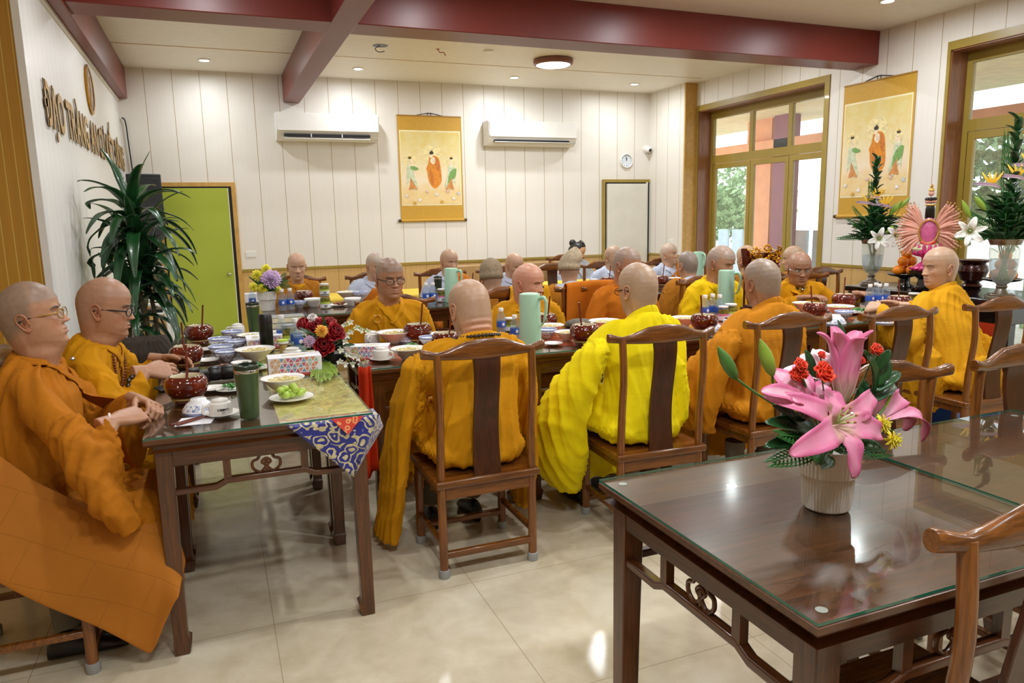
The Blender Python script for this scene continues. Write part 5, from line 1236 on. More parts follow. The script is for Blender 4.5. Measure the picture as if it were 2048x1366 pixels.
def mk_tumbler(col='olive_steel'):
    def f():
        r = empty('travel_tumbler', cat='tumbler', label='x', group='dark green travel tumblers')
        MB().lathe([(.031, 0), (.033, .002), (.034, .02), (.041, .155), (.0415, .165)], 40, None, (True, False)).build('cup_body', M[col], r, sharp=40)
        MB().lathe([(.0415, .165), (.043, .168), (.043, .174), (.0415, .177)], 40, None, (False, False)).build('steel_ring', M['chrome'], r)
        MB().lathe([(.0425, .177), (.0428, .19), (.04, .193), (.036, .186), (.001, .186)], 40, None, (False, False)).box((-.01, .012, .186), (.01, .036, .198)).build('lid', M['dark_green'], r)
        return r
    return f
def mk_tissue(L=.235, H=.085, D=.115):
    def f():
        r = empty('tissue_box', cat='tissue box', label='x', group='tissue boxes with triangle print')
        MB().box((-L/2, -D/2, 0), (L/2, D/2, H)).build('carton', M['paper'], r, bevel=.0015, seg=1)
        MB().box((-L/2-.0006, -D/2-.0006, 0), (L/2+.0006, D/2+.0006, .011)).build('red_base_band', plain('coral band', 'c2504a', .6) if 'coral' not in M else M['coral'], r, smooth=False)
        cols = [M['tri%d' % k] for k in range(6)]; mb = MB(); R = random.Random(9); s = .0275; hh = s*.86
        def face(O, U, Vv, w_, h_):
            nr = int(h_/hh); nc = int(w_/s)
            for i in range(nr):
                for j in range(2*nc-1):
                    up = (i+j) % 2 == 0; x0 = .004+j*s/2; y0 = .012+i*hh; g = .0022
                    tri = [(x0+g*1.7, y0+g), (x0+s-g*1.7, y0+g), (x0+s/2, y0+hh-g*1.6)] if up else [(x0+g*1.7, y0+hh-g), (x0+s/2, y0+g*1.6), (x0+s-g*1.7, y0+hh-g)]
                    if x0+s > w_: continue
                    k = min(5, max(0, int(6*(x0/w_)*.8+R.uniform(-1, 1.4)))); mb.cur = k
                    mb.add([tuple(Vector(O)+Vector(U)*a+Vector(Vv)*b) for a, b in tri], [(0, 1, 2) if up else (0, 1, 2)])
        e = .0009
        face((-L/2, -D/2-e, 0), (1, 0, 0), (0, 0, 1), L, H); face((L/2, D/2+e, 0), (-1, 0, 0), (0, 0, 1), L, H)
        face((-L/2-e, D/2, 0), (0, -1, 0), (0, 0, 1), D, H); face((L/2+e, -D/2, 0), (0, 1, 0), (0, 0, 1), D, H)
        mb.build('triangle_print', cols, r, smooth=False)
        MB().lathe([(.03, H), (.032, H+.001), (.001, H+.001)], 20, TR(0, 0, 0), (False, False), 1.8, .7).build('opening', M['cream'], r, smooth=False)
        return r
    return f
for k, c in enumerate(('dca878', '7f9cc0', 'c4587a', 'e08a70', 'a9c8b8', 'a870a0')): M['tri%d' % k] = plain('print colour %d' % k, c, .6, 0, .03)
M['coral'] = plain('coral band', 'c2504a', .6); M['water'] = glassy('water', (.8, .88, .96), 1.33, 0, .12, (.6, .72, .9))
# runner cloths under the glass
def runner(name, x0, y0, x1, y1, mat, label, cat='table runner'):
    o = MB().box((x0, y0, T-.0078), (x1, y1, T-.0066)).build(name, mat, smooth=False); tag(o, label, cat); return o
t = NT('printed gold and orange runner'); v = t.coord('Object'); s_ = t.sep(v); nz = t.noise(v, 5, 7, .65, 1.4); nz2 = t.noise(v, 45, 3)
c = t.ramp(nz, [(.3, srgb('8f7a1e')), (.5, srgb('c9b23c')), (.7, srgb('e0cf6a'))]); edge = t.math('ADD', t.math('MULTIPLY', t.math('SUBTRACT', s_[1], 2.66), 7.5), t.math('MULTIPLY', nz, .55))
c = t.mix(t.math('LESS_THAN', edge, .62), c, srgb('c4562c')); c = t.mix(t.math('LESS_THAN', edge, .47), c, srgb('b9bca6')); c = t.mix(.25, c, t.ramp(nz2, [(.4, srgb('6a7a86')), (.55, srgb('e8dcae'))]))
t.color(c).set(Roughness=.6); M['runner_gold'] = t.m
runner('table_runner', .17, 2.645, .497, 4.98, M['runner_gold'], 'printed gold runner lying under the glass of the left tables')
t = NT('orange printed runner'); v = t.coord('Object'); nz = t.noise(v, 6, 5, .6, 1); t.color(t.ramp(nz, [(.3, srgb('8e3012')), (.5, srgb('c85220')), (.68, srgb('d87a40'))])).set(Roughness=.55); M['runner_orange'] = t.m
runner('table_runner', .64, 3.62, 4.78, 4.08, M['runner_orange'], 'orange runner along the middle row of tables')
# brocade corner hanging off the left table
t = NT('blue brocade with gold scrolls'); v = t.coord('Object', (1, 1, 1)); vo = t.new('ShaderNodeTexVoronoi'); vo.inputs['Scale'].default_value = 21; vo.inputs['Randomness'].default_value = .75
w2 = t.mix(.06, v, t.new('ShaderNodeTexNoise').outputs['Color']); t.link(w2, vo.inputs['Vector'])
d_ = vo.outputs['Distance']; rg = t.math('LESS_THAN', t.math('ABSOLUTE', t.math('SUBTRACT', t.math('FRACT', t.math('MULTIPLY', d_, 2.9)), .5)), .17); ctr = t.math('LESS_THAN', d_, .16)
g_ = t.math('MAXIMUM', rg, ctr); nz = t.noise(v, 80, 2)
t.color(t.mix(g_, srgb('232a86'), t.ramp(nz, [(.3, srgb('b0a478')), (.7, srgb('ddd2a6'))]))).set(Roughness=.4); t.b.inputs['Sheen Weight'].default_value = .3; M['brocade'] = t.m
t = NT('red brocade'); v = t.coord('Object'); vo = t.new('ShaderNodeTexVoronoi'); vo.inputs['Scale'].default_value = 40; t.link(v, vo.inputs['Vector']); t.color(t.mix(t.math('LESS_THAN', t.math('ABSOLUTE', t.math('SUBTRACT', vo.outputs['Distance'], .3)), .09), srgb('c8321a'), srgb('e09a5a'))).set(Roughness=.5); M['brocade_red'] = t.m
r = empty('brocade_cloth', (0, 0, 0), 0, 'blue brocade cloth corner with gold scrolls hanging over the left table edge', 'cloth')
Yf = 2.632
def bp(px, py, y=Yf): q = at(px, py, y, 1); return (q.x, q.y, q.z)
A_, B_, C_, D_ = Vector(bp(572, 851)), Vector(bp(757, 828)), Vector(bp(779, 868)), Vector(bp(706, 952))
def tri(a, b, c, n, bulge):
    vs = []; fs = []; idx = {}
    for i in range(n+1):
        for j in range(n+1-i):
            p = a+(b-a)*(i/n)+(c-a)*(j/n); idx[i, j] = len(vs); vs.append((p.x, p.y+bulge*math.sin(i*.6)*j/n-.01*j/n, p.z))
    for i in range(n):
        for j in range(n-i):
            fs.append((idx[i, j], idx[i+1, j], idx[i, j+1]))
            if j < n-i-1: fs.append((idx[i+1, j], idx[i+1, j+1], idx[i, j+1]))
    return vs, fs
mb = MB(); mb.add(*tri(A_, B_, D_, 14, .012)); mb.add(*tri(B_, C_+Vector((0, .12, 0)), D_, 8, .01))
o = mb.build('hanging_corner', M['brocade'], r, sharp=0); q = o.modifiers.new('solid', 'SOLIDIFY'); q.thickness = .003
E_, F_, G_ = Vector(bp(662, 838, Yf-.006)), Vector(bp(728, 831, Yf-.006)), Vector(bp(695, 868, Yf-.016))
mb = MB(); mb.add(*tri(E_, F_, G_, 6, .002)); o = mb.build('red_inset', M['brocade_red'], r, sharp=0)
mb = MB(); mb.box((A_.x+.01, Yf+.003, T-.0085), (B_.x, Yf+.1, T-.0072)); mb.build('tucked_edge', M['brocade'], r, smooth=False)
# red cloth hanging between the tables
def hang(px0, px1, pyt, pyb, Y, mat, label, name='hanging_cloth'):
    a, b = at(px0, pyt, Y, 1), at(px1, pyt, Y, 1); zb = at(px0, pyb, Y, 1).z
    o = MB().grid(lambda u, v: (a.x+(b.x-a.x)*u+.25*(v)*(u-.3)*(b.x-a.x), Y+.02*math.sin(u*9+v*2), a.z+(zb-a.z)*v*(1-.1*u)), 14, 14).build(name, mat, sharp=0); q = o.modifiers.new('solid', 'SOLIDIFY'); q.thickness = .004
    tag(o, label, 'cloth'); return o
M['redcloth'] = cloth('red orange cloth', 'b8300e'); hang(716, 742, 735, 965, 3.405, M['redcloth'], 'red cloth strip hanging at the left end of the middle table')
# ---- left table row
put('alms', mk_alms, 376, 803, 'nearest brown alms bowl on the left table, before the clasped hands', 1.0, .3)
put('alms', None, 375, 733, 'brown alms bowl held by the second monk on the left', .98, .9)
put('alms', None, 400, 686, 'brown alms bowl at the far end of the left table', 1.0, -.6)
put('rinv', mk_rice_inv, 399, 826, 'upturned blue and white bowl beside the nearest alms bowl')
put('cup', mk_cup, 442, 828, 'upturned white teacup with round printed mark on the left table', 1.0, -.5, T+.012); cupA = first['cup']
put('saucer', mk_saucer, 446, 831, 'saucer under the teacup with a printed mark', 1.0)
gl2, tw2 = glyphs('COMMEX', .011, .0002, .9, .0004); rl = MB()
for me in gl2:
    me.materials.append(M['black']); o = bpy.data.objects.new('cup_lettering', me); COL.objects.link(o); o.parent = cupA
    for v_ in me.vertices:
        x_, y_ = -(v_.co.x-tw2/2), -v_.co.y; a_ = x_/.0425; v_.co = Vector((math.sin(a_)*.0425, -math.cos(a_)*.0425, .028+y_))
mb = MB(); pts = [(lambda u, w_: (math.sin(u/.0425)*.0426, -math.cos(u/.0425)*.0426, .0135+w_))(.0058*math.cos(a), .0058*math.sin(a)) for a in [2*PI*k/20 for k in range(21)]]; mb.tube(pts, .0005, 5)
mb.tube([(math.sin(u/.0425)*.0426, -math.cos(u/.0425)*.0426, .0135+w_) for u, w_ in ((-.003, -.001), (-.001, .002), (.001, .002), (.003, -.001))], .0006, 5); mb.build('cup_emblem', M['black'], cupA)
for c_ in [o for o in bpy.data.objects if o.parent == cupA and o.name.startswith(('cup_lett', 'cup_emb'))]: pass
cupA.rotation_euler.z = .22
put('tumbler', mk_tumbler(), 500, 834, 'nearest dark green tumbler, at the edge of the left table', 1.02)
put('grapes', mk_plate(), 583, 799, 'oval white plate of pale green grapes on the left table', 1.0); g_ = first['grapes']
R = random.Random(5)
for k in range(13):
    a = k*2.4; q = .014*math.sqrt(k) if k < 9 else .02*(k-8)**.5; p = at(583, 799, T)+Vector((q*1.2*math.cos(a), q*math.sin(a), .027 if k < 9 else .046))
    if k == 0: gr = MB().ball((0, 0, 0), (.0165, .015, .0145), 16).build('grape', M['grape'], sharp=0); tag(gr, 'pale green grape in the heap on the white plate', 'grape', 'grapes on the plate'); gr.location = p
    else: g2 = gr.copy(); COL.objects.link(g2); g2.location = p
put('white', mk_white, 567, 782, 'white bowl of noodles in front of the long tissue box', .88)
put('gplate', mk_plate('greens', 16, 'greens'), 462, 781, 'small white plate of greens behind the nearest green tumbler', .72, group='plates of greens')
put('saucer', None, 425, 781, 'empty saucer right of the nearest alms bowl')
put('tissue', mk_tissue(), 590, 746, 'long tissue box with triangles lying on the gold runner', 1.02, -.02)
put('rice', mk_rice, 455, 722, 'blue and white bowl nearest the plate of brown braised pieces', .95)
put('rice', None, 443, 713, 'blue and white bowl beside the second alms bowl', 1.02)
put('rice', None, 472, 700, 'blue and white bowl, right one of the rear pair on the left table', .95)
put('rice', None, 441, 696, 'blue and white bowl, left one of the rear pair on the left table', 1.02)
put('rice', None, 465, 680, 'farthest blue and white bowl on the left table', 1.0)
put('white', None, 512, 722, 'wide white bowl of noodles before the black bottle', .98)
put('white', None, 503, 686, 'white bowl of noodles beside the upright tissue box', .78)
put('mplate', mk_plate('meat', 22, 'braised_pieces'), 446, 738, 'white plate of brown braised pieces on the left table', .7, group='plates of braised food')
put('gplate', None, 516, 738, 'plate of leafy greens left of the long tissue box', .75)
def mk_small():
    r = empty('small_bowl', cat='bowl', label='x', group='small plain white bowls')
    MB().lathe([(.024, 0), (.026, .006), (.044, .034), (.048, .046), (.046, .046), (.04, .03), (.02, .01), (.001, .01)], 32, None, (True, False)).build('bowl_body', M['white'], r, sharp=0); return r
put('small', mk_small, 484, 742, 'small white bowl behind the black camera lens')
put('cup', None, 476, 667, 'upturned white teacup at the far end of the left table', 1.1, -.2)
for c_ in list(bpy.data.objects):
    if c_.parent and c_.parent != cupA and c_.name.startswith(('cup_lettering', 'cup_emblem')): bpy.data.objects.remove(c_)
def put_cup(*a, **k):
    r = put('cup', *a, **k)
    for c_ in list(r.children):
        if c_.name.startswith(('cup_lettering', 'cup_emblem')): bpy.data.objects.remove(c_)
    return r
put('saucer', None, 411, 702, 'saucer between the far alms bowls'); put('saucer', None, 415, 724, 'saucer beside the bowl held by the second monk')
put('tissue', None, 512, 700, 'upright tissue box seen end-on behind the noodle bowls', .85, PI/2)
put('tissue', None, 551, 690, 'tissue box half hidden behind the black bottle', .85, 1.4)
def mk_flask():
    r = empty('vacuum_flask', cat='flask', label='x')
    MB().lathe([(.034, 0), (.036, .003), (.036, .15), (.034, .158)], 36, None, (True, False)).build('flask_body', plain('dark olive flask', '1d2018', .3, .3), r, sharp=40)
    MB().lathe([(.034, .158), (.037, .16), (.036, .2), (.03, .212), (.001, .214)], 36, None, (True, False)).build('flask_lid', M['black'], r); return r
put('flask', mk_flask, 535, 704, 'black vacuum flask standing left of the tissue box')
put('tumbler', None, 509, 664, 'far dark green tumbler at the end of the left table', 1.0)
for px, py, lb in ((561, 706, None), (566, 690, 'water bottle left of the dark-lidded pickle jar'), (601, 706, 'front water bottle beside the red roses'), (594, 699, 'water bottle behind the one beside the red roses')):
    if lb: put('bottle', mk_bottle, px, py, lb, 1.1)
put('jarD', mk_jar('lbl_green', 'grey_rubber', .12, .042), 579, 690, 'dark-lidded pickle jar left of the roses')
def mk_tooth():
    r = empty('toothpick_jar', cat='jar', label='x')
    MB().lathe([(.026, 0), (.027, .003), (.027, .066), (.025, .068)], 28, None, (True, False)).build('jar_body', M['glass'], r); MB().lathe([(.02, .002), (.021, .062), (.001, .064)], 20).build('toothpicks', plain('toothpicks', 'c9a468', .7, 0, .2, 90), r)
    MB().lathe([(.028, .066), (.029, .07), (.028, .078)], 28, None, (False, False)).build('white_collar', M['whitematte'], r); MB().lathe([(.028, .078), (.028, .086), (.001, .089)], 28, None, (True, False)).build('lime_lid', plain('lime plastic lid', 'b5d334', .4), r); return r
put('tooth', mk_tooth, 568, 711, 'toothpick jar with a lime green lid')
put_cup(None, 586, 722, 'upturned white teacup behind the long tissue box', 1.2, 1.2)
def mk_book(k):
    r = empty('book', cat='book', label='x', group='books stacked on the left table')
    MB().box((-.105, -.075, 0), (.105, .075, .003)).box((-.105, -.075, .031), (.105, .075, .034)).box((-.105, .072, .003), (.105, .075, .031)).build('cover', plain('grey book cover', '8f9088', .5), r, smooth=False)
    MB().box((-.102, -.073, .003), (.102, .072, .031)).build('page_block', plain('cream page edges', 'e4dcbb', .7, 0, .05, 90), r, smooth=False); return r
bk = None; pb = at(578, 676, T)
for k, lb in enumerate(('bottom book of the stack on the left table', 'second book from the bottom of the stack', 'third book from the bottom of the stack', 'topmost book of the stack, grey cover')):
    if bk is None: bk = mk_book(k); bk.location = pb; bk['label'] = lb; bk.rotation_euler.z = -.06
    else: dup(bk, pb+Vector(((-.006, .004, -.008)[k-1], .004*k, .0345*k)), (-.04, -.09, -.02)[k-1], lb)
# camera lying on the table, phone, napkin, chopsticks
r = empty('photo_camera', tuple(at(425, 762, T)), .1, 'black camera with a short lens lying before the second monk', 'camera')
MB().box((-.13, -.03, 0), (-.01, .04, .052)).box((-.1, -.02, .05), (-.05, .03, .066)).build('camera_body', M['black'], r, bevel=.006); MB().lathe([(.03, 0), (.033, .004), (.033, .045), (.03, .05), (.034, .055), (.034, .1), (.03, .103), (.028, .09), (.001, .09)], 32, TR(-.012, 0, .034, ry=PI/2), (True, False)).build('lens_barrel', M['black'], r, sharp=40)
o = MB().box((-.08, -.04, 0), (.08, .04, .009)).build('smartphone', M['black'], bevel=.003); o.location = at(352, 775, T); o.rotation_euler.z = .4; tag(o, 'black smartphone lying behind the nearest alms bowl', 'phone'); MB().box((-.076, -.036, .009), (.076, .036, .0095)).build('screen', plain('dark glossy screen', '34404a', .05), o, smooth=False)
o = MB().add([(-.07, -.05, .0005), (.05, -.06, .0005), (.07, .05, .0005), (-.05, .06, .0005)], [(0, 1, 2, 3)]).build('napkin', M['paper'], smooth=False); o.location = at(392, 842, T)+Vector((0, 0, .0008)); q = o.modifiers.new('s', 'SOLIDIFY'); q.thickness = .001; tag(o, 'folded white napkin under the upturned bowl', 'napkin')
for k, lb in ((0, 'left brown wooden chopstick on the napkin'), (1, 'right brown wooden chopstick on the napkin')):
    o = MB().tube([(0, 0, .005), (.05, .06, .0065), (.1, .12, .008)], [.004, .0035, .002], 8).build('chopstick', M['stick']); o.location = at(342+k*12, 853, T); o.rotation_euler.z = -.25; tag(o, lb, 'chopstick', 'chopsticks on the napkin')
# ---- middle row
put('tissue', None, 742, 716, 'pink and white tissue box at the left end of the middle table', .82, -.35)
put_cup(None, 764, 718, 'upturned white teacup in front of the pink tissue box', 1.05, 2.4, T+.012); put('saucer', None, 766, 721, 'saucer under the teacup at the left end of the middle table', 1.1)
put('white', None, 788, 686, 'empty-looking wide white bowl before the glasses-wearing monk', 1.0); put_cup(None, 745, 684, 'upturned cup behind the pink tissue box', 1.1, 1)
put('alms', None, 836, 684, 'brown alms bowl in front of the monk with black-rimmed glasses', 1.0, -.9)
put('rinv', None, 817, 684, 'upturned blue and white bowl left of the glasses monk\'s alms bowl'); put('rice', None, 859, 692, 'blue and white bowl right of the glasses monk\'s alms bowl', .95)
put('white', None, 816, 718, 'white bowl of dumplings by the left end of the middle table', .86); put('gplate', None, 826, 698, 'plate of green beans on the middle table', .8)
put('white', None, 888, 684, 'white bowl half hidden by the beads-wearing man', .8); put('alms', None, 893, 702, 'brown alms bowl almost hidden by the man with black beads', .95, -.9)
put('jug', mk_jug, 1061, 690, 'nearest mint green vacuum jug, right of the beads-wearing man', 1.0, .1); put('saucer', None, 1105, 690, 'small saucer with dark shadow right of the nearest mint jug', .95)
put('jar', mk_jar('lbl_green', 'whitematte', .085, .037), 1020, 662, 'short jar of pickles left of the nearest mint jug'); put('bottle', None, 1003, 668, 'water bottle behind the bald man\'s shoulder', 1.0); put('bottle', None, 1030, 682, 'water bottle pressed against the nearest mint jug', .95)
put('alms', None, 1090, 660, 'brown alms bowl right behind the nearest mint jug', .95, -1.2); put('white', None, 1100, 668, 'white bowl of noodles right of the nearest mint jug', .85); put('rice', None, 1094, 676, 'blue and white bowl beside the nearest mint jug', .95)
put('white', None, 1135, 680, 'white bowl left of the middle alms bowl', .75); put('alms', None, 1170, 688, 'brown alms bowl left of the lemon yellow robe', 1.04, 2.2)
put('white', None, 1210, 662, 'wide white bowl behind the lemon yellow shoulder', 1.0)
o = MB().lathe([(.07, .0), (.085, .012), (.08, .035), (.05, .05), (.001, .052)], 30, None, (True, False), 1.15, .8, flute=lambda a, z: 1+.05*math.sin(3*a+z*60)).tube(spline([(-.09, 0, .016), (-.02, -.066, .02), (.06, -.05, .018), (.095, .01, .014)], 5), .013, 8).build('knit_cap', plain('grey knit', '6f6a5e', .95, 0, .15, 60, .2, 0, 200), sharp=0); o.location = at(1158, 654, T); tag(o, 'grey knit cap lying on the table behind the alms bowl', 'cap')
put('alms', None, 1408, 664, 'brown alms bowl right of the lemon yellow robe', 1.0, 2.4); put('white', None, 1368, 652, 'white bowl just right of the lemon yellow robe', .85)
for px, py, lb in ((1409, 640, 'left bottle of the three before the second mint jug'), (1424, 637, 'middle bottle of the three before the second mint jug'), (1438, 639, 'right bottle of the three before the second mint jug')): put('bottle', None, px, py, lb, 1.05)
put('jarP', mk_jar('lbl_pink', 'whitematte', .1, .034), 1446, 642, 'jar with a pink label before the second mint jug'); put('jar', None, 1461, 636, 'pickle jar right of the second mint jug\'s base', 1.15)
put('jug', None, 1451, 618, 'second mint green jug, in front of the young monk in yellow', 1.0, .1); put('tissue', None, 1478, 660, 'pale tissue box by the amber sleeve', .8, .2); put('rinv', None, 1427, 664, 'upturned bowl beside the alms bowl at the amber sleeve')
put('alms', None, 1629, 636, 'closed-looking alms bowl behind the amber shoulder', .95, 1.0); put('alms', None, 1686, 617, 'brown alms bowl touched by the old monk with silver glasses', 1.0, -.3); put('white', None, 1610, 622, 'white bowl left of the far alms bowls', .9)
put('white', None, 1678, 630, 'white bowl of food before the old monk', .95); put('rinv', None, 1669, 650, 'largest upturned blue and white bowl right of the amber robe', 1.15); put('rinv', None, 1644, 622, 'upturned bowl in front of the old monk', .9); put('rice', None, 1687, 638, 'blue and white bowl right of the upturned one', .95)
put('mplate', None, 1690, 628, 'plate of brown pieces at the right end of the middle row', .85); put('gplate', None, 1722, 627, 'plate of pale green vegetables at the right end', 1.0); put('saucer', None, 1745, 622, 'white dish behind the empty chair', 1.2)
put('rinv', None, 1768, 648, 'white upturned bowl seen over the empty chair crest', 1.0); put('alms', None, 1797, 622, 'alms bowl between the hands of the monk in profile', 1.0, 2.6)
for px, py, lb in ((1738, 614, 'leftmost of the four bottles near the altar'), (1750, 610, 'second of the four bottles near the altar'), (1757, 613, 'third of the four bottles near the altar'), (1770, 612, 'rightmost of the four bottles near the altar')): put('bottle', None, px, py, lb, 1.05)
o = MB().box((-.07, -.03, 0), (.07, .03, .035)).build('snack_packet', plain('pink snack packet', 'd080ae', .4, 0, .2, 30), bevel=.01, seg=3); o.location = at(1785, 614, T); tag(o, 'pink packet beside the four water bottles', 'packet')
put('jar', None, 1827, 612, 'pickle jar in front of the altar beside the profile monk', 1.15)
put('cup', None, 1748, 634, 'x', .9)['label'] = 'upturned white cup among the plates at the right end'
# ---- back row
put('bottle', None, 566, 622, 'left bottle beside the chrysanthemum pot', 1.1); put('bottle', None, 582, 620, 'right bottle beside the chrysanthemum pot', 1.1)
put('rice', None, 599, 616, 'blue and white bowl right of the two bottles', 1.0); put('small', None, 628, 614, 'white bowl before the brown-robed back row monk', 1.6); put('alms', None, 608, 606, 'brown alms bowl before the back row monk with the scarf', 1.0, 2)
for c_ in list(bpy.data.objects):
    if c_.name.startswith('spoon_handle') and c_.parent and 'with the scarf' in c_.parent.get('label', ''): bpy.data.objects.remove(c_)
put('jarD', None, 651, 617, 'pickle jar, lower of two stacked in the back row', .95); put('jar', None, 651, 617, 'pickle jar standing on another in the back row', 1.05, z=T, loc=tuple(at(651, 617, T)+Vector((0, 0, .1145))))
put('mplate', None, 677, 612, 'plate of brown food in the back row', 1.0); put('white', None, 696, 598, 'wide white bowl in the back row left of the glasses-wearing monk', 1.0); put('small', None, 706, 612, 'white bowl at the glasses-wearing monk\'s shoulder', 1.5); put('rice', None, 720, 598, 'blue rimmed bowl before the first grey robe', 1.2)
put('bottle', None, 853, 608, 'left back row bottle by the left mint jug', 1.1); put('bottle', None, 867, 607, 'right back row bottle by the left mint jug', 1.1); put('jarP', None, 884, 604, 'jar with a pink label left of the back row mint jug', 1.15); put('jug', None, 904, 604, 'mint jug in the back row', 1.0, .2)
put('tumblerB', mk_tumbler('dark_green'), 877, 590, 'dark tumbler behind the pink-labelled jar', .9); put('alms', None, 940, 596, 'alms bowl right of the back row mint jug', 1.0, -1); put('jar', None, 1188, 577, 'pickle jar right of the light beige hat', 1.1); put('alms', None, 1215, 575, 'alms bowl before the grey robe at the white door', .95, -1)
put('jug', None, 1396, 556, 'mint jug behind the stubbled head near the pillar', 1.0, -.4); put('alms', None, 1322, 572, 'alms bowl before the nun looking up', .95, -1); put('white', None, 1350, 566, 'white bowl before the nun looking up', .8); put('bottle', None, 1296, 574, 'bottle beside the alms bowl of the nun looking up', 1.0)
o = MB().box((-.11, -.055, 0), (.11, .055, .09)).build('white_carton', M['paper'], bevel=.002); o.location = at(517, 606, T); tag(o, 'plain white carton behind the chrysanthemum pot', 'box')
put('bottle', None, 506, 616, 'bottle with a pale cap left of the chrysanthemum pot', 1.0)
# dish basket under the middle table
# carved gold stand
GX = at(1517, 622, T)
r = empty('carved_stand', (GX.x, GX.y, T), -.1, 'small red lacquer stand with carved gold canopy on the middle row', 'stand'); M['red_lacquer'] = plain('dark red lacquer', '4e0f0a', .2, 0, .08, 8, .5, .4)
MB().box((-.11, -.07, 0), (.11, .07, .03)).box((-.095, -.06, .03), (.095, .06, .045)).build('base', M['red_lacquer'], r, bevel=.004)
for sx in (-1, 1):
    for sy in (-1, 1): MB().tube([(sx*.09, sy*.05, .04), (sx*.09, sy*.05, .33)], .008, 10).build('post', M['red_lacquer'], r)
mb = MB(); R = random.Random(4)
for k in range(90):
    a = R.uniform(-1, 1); z = .335+R.uniform(0, .1)*(1+.2*abs(a)); x = a*(.11+.035*(z-.335)/.1)
    mb.tube(spline([(x, -.055+R.uniform(-.01, .01), z), (x+R.uniform(-.02, .02), -.065, z+R.uniform(-.012, .014)), (x+R.uniform(-.02, .02), -.055, z+R.uniform(-.01, .02))], 3), .0045, 6)
for k in range(16):
    a = 2*PI*k/16; mb.ball((.02+.024*math.cos(a), -.05, .455+.018*math.sin(a)), .008, 8)
mb.build('gold_carving', M['gold'], r)
MB().prism([(-.13, .33), (.13, .33), (.155, .45), (.135, .455), (.105, .42), (-.1, .42), (-.135, .455), (-.15, .45)], .05, TR(0, .02, 0, rx=PI/2)).box((-.115, -.065, .318), (.115, .065, .33)).build('canopy', M['red_lacquer'], r, smooth=False)
mb = MB()
for k in range(30): mb.ball((R.uniform(-.08, .08), -.045, .06+R.uniform(0, .05)), .009, 8)
mb.box((-.09, -.05, .045), (.09, -.04, .075)); mb.build('gold_base_carving', M['gold'], r)
MB().box((-.12, -.068, .312), (.12, .068, .318)).build('gold_ledge', M['gold'], r, smooth=False)
# ------------------------------------------------------------ flowers and plants
M['petal'] = attr_mat('petal', .45); M['petal'].node_tree.nodes['Principled BSDF'].inputs['Subsurface Weight'].default_value = .15
M['petal'].node_tree.nodes['Principled BSDF'].inputs['Subsurface Radius'].default_value = (.02, .01, .01)
def petal(mb, pts, wid, ref, cup=.25, c0=(1, 1, 1), c1=None, cm=None, nu=10, nw=6, ruf=0., pw=.7, side=1, seed=0):
    "curved blade along pts; ref = direction its upper face looks to"
    sp = spline(pts, max(2, nu//(len(pts)-1))); n = len(sp)-1; ref = Vector(ref); vs = []; cs = []
    c1 = c1 or c0
    for i, p in enumerate(sp):
        t_ = i/n; d = (sp[min(i+1, n)]-sp[max(i-1, 0)]).normalized(); x = d.cross(ref)
        if x.length < 1e-4: x = d.orthogonal()
        x.normalize(); nrm = x.cross(d)
        w_ = wid*(max(0, math.sin(PI*min(1, (t_*.93+.05)**pw)))**.75+.02)
        for j in range(nw+1):
            q = j/nw*2-1; r_ = ruf*math.sin(t_*17+q*3+seed)*abs(q)
            vs.append(p+x*(w_*.5*q)+nrm*(w_*cup*q*q+r_*w_))
            cc = [a+(b-a)*min(1, t_*2.4) for a, b in zip(c0, c1)]
            if cm and abs(q) < .34: cc = [a*.5+b*.5 for a, b in zip(cc, cm)]
            cs.append(tuple(cc))
    n0 = len(mb.v); mb.v += [tuple(v) for v in vs]; mb.col += cs
    for i in range(n):
        for j in range(nw):
            a = n0+i*(nw+1)+j; mb.f.append((a, a+1, a+nw+2, a+nw+1)); mb.m.append(mb.cur)
PINK = (.66, .15, .31); PPALE = (.78, .36, .50); LCEN = (.60, .66, .30)
def solid(o, th=.0015):
    q = o.modifiers.new('solid', 'SOLIDIFY'); q.thickness = th; q.offset = 0; return o
def lily_open(mb, c, tips, out, w_=.045, c0=LCEN, c1=PINK, cm=PPALE, lift=.3):
    c = Vector(c); out = Vector(out).normalized()
    for k, tp in enumerate(tips):
        tp = Vector(tp); L = (tp-c).length; mid = c.lerp(tp, .45)+out*L*lift
        petal(mb, [c-out*.015, c.lerp(mid, .5)+out*L*.04, mid, c.lerp(tp, .8)+out*L*lift*.55, tp], w_*(1 if k % 2 else .8), out, .12, c0, c1, cm, 18, 6, .09, .8, seed=k)
def stamens(mb, c, out, L=.05, n=6, col=(.45, .6, .2), tip=(.35, .12, .04)):
    out = Vector(out).normalized(); a_ = out.orthogonal().normalized(); b_ = out.cross(a_)
    for k in range(n):
        q = 2*PI*k/n; d = out+(a_*math.cos(q)+b_*math.sin(q))*.38; mb.c = col; p = Vector(c)+d*L; mb.tube([Vector(c), Vector(c)+d*L*.5, p], .0012, 5); mb.c = tip; mb.ball(p, (.0035, .0022, .0022), 6)
    mb.c = (.75, .8, .6); mb.tube([Vector(c), Vector(c)+out*L*1.15], .0017, 6); mb.ball(Vector(c)+out*L*1.17, .0035, 8); mb.c = None
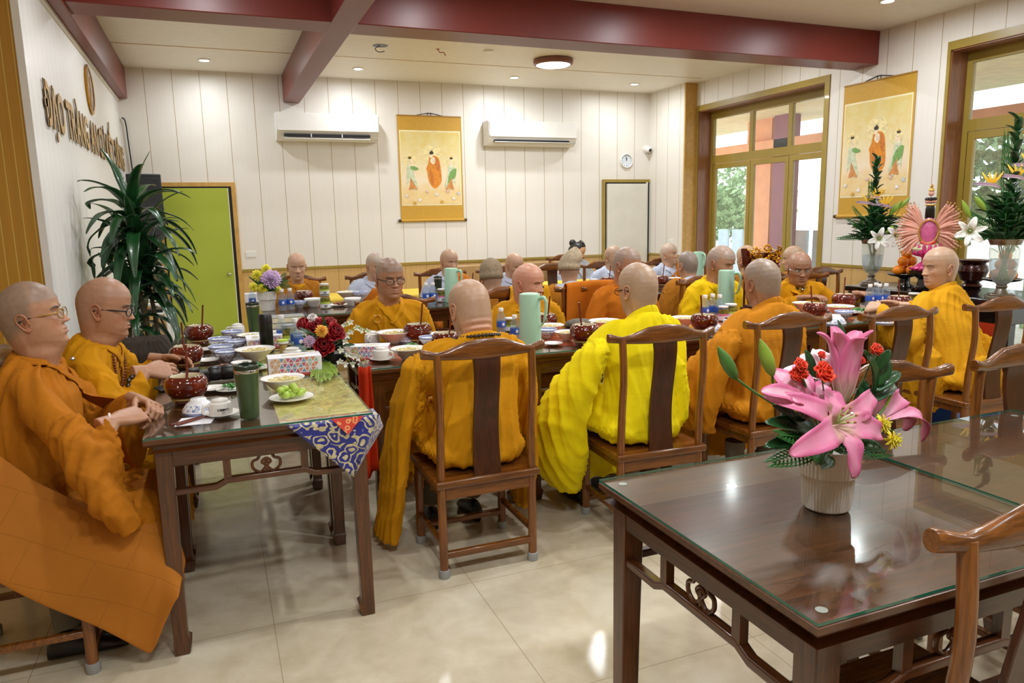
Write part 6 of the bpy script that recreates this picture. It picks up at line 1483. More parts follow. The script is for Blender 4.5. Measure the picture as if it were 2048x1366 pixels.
def mum(mb, c, r, out, col, col2, n=90, seed=1, flat=.6):
    R = random.Random(seed); out = Vector(out).normalized(); a_ = out.orthogonal().normalized(); b_ = out.cross(a_); c = Vector(c)
    for k in range(n):
        t_ = (k+.5)/n; th = 2.399963*k; ph = t_*1.75*flat+.1; d = (out*math.cos(ph)+(a_*math.cos(th)+b_*math.sin(th))*math.sin(ph)).normalized(); L = r*(.75+.3*t_)*R.uniform(.88, 1.1)
        cl_ = tuple(p+(q-p)*(1-t_)*R.uniform(.5, 1) for p, q in zip(col, col2))
        petal(mb, [c+d*r*.12, c+d*L*.6+out*r*.06, c+d*L+out*r*(.12-.2*t_)], r*.24, out*.6+d*.4, .35, cl_, cl_, None, 4, 2, 0, .8)
def carnation(mb, c, r, out, col, seed=1, n=26):
    R = random.Random(seed); out = Vector(out).normalized(); a_ = out.orthogonal().normalized(); b_ = out.cross(a_); c = Vector(c)
    for k in range(n):
        th = 2.4*k; t_ = k/n; ph = .2+1.15*t_; d = (out*math.cos(ph)+(a_*math.cos(th)+b_*math.sin(th))*math.sin(ph)).normalized(); q = R.uniform(.75, 1.1); cc = tuple(v*q for v in col)
        petal(mb, [c-out*r*.5, c+d*r*.5, c+d*r*R.uniform(.9, 1.15)], r*.75, out+d, .15, cc, cc, None, 6, 6, .28, 1.25, seed=k)
def rose(mb, c, r, out, col, seed=1):
    R = random.Random(seed); out = Vector(out).normalized(); a_ = out.orthogonal().normalized(); b_ = out.cross(a_); c = Vector(c)
    for k in range(22):
        t_ = k/21; th = 2.4*k+R.uniform(-.2, .2); rr = r*(.16+.62*t_); h = r*(.95-.55*t_**1.5); o_ = a_*math.cos(th)+b_*math.sin(th); q = R.uniform(.75, 1.1)*(.7+.4*t_)
        cc = tuple(v*q for v in col); tp = c+o_*rr*(1+.35*t_*t_)+out*h
        petal(mb, [c+o_*rr*.35-out*r*.5, c+o_*rr*1.02+out*h*.25, c+o_*rr+out*h*.8, tp+o_*r*.12*t_], r*(.55+.75*t_), -o_*1.0+out*.15, .42 if t_ < .8 else .25, cc, cc, None, 8, 6, .03, 1.15, seed=k)
def leafm(mb, base, tip, wid, up=(0, 0, 1), sag=.1, cup=.2):
    base, tip = Vector(base), Vector(tip); L = (tip-base).length
    petal(mb, [base, base.lerp(tip, .5)+Vector(up)*L*sag, tip], wid, up, cup, nu=8, nw=4, pw=.85)
def fern(mb, base, tip, w_, n=14):
    base, tip = Vector(base), Vector(tip); d = tip-base; s_ = d.cross(Vector((0, -.6, .8))).normalized()
    mb.tube([base, base.lerp(tip, .5)+Vector((0, 0, .01)), tip], .0012, 5)
    for k in range(n):
        t_ = (k+1)/(n+1); p = base.lerp(tip, t_)
        for sg in (-1, 1):
            e = p+s_*sg*w_*math.sin(PI*(.15+.8*t_))+d*.12; petal(mb, [p, p.lerp(e, .5), e], w_*.16, (0, -.5, .8), .1, nu=2, nw=2)
            for h in (.4, .7): petal(mb, [p.lerp(e, h), p.lerp(e, h)+d*.07+s_*sg*w_*.05, p.lerp(e, h)+d*.13], w_*.1, (0, -.5, .8), .1, nu=2, nw=2)
def flower_pot(loc, label, s=1.0, flut=46):
    r = empty('flower_pot', loc, 0, label, 'flower pot'); 
    fl = lambda a, z: 1+.016*(math.cos(a*flut)-.3)
    MB().lathe([(.05, 0), (.053, .003), (.056, .03), (.059, .08), (.0605, .084)], flut*4, None, (True, False), flute=fl).lathe([(.0605, .084), (.067, .085), (.0675, .09), (.07, .145), (.0705, .15)], flut*4, None, (False, False), flute=fl).lathe([(.0705, .15), (.067, .1495), (.064, .12), (.001, .12)], 60, None, (False, False)).build('pot', plain('white fluted pot', 'e9e5dc', .35, 0, .02, 8) if 'potw' not in M else M['potw'], r, sharp=30)
    r.scale = (s,)*3; return r
M['potw'] = plain('white fluted pot', 'e9e5dc', .35, 0, .02, 8)
# ---- the lily pot on the near table
Lb = at(1652, 1012, T); Yl = Lb.y; LP_ = flower_pot(tuple(Lb), 'white fluted flower pot of pink lilies and red carnations on the near table', 1.02)
def lp(px, py, dy=0.): q = at(px, py, Yl+dy, 1); return (q-Lb)/1.02
def part(name, mb, mat=None, parent=None, th=.0012):
    return solid(mb.build(name, mat or M['petal'], parent or LP_, sharp=0, recalc=False), th)
mb = MB(); c = lp(1668, 848, -.07); lily_open(mb, c, [lp(1527, 792, -.02), lp(1579, 908, -.12), lp(1706, 957, -.13), lp(1762, 868, -.08), lp(1742, 785, -.03), lp(1648, 778, -.03)], (0, -1, .45), .062, lift=.22); stamens(mb, c, (0, -.8, .6), .05); part('open_lily', mb)
mb = MB(); b0_ = Vector(lp(1684, 808, -.01)); ax_ = (Vector(lp(1694, 664, -.01))-b0_); Lu = ax_.length; ax_.normalize(); ux = Vector((1, 0, 0))-ax_*ax_.x; ux.normalize(); uy = ax_.cross(ux)
for k in range(6):
    a = k*PI/3+.35; d = ux*math.cos(a)+uy*math.sin(a); out_ = (1, .86)[k % 2]
    petal(mb, [b0_+d*.006, b0_+ax_*Lu*.3+d*.022, b0_+ax_*Lu*.62+d*.03*out_, b0_+ax_*Lu*.86+d*.041*out_, b0_+ax_*Lu*(1.03 if k % 2 else .97)+d*.064*out_], .058, -d+ax_*.2, .3 if k % 2 else .24, (.68, .70, .40), PINK, PPALE, 20, 6, .03, .92, seed=k)
mb.c = (.45, .3, .1); mb.tube([b0_+ax_*Lu*.2, b0_+ax_*Lu*.95], .002, 6); mb.c = None
part('upright_lily', mb)
mb = MB(); c = lp(1612, 826, -.01); lily_open(mb, c, [lp(1522, 783, -.03), lp(1545, 742, .03), lp(1590, 730, .05), lp(1650, 770, .0), lp(1585, 800, -.06), lp(1640, 800, -.06)], (-.35, -.7, .7), .055, (.8, .62, .62), PINK, (.88, .68, .75), .25); part('side_lily', mb)
mb = MB(); c = lp(1740, 835, .03); lily_open(mb, c, [lp(1842, 882, .02), lp(1806, 860, .05), lp(1790, 800, .08), lp(1745, 760, .06)], (.6, -.5, .6), .055, (.82, .6, .66), PINK, PPALE, .35); part('drooping_lily', mb)
mb = MB(); c = lp(1640, 770, .06); lily_open(mb, c, [lp(1600, 712, .08), lp(1632, 700, .1), lp(1668, 722, .06), lp(1560, 755, .07)], (-.2, -.6, .8), .055, (.9, .6, .68), (.92, .72, .78), None, .3); part('pale_lily', mb)
for px, py, r_, dy, s_ in ((1598, 733, .019, -.03, 1), (1643, 748, .027, -.05, 2), (1588, 752, .018, -.02, 3), (1750, 702, .02, .01, 4), (1641, 711, .011, -.0, 5), (1722, 722, .01, -.02, 6), (1602, 748, .016, -.03, 7)):
    mb = MB(); carnation(mb, lp(px, py, dy), r_, (0, -.8, .55), (.85, .06, .02), s_); part('carnation', mb)
    MB().tube([lp(px, py+4, dy+.01), lp((px+1665)/2, (py+905)/2, dy+.02), lp(1662, 910, 0)], .0018, 6).build('flower_stem', M['stem'], LP_)
for px, py, s_ in ((1763, 848, 1), (1783, 880, 2)):
    mb = MB(); mum(mb, lp(px, py, -.04), .026, (.1, -1, .15), (.95, .75, .03), (.8, .75, .1), 34, s_, 1.1); part('yellow_daisy', mb)
def bud(pa, pb, st, r0=.0125, col='leaf_lime', name='lily_bud', P=None, M_=None):
    a, b = Vector(pa), Vector(pb); L = [a.lerp(b, t_) for t_ in (0, .12, .35, .6, .82, 1)]
    o = MB().tube(L, [r0*q for q in (.35, .75, 1, .95, .6, .1)], 12).build(name, M[col] if M_ is None else M_, P or LP_); MB().tube(spline(st, 4), .0028, 7).build('bud_stem', M['stem'], P or LP_); return o
bud(lp(1472, 757, -.02), lp(1436, 694, -.03), [lp(1472, 757, -.02), lp(1510, 785, -.01), lp(1570, 825, 0), lp(1640, 895, 0)], .0135, 'stem')
bud(lp(1545, 750, -.02), lp(1520, 678, -.02), [lp(1545, 750, -.02), lp(1550, 775, -.01), lp(1590, 830, 0), lp(1650, 900, 0)], .0145)
bud(lp(1770, 815, 0), lp(1787, 778, 0), [lp(1770, 815, 0), lp(1740, 850, 0), lp(1690, 900, 0)], .004)
mb = MB()
for (x0, y0, x1, y1, w_, d0, d1) in ((1640, 880, 1530, 845, .045, 0, -.03), (1630, 890, 1528, 893, .04, 0, -.02), (1640, 880, 1560, 830, .05, .02, .03), (1700, 880, 1745, 830, .035, 0, .03), (1710, 890, 1765, 900, .04, 0, -.02), (1700, 800, 1660, 740, .03, .02, .05), (1620, 770, 1610, 700, .03, .03, .04), (1700, 850, 1730, 760, .04, .02, .03), (1745, 760, 1725, 700, .03, .02, .01), (1750, 770, 1775, 715, .035, .0, 0), (1748, 780, 1800, 745, .03, 0, .0), (1745, 790, 1740, 715, .032, 0, -.02), (1748, 740, 1780, 700, .025, 0, -.02), (1748, 745, 1762, 690, .024, 0, 0), (1745, 800, 1790, 770, .03, 0, .02), (1690, 740, 1675, 640, .02, .03, .05), (1600, 860, 1545, 812, .03, 0, -.02), (1720, 860, 1775, 850, .03, 0, .02)):
    leafm(mb, lp(x0, y0, d0), lp(x1, y1, d1), w_, (0, -.6, .6), .12)
mb.tube([lp(1665, 900), lp(1720, 840), lp(1748, 770), lp(1752, 700)], .0022, 6); part('foliage', mb, M['leaf'])
mb = MB()
for (x1, y1, d1) in ((1560, 870, -.06), (1640, 930, -.09), (1600, 905, -.05), (1730, 880, -.06), (1770, 905, -.03), (1575, 835, 0), (1720, 835, -.02), (1545, 925, -.03)): fern(mb, lp(1655, 895, -.02), lp(x1, y1, d1), .03)
part('fern', mb, M['leaf_mid'], th=.0006)
# ---- chrysanthemum pot, back row
Cb = at(536, 621, T); r = flower_pot(tuple(Cb), 'white two-tier pot of yellow and mauve chrysanthemums in the back row', 1.06); CPt = r
def cp(px, py, dy=0.): q = at(px, py, Cb.y+dy, 1); return (q-Cb)/1.06
mb = MB(); mum(mb, cp(541, 560, -.02), .088, (.1, -1, .5), (.52, .28, .55), (.78, .62, .82), 260, 2, 1.35); part('mauve_chrysanthemum', mb, None, r)
for k, (px, py, rr) in enumerate(((514, 551, .05), (532, 538, .042), (507, 574, .04), (525, 577, .045), (556, 579, .03), (531, 546, .035))):
    mb = MB(); mum(mb, cp(px, py, -.05 if py > 570 else 0), rr, (0, -1, .4), (.93, .8, .03), (.8, .78, .1), 60, k, 1.1); part('yellow_chrysanthemum', mb, None, r)
mb = MB()
R = random.Random(8)
for k in range(46):
    a = R.uniform(0, 6.3); q = R.uniform(.06, .15); z = R.uniform(.14, .27); leafm(mb, (.03*math.cos(a), .03*math.sin(a), .14), (q*math.cos(a), q*math.sin(a), z), .035)
for (px, py) in ((575, 562), (570, 548), (578, 572), (565, 580)): fern(mb, cp(550, 575), cp(px, py), .03, 10)
part('foliage', mb, M['leaf_mid'], r)
# ---- rose bouquet on the left table
Rb = at(668, 725, T); r = empty('rose_bouquet', tuple(Rb), 0, 'bouquet of dark red roses and trailing orchids on the left table', 'bouquet')
def rp(px, py, dy=0.): return at(px, py, Rb.y+dy, 1)-Rb
MB().lathe([(.05, 0), (.06, .01), (.07, .05), (.065, .055), (.001, .05)], 28, None, (True, False)).build('bowl', M['black'], r)
for k, (px, py, rr, o_) in enumerate(((648, 692, .055, (-.1, -.95, .35)), (668, 667, .05, (.35, -.8, .4)), (636, 658, .05, (-.3, -.7, .7)), (610, 650, .038, (-.7, -.5, .6)), (660, 648, .034, (.2, -.4, .9)))):
    mb = MB(); rose(mb, rp(px, py, -.05 if k < 2 else 0), rr, o_, (.36, .004, .012), k); part('rose', mb, None, r)
mb = MB(); mum(mb, rp(643, 662, -.1), .034, (.1, -.9, .4), (.9, .52, .05), (.8, .35, .05), 70, 3, 1.1); part('orange_chrysanthemum', mb, None, r)
mb = MB(); mum(mb, rp(618, 682, -.06), .036, (-.2, -.9, .2), (.55, .3, .5), (.8, .65, .78), 50, 4, 1.2); part('mauve_carnation', mb, None, r)
mb = MB(); carnation(mb, rp(626, 642, .03), .035, (-.1, -.6, .8), (.85, .8, .78), 3); part('white_carnation', mb, None, r)
mb = MB(); W_ = (.85, .86, .74); G_ = (.66, .76, .35)
for k, (px, py, dy) in enumerate(((693, 672, -.05), (700, 664, -.02), (690, 684, -.07), (681, 700, -.08), (696, 708, -.09), (706, 712, -.09), (716, 716, -.08), (679, 723, -.1), (690, 728, -.1), (705, 728, -.09), (721, 728, -.08), (731, 724, -.06), (713, 655, 0), (722, 660, 0), (735, 662, 0), (688, 650, .02), (700, 644, .03))):
    c = rp(px, py, dy); R = random.Random(k)
    for j in range(5):
        a = j*2*PI/5+R.random(); d = Vector((math.cos(a), -.5, math.sin(a))).normalized(); petal(mb, [c, c+d*.01, c+d*.02+Vector((0, -.004, 0))], .012, (0, -1, .2), .2, W_ if k < 9 else G_, W_, None, 4, 3)
part('orchid_blooms', mb, None, r)
mb = MB()
for path in (((670, 715), (690, 712), (708, 702), (722, 716), (733, 735)), ((672, 690), (690, 668), (706, 658), (722, 655), (738, 664)), ((668, 700), (684, 705), (697, 720), (705, 735)), ((670, 680), (685, 660), (697, 646))): mb.tube(spline([rp(x, y, -.05) for x, y in path], 4), .0015, 5)
part('orchid_stems', mb, M['leaf_lime'], r)
mb = MB()
for (x, y, w_) in ((604, 672, .03), (612, 700, .03), (655, 730, .04), (672, 740, .035), (645, 628, .02), (700, 690, .04), (690, 700, .04), (704, 676, .035), (597, 655, .03), (625, 720, .03), (665, 712, .04), (680, 655, .03), (690, 664, .03), (710, 690, .03), (598, 690, .03), (640, 715, .04), (620, 665, .03)): leafm(mb, rp(655, 700, .0), rp(x, y, -.06), w_, (0, -.5, .7))
part('foliage', mb, M['leaf'], r); mb = MB()
for (x, y) in ((640, 760), (655, 757), (668, 748), (628, 752)): fern(mb, rp(650, 722, -.04), at(x, y, T+.012)-Rb, .035, 12)
part('fern', mb, M['leaf_lime'], r, .0006)
# ---- tall dracaena by the green door
Pb = Vector((-.5, 5.72, 0)); r = empty('potted_dracaena', tuple(Pb), 0, 'tall potted dracaena with long drooping dark leaves by the green door', 'plant')
MB().lathe([(.13, 0), (.15, .02), (.19, .22), (.205, .36), (.2, .4), (.225, .42), (.22, .44), (.2, .43), (.18, .4), (.001, .4)], 48, None, (True, False)).build('china_pot', bluewhite('blue and white pot', .405, .445, .24, .05), r, sharp=50)
MB().lathe([(.15, .41), (.17, .46), (.165, .47), (.15, .45), (.001, .45)], 36, None, (False, False)).build('inner_pot', M['black'], r)
MB().tube(spline([(0, 0, .42), (.02, .0, .8), (-.01, 0, 1.2), (.01, 0, 1.62)], 6), .017, 10).tube(spline([(.06, .03, .42), (.08, .05, .8), (.05, .04, 1.15)], 6), .015, 10).tube(spline([(-.06, -.02, .42), (-.09, -.03, .7), (-.07, -.02, .95)], 6), .015, 10).build('cane', plain('dracaena cane', '6e6248', .8, 0, .2, 40), r)
mb = MB(); R = random.Random(12)
def strap(o, az, el, L, w_, g=1.0):
    p = Vector(o); d = Vector((math.cos(az)*math.cos(el), math.sin(az)*math.cos(el), math.sin(el))); pts = [p.copy()]; n = 7
    for k in range(n):
        p = p+d*(L/n); d = (d+Vector((0, 0, -g*.26))).normalized(); q = p.copy(); q.x = max(q.x, -.3+.004*k); pts.append(q)
    petal(mb, pts, w_, (0, 0, 1) if abs(el) < 1.3 else (math.cos(az), math.sin(az), .3), .16, (.5, .5, .5), None, None, 21, 4, .03, .6, seed=R.random()*6)
for ox, oy, oz, n, spread in ((.01, 0, 1.62, 30, 1), (.05, .04, 1.2, 22, 1), (-.07, -.02, 1.0, 20, 1), (0, 0, 1.35, 20, 1)):
    for k in range(n):
        t_ = k/n; strap((ox+R.uniform(-.01, .01), oy, oz-.22*t_), 2.4*k+R.uniform(-.3, .3), 1.35-1.5*t_+R.uniform(-.15, .15), R.uniform(.4, .56), R.uniform(.075, .1), .75+1.0*t_+R.uniform(-.1, .1))
mb.col = [None]*len(mb.v); part('foliage', mb, M['leaf'], r)
# ---- loudspeaker, trolley, bag
r = empty('loudspeaker', (-.63, 8.85, 0), .1, 'black loudspeaker on a stand in the corner behind the dracaena', 'loudspeaker')
MB().loft([[(x*w_, y, z) for x, y in ((-.16, .16), (.16, .16), (.165, -.14), (-.165, -.14))] for z, w_ in ((1.36, 1), (2.04, 1))]).build('cabinet', plain('black textured cabinet', '1b1e22', .55, 0, .1, 60), r, bevel=.012); MB().box((-.145, -.148, 1.4), (.145, -.138, 2.0)).build('grille', plain('speaker grille', '23262b', .6, 0, .2, 200), r, bevel=.006)
MB().tube([(0, 0, .5), (0, 0, 1.37)], .018, 10).tube([(0, 0, .6), (.2, .1, 0)], .012, 8).tube([(0, 0, .6), (-.15, .12, 0)], .012, 8).tube([(0, 0, .6), (0, -.25, 0)], .012, 8).build('tripod', M['black'], r)
r = empty('trolley', (-.6, 7.6, 0), 0, 'white tubular trolley behind the brown bag', 'trolley')
mb = MB()
for y in (-.2, .2): mb.tube(spline([(-.18, y, .03), (-.18, y, .7), (-.14, y, .79), (.1, y, .79), (.15, y, .7), (.19, y, .03)], 6), .014, 10)
mb.build('frame', M['whitematte'], r)
for z in (.28, .7): MB().box((-.17, -.2, z), (.16, .2, z+.015)).build('tray', M['whitematte'], r, bevel=.003)
for x in (-.18, .19):
    for y in (-.2, .2): MB().lathe([(.02, 0), (.02, .02), (.001, .02)], 14, TR(x, y+.01, .02, rx=PI/2)).build('castor', M['black'], r)
o = MB().box((-.12, -.1, 0), (.1, .1, .03)).build('black_folder', M['black'], bevel=.003); o.location = (-.58, 7.55, .716); tag(o, 'black folder on the top tray of the white trolley', 'folder')
o = MB().box((-.06, -.05, 0), (.06, .05, .012)).build('red_booklet', M['brocade_red'] if False else plain('red paper', 'c83a28', .5)); o.location = (-.56, 7.43, .7165); tag(o, 'red booklet lying under the black folder on the trolley', 'booklet')
o.location = (-.66, 7.5, .7475)
r = empty('stool', (-.42, 5.15, 0), 0, 'low dark stool that carries the brown bag', 'stool'); MB().box((-.16, -.14, .4), (.16, .14, .43)).build('seat', M['splat'], r, bevel=.006)
for x in (-.13, .13):
    for y in (-.11, .11): MB().tube([(x, y, 0), (x, y, .4)], .014, 8).build('leg', M['splat'], r)
rings = []
for z, w_, d_, x in ((0, .17, .1, 0), (.03, .19, .115, 0), (.15, .185, .11, -.01), (.28, .16, .09, -.02), (.36, .14, .06, -.03), (.385, .12, .03, -.03)): rings.append(ering(x, 0, z, w_, d_, 32, .6))
mb = MB().loft(rings); me = vox(mb, .008, 3); me.materials.append(plain('dark brown bag cloth', '3a2e24', .7, 0, .15, 12, .3, 0, 60)); me.polygons.foreach_set('use_smooth', [True]*len(me.polygons))
co = np.empty(len(me.vertices)*3); me.vertices.foreach_get('co', co); co = co.reshape(-1, 3); nr = np.empty(len(me.vertices)*3); me.vertices.foreach_get('normal', nr); nr = nr.reshape(-1, 3); co = co+nr*folds(co, nr, .008, 3)[:, None]*sstep(0, .04, co[:, 2])[:, None]; me.vertices.foreach_set('co', co.reshape(-1))
o = bpy.data.objects.new('shoulder_bag', me); COL.objects.link(o); o.location = (-.42, 5.15, .434); tag(o, 'dark brown cloth bag behind the second monk, below the dracaena', 'bag'); MB().tube(spline([(.12, 0, .33), (.2, -.03, .25), (.23, -.04, .12), (.18, -.02, .02)], 5), .006, 6).build('strap', M['black'], o)
# ------------------------------------------------------------ altar
AZ = .88; r = empty('altar_table', (5.42, 4.08, 0), 0, 'long black lacquered altar table under the window wall', 'table')
MB().box((-.37, -.74, AZ-.045), (.37, .74, AZ)).build('tabletop', M['ebony'], r, bevel=.008)
MB().box((-.34, -.7, AZ-.17), (.34, .7, AZ-.06)).build('apron', M['ebony'], r, bevel=.004); MB().box((-.35, -.71, AZ-.062), (.35, .71, AZ-.05)).build('moulding', plain('grey brown edge', '4a3f36', .3), r, smooth=False)
for x in (-.3, .3):
    for y in (-.66, .66): MB().box((x-.035, y-.035, 0), (x+.035, y+.035, AZ-.17)).build('leg', M['ebony'], r, bevel=.004)
MB().box((-.335, -.62, .1), (-.325, .62, AZ-.17)).build('red_panel', plain('red painted panel', 'a83214', .35), r, smooth=False)
M['crystal'] = glassy('cut crystal', (.92, .94, .9), 1.6, .02, .22, (.86, .88, .8)); M['pewter'] = plain('pewter', '8e877c', .25, .9, .1)
M['fruit'] = plain('orange peel', 'ef8a12', .38, 0, .06, 30, .5, 0, 160); M['whitelily'] = None
def vase(loc, rz, label, s, kind):
    r = empty('altar_vase', loc, rz, label, 'vase', 'crystal altar vases'); r.scale = (s,)*3
    MB().box((-.075, -.075, 0), (.075, .075, .02)).box((-.062, -.062, .02), (.062, .062, .032)).lathe([(.045, .032), (.03, .05), (.022, .062), (.032, .074), (.026, .082)], 28).build('foot', M['pewter'], r, sharp=30, bevel=.002)
    MB().lathe([(.012, .08), (.045, .1), (.066, .14), (.074, .2), (.077, .28), (.078, .33), (.088, .345), (.0885, .348), (.076, .335)], 48, None, (True, False), flute=lambda a, z: 1+.012*math.sin(a*12)*math.sin(z*60)).build('glass_body', M['crystal'], r, sharp=0)
    MB().lathe([(.078, .318), (.0895, .346), (.09, .352), (.078, .35)], 40, None, (False, False)).build('rim', M['pewter'], r)
    MB().lathe([(.01, .086), (.042, .105), (.062, .14), (.07, .2), (.07, .235), (.001, .235)], 32).build('water', M['water'], r)
    mb = MB(); R = random.Random(kind)
    for k in range(14): a = R.uniform(0, 6.3); mb.tube([(.03*math.cos(a), .03*math.sin(a), .11), (.045*math.cos(a+2.5), .045*math.sin(a+2.5), .35), (.1*math.cos(a+2.5), .1*math.sin(a+2.5), .5)], .0035, 6)
    mb.build('flower_stems', M['stem'], r)
    # local x runs to the right in the photo, -y towards the room
    mb = MB()
    H = .52 if kind == 1 else .6
    for k in range(120):
        a = R.uniform(0, 6.3); q = R.uniform(.05, .2); z = .36+R.uniform(0, .25)*(1.25-q*3); leafm(mb, (.4*q*math.cos(a), .4*q*math.sin(a), z-.03), (q*math.cos(a), q*math.sin(a)*.8, z+R.uniform(-.03, .05)), R.uniform(.04, .07))
    for k in range(26):
        z = .45+k*.5/26*H/.52; a = 2.4*k; L = .09*(1-.4*k/26); leafm(mb, (-.01+.02*(kind == 2), 0, z), (-.01+L*math.cos(a)*.8, L*math.sin(a), z+.06), .042)
    part('foliage', mb, M['leaf'], r); mb = MB()
    for (x, z) in ((-.2, .37), (-.19, .5), (-.24, .36), (.18, .36), (-.15, .58), (.2, .45), (-.05, .75 if kind == 1 else .9)): fern(mb, (0, 0, .37), (x, -.05, z), .035, 14)
    part('fern', mb, M['leaf_mid'], r, .0006)
    WL = (.86, .88, .84); GC = (.7, .78, .5)
    for j, (x, z, sx) in enumerate(((.02, .36, -1), (.13, .38, 1)) if kind == 1 else ((-.2, .4, -1), (.19, .5, 1))):
        mb = MB(); c = Vector((x, -.13, z)); lily_open(mb, c, [c+Vector((.085*math.cos(a)*1.0, -.045, .085*math.sin(a))) for a in [k*PI/3+.3+j for k in range(6)]], (.15*sx, -1, -.05), .042, GC, WL, None, .25); stamens(mb, c, (.1*sx, -1, .1), .04); part('white_lily', mb, None, r)
    Bd = (((.12, -.08, .45), (.07, -.1, .4), .018), ((.16, -.05, .58), (.22, -.06, .66), .014), ((.12, -.04, .55), (.17, -.05, .64), .016), ((.1, 0, .52), (.13, 0, .62), .014)) if kind == 1 else (((-.13, -.1, .52), (-.19, -.12, .6), .018), ((-.2, -.1, .48), (-.25, -.12, .58), .015))
    for a, b, q in Bd: bud(a, b, [a, ((a[0]+0)/2, 0, .42), (0, 0, .36)], q, 'leaf_lime', P=r)
    mb = MB()
    for (x, z) in (((-.05, .62), (.0, .66), (.06, .6)) if kind == 1 else ((-.1, .66), (.08, .76), (.13, .72), (.02, .7))):
        for k in range(4): petal(mb, [(x, -.03, z), (x+.02*(k-1.5), -.04, z+.04), (x+.035*(k-1.5), -.04, z+.075)], .014, (0, -1, 0), .2, (.95, .5, .03), (.95, .62, .05), None, 4, 3)
        petal(mb, [(x-.09, -.03, z+.01), (x, -.04, z), (x+.05, -.03, z-.02)], .02, (0, -1, .3), .5, (.28, .2, .3), (.45, .3, .35), None, 6, 3)
    part('bird_of_paradise', mb, None, r)
    return r
va = -.72
vase((5.23, 4.7, AZ), va, 'left crystal altar vase of white lilies in front of the scroll', 1.12, 1)
vase((5.14, 3.5, AZ), va-.1, 'right crystal altar vase of lilies and tall greenery before the window', 1.2, 2)
def dish(loc, label):
    r = empty('footed_dish', loc, 0, label, 'dish', 'steel footed dishes'); MB().lathe([(.05, 0), (.052, .004), (.036, .03), (.034, .07), (.05, .085), (.12, .1), (.135, .112), (.133, .114), (.11, .104), (.001, .098)], 40, None, (True, False)).build('dish_body', plain('dark polished steel', '55534f', .15, .95, .03) if 'steel2' not in M else M['steel2'], r, sharp=50); return r
d1_ = Vector((5.3, 4.43, AZ)); dish(tuple(d1_), 'steel footed dish of oranges right of the left altar vase'); d2_ = Vector((5.46, 3.72, AZ)); dish(tuple(d2_), 'steel footed dish of oranges behind the right altar vase')
ora = None
for d, nm in ((d1_, 'left'), (d2_, 'right')):
    for k, (x, y, z) in enumerate(((-.055, -.04, 0), (.04, -.06, 0), (.0, .055, 0), (-.02, -.025, .072), (.045, .01, .072), (.005, -.01, .14))):
        p = d+Matrix.Rotation(va, 3, 'Z') @ Vector((x, y, z+.145)); lb = 'orange %s of the pile on the %s footed dish' % (('at lower left', 'at lower right', 'at the lower back', 'on the left of the second layer', 'on the right of the second layer', 'on top')[k], nm)
        if ora is None:
            ora = MB().ball((0, 0, 0), (.044, .044, .041), 20).build('orange_fruit', M['fruit'], sharp=0); tag(ora, lb, 'orange', 'oranges on the altar'); MB().ball((0, 0, .041), (.004, .004, .002), 6).build('stem_end', M['leaf_mid'], ora); ora.location = p
        else: dup(ora, p, k, lb)
o = MB().lathe([(.07, 0), (.09, .02), (.06, .05), (.1, .07), (.13, .14), (.12, .18), (.1, .2), (.14, .22), (.142, .23), (.13, .228), (.001, .2)], 40, None, (True, False), flute=lambda a, z: 1+(.04*math.cos(a*8) if z > .21 else .0)).build('incense_pot', plain('dark brown carved bronze', '43190f', .25, .3, .3, 60, .5, .2, 70)); o.location = (5.66, 4.1, AZ); o.scale = (.85, .85, 1.0); tag(o, 'dark brown bronze incense pot behind the monk in profile', 'incense pot')
cz = at(1828, 407, 4.42, 1); r = empty('candle_stand', (cz.x, 4.42, AZ), 0, 'tall candle stand with a white candle glass behind the statue', 'candle'); MB().lathe([(.05, 0), (.05, .01), (.012, .03), (.01, cz.z-AZ-.1), (.03, cz.z-AZ-.09), (.001, cz.z-AZ-.085)], 24).build('stand', M['ebony'], r); MB().lathe([(.036, cz.z-AZ-.085), (.038, cz.z-AZ)], 28, None, (True, False)).build('glass_cup', M['glass'], r); MB().lathe([(.033, cz.z-AZ-.083), (.034, cz.z-AZ-.015), (.001, cz.z-AZ-.015)], 24).build('white_candle', M['white'], r)
# statue with many arms, seen from behind
SP = Vector((5.21, 4.165, AZ)); r = empty('many_armed_statue', tuple(SP), -.88, 'pink porcelain statue with a fan of many arms on a lotus, on the altar', 'statue')
pk = plain('pink glaze', 'd9689a', .2, 0, .12, 20, .5, .3); pd = plain('deep pink glaze', 'd23a7c', .22, 0, .15, 20, .5, .3); fl_ = plain('porcelain flesh', 'e3a590', .3, 0, .06, 20); gt = plain('gilt trim', 'd2a24a', .3, .6, .1, 40); pg = plain('pale green glaze', 'c9cfa2', .3)
MB().lathe([(.09, 0), (.1, .01), (.06, .03), (.05, .09), (.09, .12), (.115, .135), (.115, .16), (.001, .16)], 8).build('black_stand', M['ebony'], r, sharp=30)
mb = MB(); mb.lathe([(.1, .16), (.105, .175), (.06, .21), (.035, .23), (.035, .26), (.07, .29), (.1, .3), (.001, .31)], 36)
for ring, (n, z, rr, L, up) in enumerate(((14, .165, .075, .055, .2), (14, .27, .06, .075, .75), (14, .28, .055, .075, 1.2))):
    for k in range(n):
        a = 2*PI*k/n+ring*.2; d = Vector((math.cos(a), math.sin(a), 0)); p = d*rr+Vector((0, 0, z)); petal(mb, [p, p+d*L*.6+Vector((0, 0, L*up*.3)), p+d*L*(.9-.2*ring)+Vector((0, 0, L*up))], .04, -d*up+Vector((0, 0, 1)), .3, nu=6, nw=4, pw=1.1)
mb.col = [None]*len(mb.v); part('lotus_base', mb, pd, r)
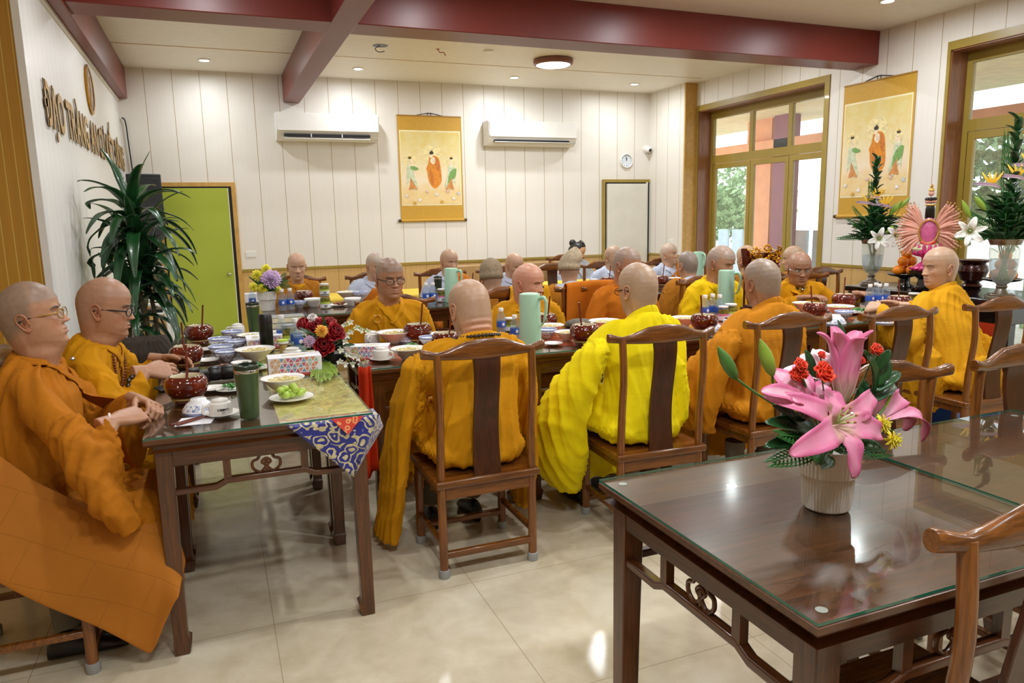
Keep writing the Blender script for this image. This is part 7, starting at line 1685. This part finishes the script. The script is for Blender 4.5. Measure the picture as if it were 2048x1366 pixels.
MB().loft([ering(0, 0, .3, .1, .085, 24), ering(0, 0, .33, .115, .095, 24), ering(0, 0, .37, .07, .06, 24), ering(0, 0, .38, .05, .05, 24)]).build('skirt', pg, r); MB().loft([ering(0, 0, z, a, b, 24) for z, a, b in ((.36, .05, .04), (.4, .062, .045), (.48, .066, .046), (.53, .06, .04), (.555, .035, .03), (.575, .018, .018), (.6, .017, .017))]).build('torso', pk, r)
MB().tube([(.066*math.cos(a), -.038-.012*abs(math.sin(a)), .465+.09*math.sin(a)) for a in [2*PI*k/30 for k in range(31)]], .007, 8).build('gilt_border', gt, r); MB().tube(spline([(-.05, -.045, .385), (0, -.06, .365), (.05, -.045, .385)], 5), .012, 8).build('red_sash', plain('red sash', 'c8342a', .3), r)
MB().ball((0, 0, .63), (.03, .032, .038), 16).build('head', fl_, r); MB().loft([ering(0, -.006, z, a, b, 20) for z, a, b in ((.565, .034, .012), (.6, .034, .03), (.64, .034, .035), (.665, .026, .028), (.675, .012, .012))]).build('black_hair', M['hair'], r)
MB().tube([(.033*math.cos(a), .034*math.sin(a)-.004, .668) for a in [2*PI*k/20 for k in range(21)]], .006, 8).build('gold_crown', gt, r)
mb = MB()
for x, y in ((-.024, 0), (.024, 0), (0, .02)): mb.ball((x, y, .7), (.018, .019, .021), 12)
mb.ball((0, 0, .7), .022, 12).ball((0, 0, .758), (.022, .02, .022), 14); mb.build('upper_heads', fl_, r); mb = MB()
for x, y in ((-.024, -.004), (.024, -.004), (0, -.012)): mb.ball((x, y, .713), (.019, .02, .015), 12)
mb.build('upper_hair', M['hair'], r); MB().lathe([(.02, .775), (.02, .785), (.01, .8), (.012, .812), (.001, .83)], 16).build('finial', gt, r)
R = random.Random(2); arm0 = None
for k in range(40):
    sd = -1 if k % 2 else 1; t_ = (k//2)/19; ang = -.95+2.15*t_; L = R.uniform(.125, .165); dy = R.uniform(-.15, .15); p0 = Vector((sd*.052, -.01, .41+.12*t_)); d = Vector((sd*math.cos(ang), dy*2, math.sin(ang))).normalized(); q = Vector((sd*math.sin(ang)*-.15, 0, .15)); p1 = p0+d*L*.55+q*.05; p2 = p0+d*L
    o = MB().tube(spline([p0, p1, p2], 4), [.0125]*3+[.0115]*3+[.009]*3, 8).ball(tuple(p2+d*.008), (.009, .007, .009), 8).tube([p2+d*.01, p2+d*.026+Vector((.004, 0, .004))], .003, 5).tube([p2+d*.01, p2+d*.022+Vector((-.006, 0, -.004))], .003, 5).build('arm', fl_, r, sharp=0)
    MB().tube([p2-d*.012, p2-d*.006], .0092, 8).ball(tuple(p2+d*.032), (.006, .006, .008), 8).build('gilt_bangle', gt, r)

# blue crate on the floor beyond the near chairs
M['blue_crate'] = plain('bright blue plastic crate', '1f4fb4', .45)
c_ = at(1905, 842, .02); r = empty('plastic_crate', (c_.x, c_.y, 0), .1, 'bright blue plastic crate on the floor behind the right-hand chairs', 'crate')
mb = MB()
for a, b in (((-.26, -.18, 0), (.26, .18, .02)), ((-.26, -.18, .02), (-.25, .18, .2)), ((.25, -.18, .02), (.26, .18, .2)), ((-.25, -.18, .02), (.25, -.17, .2)), ((-.25, .17, .02), (.25, .18, .2))): mb.box(a, b)
mb.build('crate_body', M['blue_crate'], r, smooth=False); MB().box((-.27, -.19, .2), (-.24, .19, .215)).box((.24, -.19, .2), (.27, .19, .215)).box((-.24, -.19, .2), (.24, -.165, .215)).box((-.24, .165, .2), (.24, .19, .215)).build('rim', M['blue_crate'], r, smooth=False)
